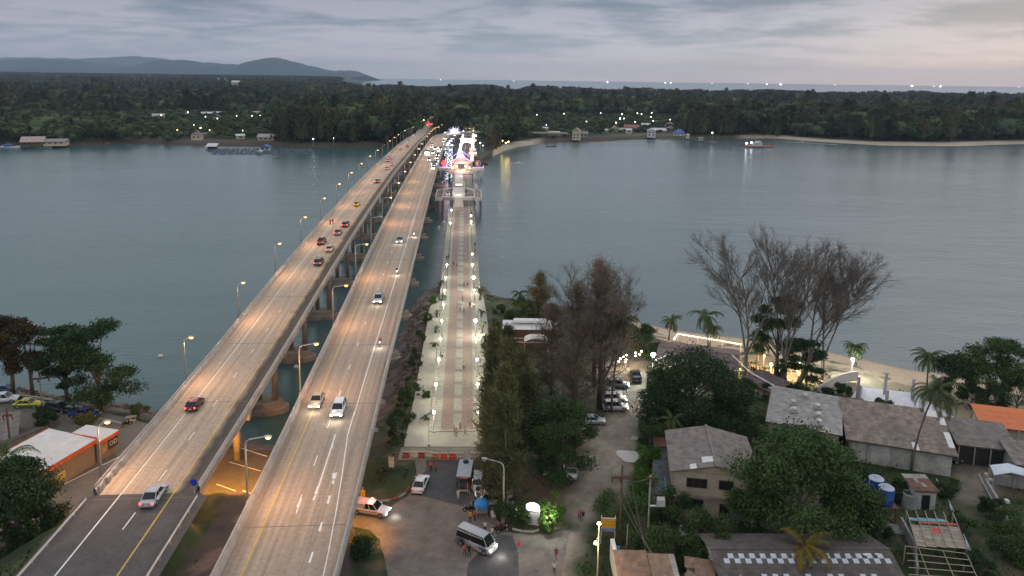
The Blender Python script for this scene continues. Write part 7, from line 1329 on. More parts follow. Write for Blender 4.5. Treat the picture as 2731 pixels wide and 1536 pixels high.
# --- palms (base x,y, crown centre y, frond radius)
for k, (x, y, cy_, r, ln, lb, mt) in enumerate([(1784, 905, 856, 3.0, (.4, 0), 'lone coconut palm on the open sand near the string lights', None), (1887, 962, 842, 4.4, (-.7, 0), 'tallest beach palm, its dense crown standing clear above the string lights', None), (1893, 925, 878, 3.0, (.3, 0), 'shorter palm half hidden behind the tallest beach palm', None), (1630, 1099, 862, 3.6, (1.6, .8), 'very tall thin palm rising between the parked white cars', None),
                          (2017, 995, 908, 3.6, (.3, 0), 'palm beside the restaurant roof under the bare casuarinas', None), (2283, 972, 926, 3.0, (-.4, 0), 'lone palm lit by the white beach floodlight', None), (2470, 1045, 952, 3.8, (-.3, 0), 'palm at the beach edge behind the leaning village palm', None), (2429, 1262, 1040, 4.8, (2.6, .2), 'tall curved palm leaning over the long weathered roof', None),
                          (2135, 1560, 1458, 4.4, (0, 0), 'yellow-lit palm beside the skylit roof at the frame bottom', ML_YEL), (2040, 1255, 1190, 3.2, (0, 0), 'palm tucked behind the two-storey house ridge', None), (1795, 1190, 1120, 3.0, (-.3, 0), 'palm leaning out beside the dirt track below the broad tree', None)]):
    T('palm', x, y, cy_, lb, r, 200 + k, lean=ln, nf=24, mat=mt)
for k, (x, y, t_) in enumerate([(1166, 845, 832), (1162, 888, 874), (1180, 800, 788), (1280, 800, 772), (1283, 845, 830), (1286, 888, 860), (1293, 912, 898), (1175, 775, 752), (1134, 1120, 1112), (1157, 925, 915)]):
    T('palm', x, y, t_, f"{ORD[k]} small potted palm on the promenade plaza, listed among the knee-high and young palms", 1.35 if k not in (3, 7) else 1.9, 230 + k, lean=(.1, 0), nf=9, group='young palms on the promenade plaza', z=3.15)

# --- undergrowth on the near land
def undergrowth():
    rs = np.random.RandomState(5); n = 150000; x = rs.uniform(-125, 120, n); y = rs.uniform(45, 205, n); z, d = land_z(x, y, True)
    keepv = (vnoise(x / 5., y / 5., 31) * .6 + vnoise(x / 1.7, y / 1.7, 32) * .4) > .47
    for poly in (DIRT, DIRT2, P([(905, 1600), (925, 1375), (1085, 1325), (1060, 1230), (1070, 1190), (1100, 1060), (1140, 820), (1172, 760), (1290, 765), (1345, 1192), (1330, 1400), (1440, 1430), (1500, 1640)]), P([(-90, 1062), (100, 1066), (330, 1112), (560, 1255), (420, 1300), (300, 1390), (160, 1384), (60, 1430), (-90, 1400)]), P([(560, 1212), (700, 1212), (950, 1240), (940, 1385), (880, 1420), (800, 1600), (540, 1640), (520, 1345)])):
        keepv &= ~inpoly(x, y, poly)
    xc = np.interp(y, CL[:, 1], CL[:, 0]); keepv &= ~((np.abs(x - xc) < 8.2) & (y < 82)); keepv &= ~inpoly(x, y, P([(2180, 1075), (2180, 1035), (2290, 1022), (2435, 1042), (2580, 1125), (2500, 1130), (2330, 1102)])); keepv &= (z > 1.4) & ~((x > 16) & (d < 20)); keepv &= ~((x < -20) & (y > 80) & (x > -75)); keepv &= ~((x > xc + 9.5) & (x < -14) & (y < 82))
    x, y, z = x[keepv], y[keepv], z[keepv]; h = (.12 + .5 * vnoise(x / 4., y / 4., 33) ** 2) * rs.rand(len(x))
    V, F = leafquads(np.stack([x, y, z + h], 1), .24, rs, .6, .2); o = mkobj('undergrowth', fastmesh('undergrowth', V, F, M('weed_leaves', (.060, .100, .028), .85, .55, .12, spec=.15, col2=(.115, .105, .040)))); tag(o, 'low weeds and creepers covering the near land', 'undergrowth', kind='stuff')
undergrowth()
# ================================================================ far bank
FS = [(-1500, 398), (-100, 394), (0, 394), (100, 396), (140, 390), (170, 383), (300, 384), (400, 385), (480, 388), (600, 390), (750, 392), (900, 393), (1000, 392), (1090, 390), (1150, 376), (1196, 372), (1206, 380), (1211, 438),
      (1258, 440), (1290, 434), (1300, 425), (1320, 414), (1345, 402), (1375, 393), (1400, 388), (1470, 380), (1610, 377), (1680, 372), (1760, 370.5), (1835, 372), (1908, 369), (2060, 368.5), (2100, 370), (2150, 375), (2219, 380), (2359, 388), (2563, 389.6), (2680, 385), (2731, 384), (3600, 378)]
FSH = sorted([(at(a, b2, 0).x, at(a, b2, 0).y) for a, b2 in FS]); FX = np.array([a for a, b2 in FSH]); FY = np.array([b2 for a, b2 in FSH])
def yshore(x): return np.interp(x, FX, FY)
def sstep(t): t = np.clip(t, 0, 1); return t * t * (3 - 2 * t)
def far_z(x, y):
    x = np.asarray(x, float); y = np.asarray(y, float); d = y - yshore(x); az = x / np.maximum(y, 1)
    bch = sstep((x - 250) / 60)
    z = np.clip(d * (.35 * (1 - bch) + .10 * bch), -3, 3.0)
    lf = sstep((-.16 - az) / .10); z = z + lf * 34 * sstep((y - 1500) / 3300) + (1 - lf) * 2 * sstep((y - 1000) / 1200) * (d > 20)
    z = z + (vnoise(x / 160., y / 160., 21) - .5) * 5 * sstep((d - 250) / 400)
    return np.where((y > 3150) & (az > -.235), -3.0, z)
def far_land():
    xs = np.unique(np.concatenate([np.linspace(-9000, -1200, 60), np.arange(-1200, 1400, 14.), np.arange(-60, 0, 1.5), np.linspace(1400, 5000, 40)])); ds = np.array([-12, -5, 0, 3, 6, 10, 16, 24, 36, 60, 100, 160, 250, 350, 480, 640, 820, 1000, 1250, 1500, 1800, 2100, 2350, 2450, 2520, 3000, 3600, 4300, 5200, 6200, 7400, 9000])
    X, D_ = np.meshgrid(xs, ds); Y = yshore(X) + D_; z = far_z(X, Y); z[0] = -3
    n1_ = vnoise(X / 9., Y / 9., 22); sand = (D_ < 22) & (X > 255); rk = (D_ < 12) & (X < 30); sd2 = (X > -16) & (X < 22) & (D_ < 26)
    c = np.stack([.022 + .02 * n1_, .030 + .02 * n1_, .014 + .01 * n1_], -1)
    ds_ = (D_ < 26); c = np.where(ds_[..., None], np.array([.07, .055, .038]) * (.7 + .6 * n1_[..., None]), c)
    c = np.where((sand | sd2)[..., None], np.array([.52, .44, .33]) * (.85 + .2 * n1_[..., None]), c); cl_ = (X > 115) & (X < 330) & (D_ < 60) & ~sand; c = np.where(cl_[..., None], np.array([.09, .085, .045]) * (.7 + .6 * n1_[..., None]), c)
    ny, nx = X.shape; i = np.arange(ny - 1)[:, None] * nx + np.arange(nx - 1)[None]; Fc = np.stack([i, i + 1, i + nx + 1, i + nx], -1).reshape(-1, 4)
    me = fastmesh('far_land', np.stack([X, Y, z], -1).reshape(-1, 3), Fc, M('far_soil', (1, 1, 1), .95, .15, .05, vattr='tint'), True)
    a = me.color_attributes.new('tint', 'FLOAT_COLOR', 'POINT'); cc = np.ones((X.size, 4), np.float32); cc[:, :3] = c.reshape(-1, 3); a.data.foreach_set('color', cc.ravel()); struct('far_land', mkobj('far_land', me))
far_land()
def far_variant(seed, kind):
    rs = np.random.RandomState(seed)
    if kind == 'b':
        cs = [(rs.normal() * .22, rs.normal() * .22, rs.uniform(.35, .82)) for i in range(9)]; q = cloud(cs, [rs.uniform(.13, .22) for _ in cs], 260, rs, .7, .75); V, F = leafquads(q, .062, rs, .7, .3)
        core = [(.30, .3), (.42, .45), (.40, .62), (.22, .82)]
    else:
        n = 300; t = rs.rand(n) ** .7; a = rs.rand(n) * 2 * PI; r = (.26 * (1.1 - t) ** .55) * np.sqrt(rs.rand(n)) * (1 + .35 * np.sin(3 * a + seed)); q = np.stack([np.cos(a) * r, np.sin(a) * r, .14 + .86 * t], 1)
        dr = np.stack([np.cos(a) * .5, np.sin(a) * .5, np.ones(n)], 1); V, F = leafquads(q, .062, rs, .42, 0, dr); core = [(.14, .15), (.20, .3), (.15, .6), (.05, .85)]
    b = MB(); b.lathe((0, 0, 0), [(r * .62 if kind == 'b' else r * .6, z) for r, z in core], 6); b.tube([(0, 0, -.05), (0, 0, .5)], .018, 4, False)
    cv = np.array(b.v); cf = np.array([f for f in b.f if len(f) == 4]); V = np.concatenate([V, cv]); F = np.concatenate([F, cf + len(V) - len(cv)])
    return fastmesh('far_tree', V, F, ML_FAR if kind == 'b' else (MATS.get('far_casuarina') or far_mat('far_casuarina', [(.052, .060, .042), (.085, .088, .054), (.120, .090, .068), (.068, .070, .046)])))
FVB = [far_variant(300 + i, 'b') for i in range(4)]; FVC = [far_variant(320 + i, 'c') for i in range(4)]
rs = np.random.RandomState(77)
def gen(d0, d1, sp_, azl, azr, absy=False):
    out = []; 
    n = int((d1 - d0) * (azr - azl) * (d0 + d1) / 2 / sp_ ** 2); y = np.sqrt(rs.rand(n) * (d1 ** 2 - d0 ** 2) + d0 ** 2); az = rs.uniform(azl, azr, n); return az * y, y
xs1, ys1 = gen(560, 1250, 8.2, -.86, .86); xs2, ys2 = gen(1250, 3120, 12.5, -.84, .84); xs3, ys3 = gen(3120, 7800, 25, -.84, -.235)
X_ = np.concatenate([xs1, xs2, xs3]); Y_ = np.concatenate([ys1, ys2, ys3]); D_ = Y_ - yshore(X_)
PXs = np.array([PX0 + FPX * (a / (b2 * cos(TH) + 59 * sin(TH))) for a, b2 in zip(X_, Y_)])
Hh = rs.uniform(17, 26, len(X_)); pc_ = np.full(len(X_), .55)
lv = (PXs > 345) & (PXs < 735) & (Y_ < 1120); rv = (PXs > 1400) & (PXs < 1830) & (Y_ < 1180); lf = (PXs < 345) & (Y_ < 950)
Hh = np.where(lv, rs.uniform(5.5, 9.5, len(X_)), Hh); Hh = np.where(rv, rs.uniform(4.5, 9, len(X_)), Hh); Hh = np.where(lf, rs.uniform(9, 17, len(X_)), Hh)
tall = (PXs > 735) & (PXs < 1130) & (Y_ < 800); Hh = np.where(tall, rs.uniform(20, 30, len(X_)), Hh); t2 = (PXs > 1830) & (PXs < 2110) & (Y_ < 900); Hh = np.where(t2, rs.uniform(24, 33, len(X_)), Hh)
cl_ = .62 + .75 * vnoise(X_ / 70., Y_ / 110., 61); Hh = np.where(Y_ > 780, Hh * cl_, Hh)
edge = (Y_ > 2100) & (PXs > 900); Hh = np.where(edge, rs.uniform(17, 27, len(X_)) * (.32 + .85 * vnoise(X_ / 75., Y_ / 300., 63)), Hh); pc_ = np.where(edge | tall | t2, .85, pc_); pc_ = np.where(lv | rv | lf, .1, pc_); Hh = np.where(Y_ > 3120, rs.uniform(16, 22, len(X_)), Hh)
thin = (PXs > 1480) & (PXs < 1960) & (Y_ > 2350)
road_c = np.interp(Y_, CL[:, 1], CL[:, 0]); onroad = (np.abs(X_ - road_c) < 13) & (Y_ < 1240)
rr_ = np.array([dseg(np.array([a]), np.array([b2]), [(p[0], p[1]) for p in CR[::4]], False)[0] if (580 < b2 < 800 and abs(a) < 120) else 99 for a, b2 in zip(X_, Y_)])
fy_ = np.interp(Y_, CF[:, 1], CF[:, 0]); onfoot = (np.abs(X_ - fy_) < 22) & (Y_ < 760)
minD = np.where((PXs > 2080), 26, 7); minD = np.where((PXs > 480) & (PXs < 740), 42, minD); minD = np.where((PXs > 1560) & (PXs < 1800), 48, minD); minD = np.where((PXs > 1290) & (PXs < 1400), 13, minD)
keep = (D_ > minD) & ~onroad & (rr_ > 13) & ~onfoot & ~(thin & (rs.rand(len(X_)) < .55)) & (far_z(X_, Y_) > 1.5)
X_, Y_, Hh, pc_, PXs, D_, lv, rv = [q[keep] for q in (X_, Y_, Hh, pc_, PXs, D_, lv, rv)]
FARH = []   # clear footprints for houses, filled first
FHOUSES = [  # px, base y, width px, wall px, roof px, roof, wall, label
 (523, 374, 28, 15, 7, 'mauve', 'cream', 'square cream two-storey house with a mauve hip roof on the far shore'), (642, 371, 22, 9, 4, 'white', 'cream', 'small cream bungalow with a white roof and two dark windows on the far shore'), (708, 375, 44, 9, 8, 'grey', 'peach', 'long peach-walled house under a grey roof, near the tall casuarinas on the far shore'),
 (548, 362, 14, 5, 3, 'grey', 'cream', 'tiny grey-roofed hut just behind the square cream house'), (571, 364, 13, 6, 3, 'brown', 'brown', 'brown open hut between the cream house and the bungalow'), (85, 387, 54, 8, 14, 'pink', 'brown', 'broad pale-roofed pier shed over the water by the moored fishing boats'), (140, 386, 62, 8, 6, 'greyb', 'cream', 'low cream wharf building with a grey roof beside the pier shed'),
 (421, 316, 30, 7, 6, 'grey', 'cream', 'grey gabled house behind the shore trees, alone between dark trees'), (496, 310, 22, 4, 4, 'white', 'grey', 'white-roofed hall in the distant village, beside red lights'), (539, 309, 42, 5, 5, 'white', 'grey', 'longest white roof in the distant village'), (577, 305, 30, 4, 3, 'white', 'cream', 'thin white roof just behind the dark gabled house'),
 (575, 321, 28, 9, 7, 'dark', 'white', 'dark gabled house with white walls in the distant village'), (634, 308, 16, 4, 4, 'red', 'cream', 'small red-roofed house in the distant village'), (680, 308, 26, 8, 3, 'grey', 'grey', 'two-storey grey building at the village edge'), (728, 303, 24, 4, 2, 'white', 'cream', 'low white roof beside the two-storey grey building'), (12, 350, 32, 5, 6, 'white', 'cream', 'white-roofed house at the frame edge above the moored boats'),
 (24, 333, 15, 3, 4, 'teal', 'cream', 'teal-roofed house behind the white-roofed one at the frame edge'), (304, 303, 16, 3, 3, 'white', 'cream', 'lonely small white roof among dark trees'), (336, 308, 14, 3, 2, 'grey', 'cream', 'small grey roof with a warm lamp beside dark trees'), (630, 226, 27, 7, 4, 'white', 'cream', 'large pale building deep in the far forest'), (384, 232, 17, 4, 4, 'white', 'grey', 'pale roof deep in the far forest near white lights'), (590, 213, 20, 2, 2, 'white', 'cream', 'faint pale roof at the forest skyline'),
 (1454, 352, 14, 10, 3, 'white', 'cream', 'narrow pale house between round dark trees on the channel shore'), (1480, 362, 31, 5, 6, 'white', 'cream', 'low white roof half sunk in shore shrubs'), (1536, 371, 22, 22, 8, 'pink', 'cream', 'tall slim two-storey house with a pinkish pointed roof on the channel shore'), (1556, 366, 24, 10, 5, 'greyb', 'grey', 'grey lean-to house joined beside the tall slim house'), (1622, 351, 14, 4, 3, 'white', 'cream', 'tiny white shed beside a bare grey tree'),
 (1642, 351, 20, 8, 7, 'pink', 'cream', 'pinkish-roofed house with a pale gable'), (1660, 350, 24, 4, 4, 'grey', 'cream', 'low grey annex between the pinkish and the red-roofed houses'), (1684, 345, 40, 4, 8, 'red', 'cream', 'wide rusty red roof behind the pale gabled cottage'), (1678, 356, 16, 9, 4, 'white', 'cream', 'pale gabled cottage before the rusty red roof'), (1737, 364, 24, 16, 6, 'white', 'white', 'brightest white two-storey house at the water edge'),
 (1762, 352, 34, 4, 6, 'white', 'cream', 'long pale sloping roof joined to the brightest white house'), (1722, 336, 24, 3, 4, 'white', 'white', 'flat white roof behind the village trees'), (1750, 329, 24, 3, 4, 'grey', 'cream', 'flat grey roof farther inland behind the flat white roof'), (1767, 330, 12, 4, 6, 'red', 'cream', 'small steep red roof in the channel village'), (1785, 337, 26, 4, 8, 'pink', 'cream', 'pinkish broad roof beside the small steep red roof'),
 (1790, 347, 26, 4, 6, 'pink', 'grey', 'lower pinkish roof behind the blue roof'), (1810, 362, 32, 7, 11, 'blue', 'white', 'bright blue hip roof at the village end'), (1825, 329, 24, 8, 6, 'red', 'white', 'white-walled house with a red roof alone up the slope'), (1834, 366, 10, 6, 3, 'white', 'white', 'tiny white kiosk beside the blue roof'), (1870, 372, 12, 4, 2, 'greyb', 'grey', 'little grey shed on the shore past the blue roof')]
RC = dict(mauve=(.22, .13, .15), white=(.62, .60, .60), grey=(.36, .34, .33), greyb=(.24, .21, .20), brown=(.14, .09, .07), pink=(.42, .31, .28), dark=(.10, .08, .08), red=(.28, .10, .08), teal=(.12, .32, .27), blue=(.10, .17, .42), cream=(.62, .52, .36), peach=(.62, .42, .30))
def far_house(px, py, w, hw, hr, rc, wc, lb):
    z = 3.0
    p = at(px, py, z)
    if p.y > 1400: z = float(far_z(p.x, p.y)); p = at(px, py, 5); z = max(3, float(far_z(p.x, p.y))); p = at(px, py, z)
    s = FPX / (p.y * cos(TH) + 59 * sin(TH)); W_ = w / s; H_ = hw / s; R_ = hr / s * .9 + .3; D2 = min(W_ * .7, 16); rz = -math.atan2(p.x, p.y) * .6 + random.uniform(-.25, .25)
    if wc == 'cream' and rc == 'mauve': rz = .05
    t = thing('house', lb, 'house', (p.x, p.y, z - 1.2), rz); zb = 1.2
    b = MB(); b.box((0, D2 / 2, (zb + H_) / 2), (W_ * .92, D2 * .92, zb + H_)); b.obj('wall', M('far_wall_' + wc, RC.get(wc, (.5, .5, .5)), .8, .12, .3), t)
    b = MB(); e = zb + H_; x = W_ / 2 + .3; y0_ = -.4; y1_ = D2 + .4
    if rc in ('mauve', 'blue') or w < 12: b.add([(-x, y0_, e), (x, y0_, e), (x, y1_, e), (-x, y1_, e), (-x * .25, D2 / 2, e + R_), (x * .25, D2 / 2, e + R_)], [(0, 1, 5, 4), (1, 2, 5), (2, 3, 4, 5), (3, 0, 4), (3, 2, 1, 0)])
    elif hr >= 6 and w < 30: b.add([(-x, y0_, e), (x, y0_, e), (0, y0_, e + R_), (-x, y1_, e), (x, y1_, e), (0, y1_, e + R_)], [(0, 1, 2), (4, 3, 5), (1, 4, 5, 2), (3, 0, 2, 5), (0, 3, 4, 1)])
    else: b.add([(-x, y0_, e), (x, y0_, e), (x, y1_, e), (-x, y1_, e), (-x, D2 * .6, e + R_), (x, D2 * .6, e + R_)], [(0, 1, 5, 4), (1, 2, 5), (2, 3, 4, 5), (3, 0, 4), (3, 2, 1, 0)])
    b.obj('roof', M('far_roof_' + rc, RC[rc], .7, .15, .4), t)
    nw = max(1, min(5, int(W_ / 4)))
    if H_ > 1.8:
        for fl in range(2 if H_ > 5.2 else 1):
            for k in range(nw):
                fx = (k + .5) / nw * W_ * .86 - W_ * .43; wz = zb + (H_ * .55 if H_ <= 5.2 else (1.5 + fl * 2.8)); b = MB(); b.box((fx, D2 * .04 - .03, wz), (W_ / nw * .38, .1, min(1.3, H_ * .4))); b.obj('window', M('far_window', (.03, .035, .04), .25, .1), t)
    FARH.append((p.x, p.y + D2 / 2, max(W_, D2) * .62 + 2.5, W_))
    return t
for h in FHOUSES: far_house(*h)
ok = np.ones(len(X_), bool)
for hx, hy, hr, hw in FARH:
    ok &= np.hypot(X_ - hx, Y_ - hy) > hr
    f = (np.abs(X_ / Y_ - hx / hy) < (hw * .5) / hy) & (Y_ < hy) & (Y_ > hy - (55 if hy < 900 else 170)); ok &= ~(f & (Y_ > hy - 14)); Hh = np.where(f, np.minimum(Hh, 4.5 if hy < 900 else 6), Hh)
X_, Y_, Hh, pc_, PXs, D_, lv, rv = [q[ok] for q in (X_, Y_, Hh, pc_, PXs, D_, lv, rv)]
Hh = np.where((rs.rand(len(X_)) < .05) & (Hh > 10) & (Y_ < 2200), Hh * 1.35, Hh); Z_ = far_z(X_, Y_) - .5; iscas = rs.rand(len(X_)) < pc_; wd = np.where(Y_ > 3120, 1.9, 1.0) * rs.uniform(.85, 1.25, len(X_)) * np.where(iscas, 1.0, 1.15)
front = np.argsort(D_ + (Y_ > 900) * 1000 + (np.abs(PXs - 1365) > 1420) * 5000)[:285]; fm = np.zeros(len(X_), bool); fm[front] = True
REG = [(-500, 215, 'behind the pier shed and moored boats'), (215, 470, 'between the pier shed and the square cream house'), (470, 745, 'around the shore houses facing the fish pens'), (745, 920, 'in the dark stand past the fish pens'), (920, 1150, 'beside the outer bridge landing'), (1150, 1330, 'beside the festival walk'), (1330, 1560, 'from the sandy spit to the tall slim house'), (1560, 1830, 'around the channel village'), (1830, 2080, 'behind the trawler'), (2080, 2420, 'along the first half of the far beach'), (2420, 3300, 'along the last half of the far beach')]
cnt_ = {}
for k in sorted(front, key=lambda i: PXs[i]):
    c = bool(iscas[k]); me = (FVC if c else FVB)[k % 4]; rg = [r_[2] for r_ in REG if r_[0] <= PXs[k] < r_[1]][0]; key = (c, rg); n_ = cnt_.get(key, 0); cnt_[key] = n_ + 1
    o = mkobj('far_casuarina' if c else 'far_broadleaf_tree', me, None, (X_[k], Y_[k], Z_[k]), rs.rand() * 6.28, (Hh[k] * wd[k], Hh[k] * wd[k], Hh[k]))
    lab = f"{ORD[n_]} {'feathery casuarina' if c else 'rounded tree'}, counted eastward, {rg}" if n_ < 59 else f"{'feathery casuarina' if c else 'rounded tree'} {rg}"
    tag(o, lab, 'tree', 'casuarinas in the front rank on the far shore' if c else 'rounded trees in the front rank on the far shore')
# the forest behind as one mass
def scatter(name, idx_, variants, label):
    me = bpy.data.meshes.new(name); n = len(idx_); me.vertices.add(n); me.vertices.foreach_set('co', np.stack([X_[idx_], Y_[idx_], Z_[idx_]], 1).astype(np.float32).ravel())
    a = me.attributes.new('scl', 'FLOAT_VECTOR', 'POINT'); a.data.foreach_set('vector', np.stack([Hh[idx_] * wd[idx_], Hh[idx_] * wd[idx_], Hh[idx_]], 1).astype(np.float32).ravel())
    a = me.attributes.new('rot', 'FLOAT_VECTOR', 'POINT'); a.data.foreach_set('vector', np.stack([np.zeros(n), np.zeros(n), rs.rand(n) * 6.28], 1).astype(np.float32).ravel())
    a = me.attributes.new('pick', 'INT', 'POINT'); a.data.foreach_set('value', rs.randint(0, len(variants), n).astype(np.int32))
    o = mkobj(name, me); lib = bpy.data.collections.new(name + '_kinds')
    for i, v in enumerate(variants): q = bpy.data.objects.new(f'{name}_kind_{i}', v); lib.objects.link(q)
    g = bpy.data.node_groups.new(name, 'GeometryNodeTree'); g.interface.new_socket('Geometry', in_out='INPUT', socket_type='NodeSocketGeometry'); g.interface.new_socket('Geometry', in_out='OUTPUT', socket_type='NodeSocketGeometry')
    gi = g.nodes.new('NodeGroupInput'); go = g.nodes.new('NodeGroupOutput'); ci = g.nodes.new('GeometryNodeCollectionInfo'); ci.inputs['Collection'].default_value = lib; ci.inputs['Separate Children'].default_value = True; ci.inputs['Reset Children'].default_value = True
    ip = g.nodes.new('GeometryNodeInstanceOnPoints'); g.links.new(gi.outputs[0], ip.inputs['Points']); g.links.new(ci.outputs[0], ip.inputs['Instance']); ip.inputs['Pick Instance'].default_value = True
    def na(nm, ty): q = g.nodes.new('GeometryNodeInputNamedAttribute'); q.data_type = ty; q.inputs[0].default_value = nm; return q.outputs[0]
    g.links.new(na('pick', 'INT'), ip.inputs['Instance Index']); g.links.new(na('scl', 'FLOAT_VECTOR'), ip.inputs['Scale'])
    er = g.nodes.new('FunctionNodeEulerToRotation'); g.links.new(na('rot', 'FLOAT_VECTOR'), er.inputs[0]); g.links.new(er.outputs[0], ip.inputs['Rotation']); g.links.new(ip.outputs[0], go.inputs[0])
    md = o.modifiers.new('scatter', 'NODES'); md.node_group = g; tag(o, label, 'forest', kind='stuff')
rest = np.where(~fm)[0]
scatter('forest', rest[~iscas[rest]], FVB, 'dark rounded tree canopy covering the far bank')
scatter('casuarina_forest', rest[iscas[rest]], FVC, 'feathery casuarina wood stretching to the sea on the far bank')
# mountains
def ridge(name, prof, dist, depth, seed, zb=-20):
    pxs = np.linspace(prof[0][0], prof[-1][0], 260); py = np.interp(pxs, [a for a, b2 in prof], [b2 for a, b2 in prof]) + (vnoise(pxs / 9., pxs * 0, seed) - .5) * 3.6 + (vnoise(pxs / 3.5, pxs * 0, seed + 1) - .5) * 1.8
    rows = np.linspace(-1, 1, 22); V = []
    for r in rows:
        env = max(0., 1 - abs(r) ** 1.6)
        for i, (a, b2) in enumerate(zip(pxs, py)):
            q = ray(a, b2); zt = CZ + q.z * dist / q.y; y = dist + r * depth; x = q.x * dist / q.y; k = .6 + .8 * vnoise(np.array([x / 420.]), np.array([y / 420. + seed]), seed)[0]
            V.append((x, y, zb + (zt - zb) * (env if r > 0 else env ** (k)) if zt > 2 else zb))
    ny, nx = len(rows), len(pxs); i = np.arange(ny - 1)[:, None] * nx + np.arange(nx - 1)[None]; F = np.stack([i, i + 1, i + nx + 1, i + nx], -1).reshape(-1, 4)
    struct(name, mkobj(name, fastmesh(name, np.array(V), F, M('hazed_hill_forest', (.030, .050, .055), .95, .3, .004), True)))  # forest green shifted to blue, distance haze partly put into the colour
ridge('distant_hills', [(-500, 165), (-200, 158), (0, 160), (42, 155), (101, 154), (159, 159), (175, 155), (228, 158), (276, 155), (330, 152), (360, 150.6), (419, 155), (470, 165), (560, 178), (700, 195), (760, 206)], 14500, 2600, 41)
ridge('hills', [(-500, 172), (-200, 170), (0, 163), (60, 158), (120, 158), (200, 163), (300, 172), (380, 178), (430, 160), (490, 160), (530, 166), (583, 168.6), (657, 175), (684, 165), (716, 154), (742, 154), (795, 167), (843, 180), (896, 190), (928, 187), (954, 193), (973, 204)], 9800, 1500, 43)
# little lights inland
FL = [(51, 315, 1), (60, 341, 1), (13, 316, 0), (126, 305, 0), (160, 300, 0), (194, 289, 3), (338, 308, 2), (430, 307, 2), (501, 299, 1), (516, 305, 1), (548, 311, 1), (580, 316, 1), (517, 333, 0), (535, 341, 4), (559, 347, 1), (473, 347, 5), (631, 309, 1), (659, 303, 1), (672, 309, 1), (694, 308, 1), (647, 348, 1), (352, 216, 3), (370, 219, 3), (388, 218, 3), (416, 222, 1), (458, 222, 3), (472, 223, 3), (492, 218, 0), (527, 225, 3), (536, 224, 3), (549, 225, 5), (653, 227, 3), (742, 230, 3), (660, 233, 1), (752, 253, 0), (787, 255, 0), (808, 256, 0), (847, 258, 0), (868, 260, 0), (762, 292, 0), (765, 298, 0), (852, 296, 0), (965, 358, 3), (835, 370, 3), (890, 368, 0), (1130, 190 + 130, 2),
      (1416, 306, 1), (1432, 306, 1), (1504, 303, 1), (1388, 313, 5), (1457, 333, 1), (1409, 326, 3), (1564, 324, 1), (1602, 301, 1), (1643, 327, 5), (1654, 316, 3), (1664, 316, 1), (1659, 304, 1), (1700, 302, 1), (1711, 304, 1), (1738, 301, 1), (1737, 312, 3), (1694, 325, 1), (1742, 322, 1), (1787, 319, 1), (1808, 338, 2), (1959, 300, 0), (1981, 285, 2), (1978, 293, 2), (1984, 293, 2), (1900, 354, 3), (2115, 306, 1), (2364, 342, 1), (2405, 336, 1), (2528, 330, 1), (1586, 253, 0), (1610, 254, 0), (1349, 381, 5), (1340, 375, 5), (1356, 378, 4), (1281, 381, 3), (1288, 388, 1), (1210, 343, 1), (1940, 291, 0), (174, 190, 3), (240, 195, 3), (300, 195, 3), (330, 195, 3), (90, 196, 0)]
LCOL = [(1, 1, 1), (1, .93, .75), (1, .72, .5), (.9, .95, 1), (1, .5, .15), (1, .78, .2)]; gm = {}; FL.sort(); lc_ = {}
for k, (a, b2, c) in enumerate(FL):
    h = 5.0; z = 3.0; p = at(a, b2, z + h)
    for _ in range(8): z = max(3.0, float(far_z(p.x, p.y))); p = at(a, b2, z + h * (2.2 if p.y > 1100 else 1.3))
    hh = p.z - z; rad = p.y / FPX * (1.5, 1.9, 1.9, 2.4, 2.6, 2.1)[c]; big = c == 3 and a in (194, 965, 1409, 1654)
    key = (round(hh, 0), c, round(rad, 1)); 
    cn_ = ('white', 'warm white', 'pinkish', 'bright white', 'orange', 'yellow')[c]; zn = 'of the village opposite the fish pens' if a < 760 and b2 > 270 else ('deep in the forest below the hills' if a < 920 and b2 < 270 else ('near the bridge landings' if a < 1360 else 'of the channel village and beach forest')); n_ = lc_.get((cn_, zn), 0); lc_[(cn_, zn)] = n_ + 1
    r = tag(mkobj('yard_lamp', None, None, (p.x, p.y, z)), f"{ORD[n_]} tiny {cn_} lamp, counted eastward, {zn}", 'lamp', 'tiny lamps on the far bank')
    if key not in gm:
        b = MB(); b.tube([(0, 0, 0), (0, 0, hh)], .12, 4); b.m = 1; rd = rad * .62; b.lathe((0, 0, hh), [(0, -rd), (rd * .8, -rd * .6), (rd, 0), (rd * .8, rd * .6), (0, rd)], 8); gm[key] = b
        gm[key] = b.mesh('lamp', [M_STEEL, M(f'lit_lamp_{c}', LCOL[c], emit=(5, 6, 6, 12, 16, 10)[c], ecol=LCOL[c])])
    r.data = None; mkobj('lamp_on_pole', gm[key], r)
    if c in (4, 5) or big: plight('lamp_light', (0, -2, hh - .5), 350 if c in (4, 5) else 500, LCOL[c], .6, r)
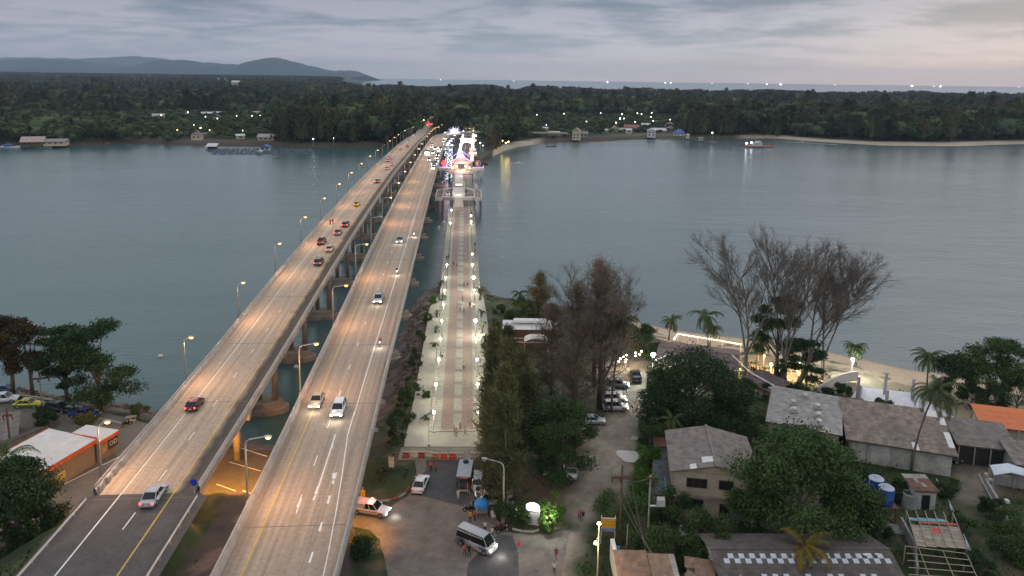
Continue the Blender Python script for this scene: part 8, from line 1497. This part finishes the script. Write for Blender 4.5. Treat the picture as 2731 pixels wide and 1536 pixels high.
# boats
def boat(px, py, wpx, kind, label, hull, cabin=None, rz=0.0, group=None, z=0.0):
    p = at(px, py, z); s = FPX / (p.y * cos(TH) + 62 * sin(TH)); Lh = wpx / s; t = thing({'long': 'longtail_boat', 'fish': 'fishing_boat', 'speed': 'speedboat'}[kind], label, 'boat', p, rz, group); B = {'long': .10, 'fish': .17, 'speed': .20}[kind] * Lh; secs = []
    for i in range(9):
        u = i / 8; x = (u - .5) * Lh; wd_ = B * (math.sin(min(1, u * 1.15 + .12) * PI) ** .6 if u < .98 else .02); sh = Lh * (.05 + .10 * abs(u - .45) ** 1.6 * (1.9 if u > .5 else 1)) * (1.2 if kind == 'fish' else .9)
        secs.append([(x, -wd_, sh), (x, -wd_ * .75, 0), (x, 0, -Lh * .03), (x, wd_ * .75, 0), (x, wd_, sh), (x, wd_ * .8, sh * .72), (x, -wd_ * .8, sh * .72)])
    b = MB(); b.loft(secs); b.obj('hull', M('boat_' + hull, {'white': (.62, .62, .62), 'dark': (.05, .045, .04), 'red': (.36, .20, .17), 'teal': (.30, .45, .45), 'green': (.06, .14, .07)}[hull], .5, .15, .6), t, True)
    if kind == 'fish':
        b = MB(); b.box((-Lh * .12, 0, Lh * .12), (Lh * .34, B * 1.2, Lh * .10)); b.box((-Lh * .06, 0, Lh * .195), (Lh * .14, B * .9, Lh * .05)); b.obj('cabin', M('boat_cabin_' + (cabin or 'white'), {'white': (.6, .58, .56), 'blue': (.10, .18, .42), 'red': (.4, .16, .12)}[cabin or 'white'], .6, .15, .6), t)
        for k in range(4): b = MB(); b.box((-Lh * (.22 - .06 * k), -B * .605, Lh * .13), (Lh * .035, .06, Lh * .035)); b.obj('window', M('far_window'), t)
        for x in (-.3, .08, .28): b = MB(); b.tube([(x * Lh, 0, Lh * .05), (x * Lh, 0, Lh * .30)], Lh * .006, 4); b.obj('mast', M_DARKMET, t)
    elif kind == 'speed': b = MB(); b.box((0, 0, Lh * .13), (Lh * .34, B * 1.1, Lh * .08), taper=.7); b.obj('cabin', M('boat_cabin_white', (.6, .58, .56), .6, .15, .6), t)
    else: b = MB(); b.tube([(-Lh * .45, 0, Lh * .08), (-Lh * .55, 0, Lh * .12)], .15, 4); b.obj('engine', M_DARKMET, t); b = MB(); b.box((-Lh * .1, 0, Lh * .09), (Lh * .25, B * 1.4, .1)); b.obj('awning', M('boat_awning', (.3, .3, .28), .7), t)
    return t
boat(28, 394, 54, 'fish', 'white fishing boat with a blue tarpaulin moored by the pier shed', 'white', 'blue'); boat(108, 395, 60, 'fish', 'pale green and white fishing boat moored in front of the wharf', 'teal', 'white', .1); boat(269, 385, 24, 'fish', 'small white and blue houseboat moored under round trees', 'white', 'white', .1); boat(292, 385, 24, 'fish', 'small brownish houseboat beside the white and blue one', 'dark', 'red', .1)
fb = boat(2026, 393, 76, 'fish', 'large red and white trawler with deck lights anchored off the dark forest', 'red', 'white', .05)
for q in ((2004, 380), (1989, 382)):
    p = at(q[0], q[1], 4.5); b = MB(); b.lathe((0, 0, 0), [(0, -.9), (.9, 0), (0, .9)], 8); o = b.obj('deck_lamp', M('lit_lamp_3'), fb); o.location = fb.matrix_world.inverted() @ Vector((0, 0, 0)) if False else (p - fb.location)
boat(1384, 437, 26, 'speed', 'small white speedboat drifting off the sandy spit', 'white', None, .1); boat(1470, 391, 27, 'long', 'dark longtail boat moored near the channel shore', 'dark', None, .1); boat(1901, 379, 18, 'fish', 'small red fishing boat under the dark forest', 'red', 'red', -.3); boat(1917, 372, 26, 'long', 'longtail boat behind the small red fishing boat', 'dark'); boat(1970, 388, 24, 'long', 'thin longtail boat beside the large trawler', 'dark'); boat(736, 423, 20, 'long', 'little dark boat south of the fish pens', 'dark', None, -.2)
for k, (a, b2) in enumerate([(1767, 373), (1788, 374), (1811, 374), (1838, 375), (1732, 377), (1935, 374), (1985, 374), (2025, 372), (2050, 373)]): boat(a, b2, 11, 'long', f"{ORD[k]} small longtail boat, counted from the bright white house, moored off the channel village", 'dark', None, random.uniform(-1, 1), 'longtail boats moored off the channel village')
for k, (a, b2) in enumerate([(2083, 373), (2113, 374), (2137, 377), (2178, 380), (2212, 381), (2253, 384), (2277, 385), (2331, 388), (2403, 391)]): boat(a, b2, 12 if k != 3 else 16, 'long', f"{ORD[k]} longtail boat, counted from the trawler, drawn up along the far sand beach", 'green' if k == 8 else ('white' if k == 2 else 'dark'), None, random.uniform(-1, 1), 'longtail boats along the far sand beach')
for k, (a, b2) in enumerate([(1175, 213), (1370, 214), (1620, 218), (1774, 220.5), (1789, 220.5), (1899, 221.5), (1994, 222.5), (2045, 224.5), (2082, 224.5), (2227, 225.5), (2432, 230), (2490, 229), (2508, 231), (2717, 232)]):
    r = ray(a, b2); y = 13500.; x = r.x / r.y * y; sz = (5, 5, 7, 6, 6, 4, 4, 6, 10, 4, 11, 5, 10, 5)[k]; t = thing('squid_boat', f"{ORD[k]} glaring squid fishing boat on the horizon, counted from the hills", 'boat', (x, y, 0), 0, 'squid boats glowing on the horizon')
    b = MB(); b.loft([[(-14, -3, 4), (-14, 3, 4), (-12, 2, 0), (-12, -2, 0)], [(14, -3, 5), (14, 3, 5), (11, 2, 0), (11, -2, 0)]]); b.obj('hull', M('boat_dark'), t); b = MB(); b.box((0, 0, 12), (sz * 3.6, 6, sz * 1.5), taper=.8); b.obj('light_rack', M('lit_squid_lamps', (1, 1, 1), emit=7, ecol=(.95, 1, 1)), t)
# fish farm
ff = thing('fish_farm', 'blue-grey grid of floating fish pens with plank walkways off the far shore', 'fish farm', at(700, 405, 0)); O = at(700, 405, 0)
M_PL = M('weathered_planks', (.16, .17, .20), .8, .35, .3); k = 0
plk = MB(); plk.box((0, 0, .25), (1, .8, .3)); PLK = plk.mesh('plank', M_PL); drm = MB(); drm.box((0, 0, .35), (1.2, 1.0, .8)); DRM = drm.mesh('float', M('blue_float', (.10, .14, .24), .6, .3, .4)); rq = random.Random(4)
for x0, x1, n_ in ((565, 742, 15), (745, 836, 9)):
    for r_ in range(6):
        for c_ in range(n_):
            q = at(x0 + (x1 - x0) * (c_ + .5) / n_ + rq.uniform(-2, 2), 399 + r_ * 2.5, 0) - O
            o = mkobj('plank', PLK, ff, (q.x, q.y, rq.uniform(0, .3)), rq.uniform(-.12, .12)); o.scale = (rq.uniform(2.4, 4.0), 1.2, 1); o2 = mkobj('float', DRM, ff, (q.x + rq.uniform(-1.5, 1.5), q.y + 2, rq.uniform(-.1, .4)), rq.uniform(-.3, .3))
def float_house(px, py, w, h, rc, label, open_=False):
    p = at(px, py, 0); s = FPX / p.y; W_ = w / s; H_ = h / s; t = thing('float_house', label, 'house', p, .05); b = MB(); b.box((0, W_ * .3, .3), (W_ * 1.1, W_ * .7, .6)); b.obj('raft', M_PL, t)
    b = MB(); b.box((0, W_ * .3, .6 + H_ * .3), (W_ * .8, W_ * .5, H_ * .6)); b.obj('wall', M('float_wall_dark' if open_ else 'far_wall_white', (.04, .045, .05) if open_ else (.5, .5, .5), .8, .1), t)
    b = MB(); x = W_ * .55; e = .6 + H_ * .6; b.add([(-x, -.6, e), (x, -.6, e), (x, W_ * .65, e), (-x, W_ * .65, e), (0, -.6, e + H_ * .5), (0, W_ * .65, e + H_ * .5)], [(0, 1, 4), (1, 2, 5, 4), (2, 3, 5), (3, 0, 4, 5)]) if not open_ else b.slab([(-x, -.8, e), (x, -.8, e), (x * .95, W_ * .6, e + H_ * .55), (-x * .95, W_ * .6, e + H_ * .55)], .25); b.obj('roof', M('far_roof_' + rc, RC[rc]), t)
    if not open_:
        for k in (-1, 1): b = MB(); b.box((k * W_ * .2, W_ * .05 - .05, .6 + H_ * .35), (W_ * .22, .1, H_ * .3)); b.obj('window', M('far_window'), t)
float_house(564, 400, 27, 13, 'white', 'floating shelter with a big white sloping roof at the end of the fish pens', True); float_house(706, 403, 28, 14, 'blue', 'small floating cabin with a blue gable roof amid the fish pens'); float_house(691, 411, 15, 8, 'white', 'tiny white floating hut before the blue-roofed cabin')
for a, b2, lb in ((428, 951, 'round white mooring buoy floating near the outer bridge'), (790, 980, 'small pale floating object in the gap between the road bridges')):
    p = at(a, b2, 0); t = thing('buoy', lb, 'buoy', p); b = MB(); b.lathe((0, 0, .1), [(0, -.45), (.4, -.25), (.5, .05), (.35, .4), (0, .5)], 12); b.obj('float_body', M_WHITE, t, True); b = MB(); b.cyl((0, 0, .5), .05, .35, 6); b.obj('ring', M_DARKMET, t)
p = at(787, 977, 0)
wk = MB(); A = [at(a, b2, .05) for a, b2 in ((2062, 376.2), (2090, 377.6), (2140, 380.3), (2200, 384), (2235, 386.2))]
for i in range(4):
    w0, w1 = (.5 + i * .4), (.9 + i * .4); wk.add([A[i] + Vector((0, -w0, 0)), A[i + 1] + Vector((0, -w1, 0)), A[i + 1] + Vector((0, w1, 0)), A[i] + Vector((0, w0, 0))], [(0, 1, 2, 3)])
tag(wk.obj('wake_foam', M('foam', (.5, .52, .52), .8, .3, .2)), 'thin white wake trailing from a boat off the far beach', 'wake', kind='stuff')
# far rocks at the causeway tip
rk = random.Random(8); rm = []
for v in range(4):
    b = MB(); b.lathe((0, 0, 0), [(.1, -.5), (.7 + .2 * rk.random(), -.3), (.85, .1), (.5, .5), (0, .62)], 6 + v); rm.append(b.mesh('boulder', M('riprap_stone', (.11, .09, .08), .95, .35, 1, objvar=.3)))
def rocks(pts_fn, n, label, smin, smax, base_kind='rock_bank'):
    g = thing('rock_bank', label, 'rocks', (0, 0, 0)); mb = MB(); cnt = 0
    for i in range(n):
        x, y, z = pts_fn(rk); s = rk.uniform(smin, smax)
        o = mkobj('boulder', rm[i % 4], g, (x, y, z), rk.random() * 6.3, (s, s * rk.uniform(.6, 1.1), s * .7)); o.rotation_euler = (rk.uniform(-.4, .4), rk.uniform(-.4, .4), rk.random() * 6.3)
def ctip(r):
    q = at(r.uniform(1252, 1300), r.uniform(404, 438), 1.0); return q.x, q.y, r.uniform(.3, 2.4)
rocks(ctip, 130, 'dark boulder bank at the far end of the footbridge beside the sandy spit', 1.0, 2.4)
def cbank(r):
    t = r.random(); a = (1118 - 62 * t + r.uniform(-14, 30 + 30 * t), 795 + 290 * t); x, y = at(a[0], a[1], 1.3).x, at(a[0], a[1], 1.3).y; z, _ = land_z(np.array([x]), np.array([y])); return x, y, float(z[0]) + .05
rocks(cbank, 290, 'reddish boulder slope of the promenade causeway along the water gap', .25, .75)
def rbank(r):
    t = r.random(); x = 1300 + 170 * t; q = at(x + r.uniform(-8, 8), 792 + 34 * t + r.uniform(-2, 12), 1.2); z, _ = land_z(np.array([q.x]), np.array([q.y])); return q.x, q.y, float(z[0]) + .05
rocks(rbank, 120, 'pinkish boulder shore beyond the promenade corner toward the golden casuarina', .35, .9)
def lbank(r):
    x = r.uniform(-20, 560); y = np.interp(x, [0, 83, 177, 331, 414, 560], [1033, 1044, 1062, 1081, 1103, 1145]); q = at(x, y + r.uniform(-2, 16), 1.0); z, _ = land_z(np.array([q.x]), np.array([q.y])); return q.x, q.y, float(z[0]) + .05
rocks(lbank, 160, 'brown stones along the shore below the parking lot and sea almond trees', .25, .7)
# haze
hb = MB(); hb.box((0, 10275, 213), (30600, 21250, 434)); hz = bpy.data.materials.new('haze_air'); hz.use_nodes = True; hn = hz.node_tree.nodes; hn.clear(); pvn = hn.new('ShaderNodeVolumePrincipled'); ho = hn.new('ShaderNodeOutputMaterial'); hz.node_tree.links.new(pvn.outputs[0], ho.inputs['Volume'])
pvn.inputs['Density'].default_value = 5.2e-5; pvn.inputs['Color'].default_value = (.62, .80, 1.0, 1); pvn.inputs['Anisotropy'].default_value = 0.0
ho_ = hb.obj('haze', hz); tag(ho_, None, None, None, 'stuff')
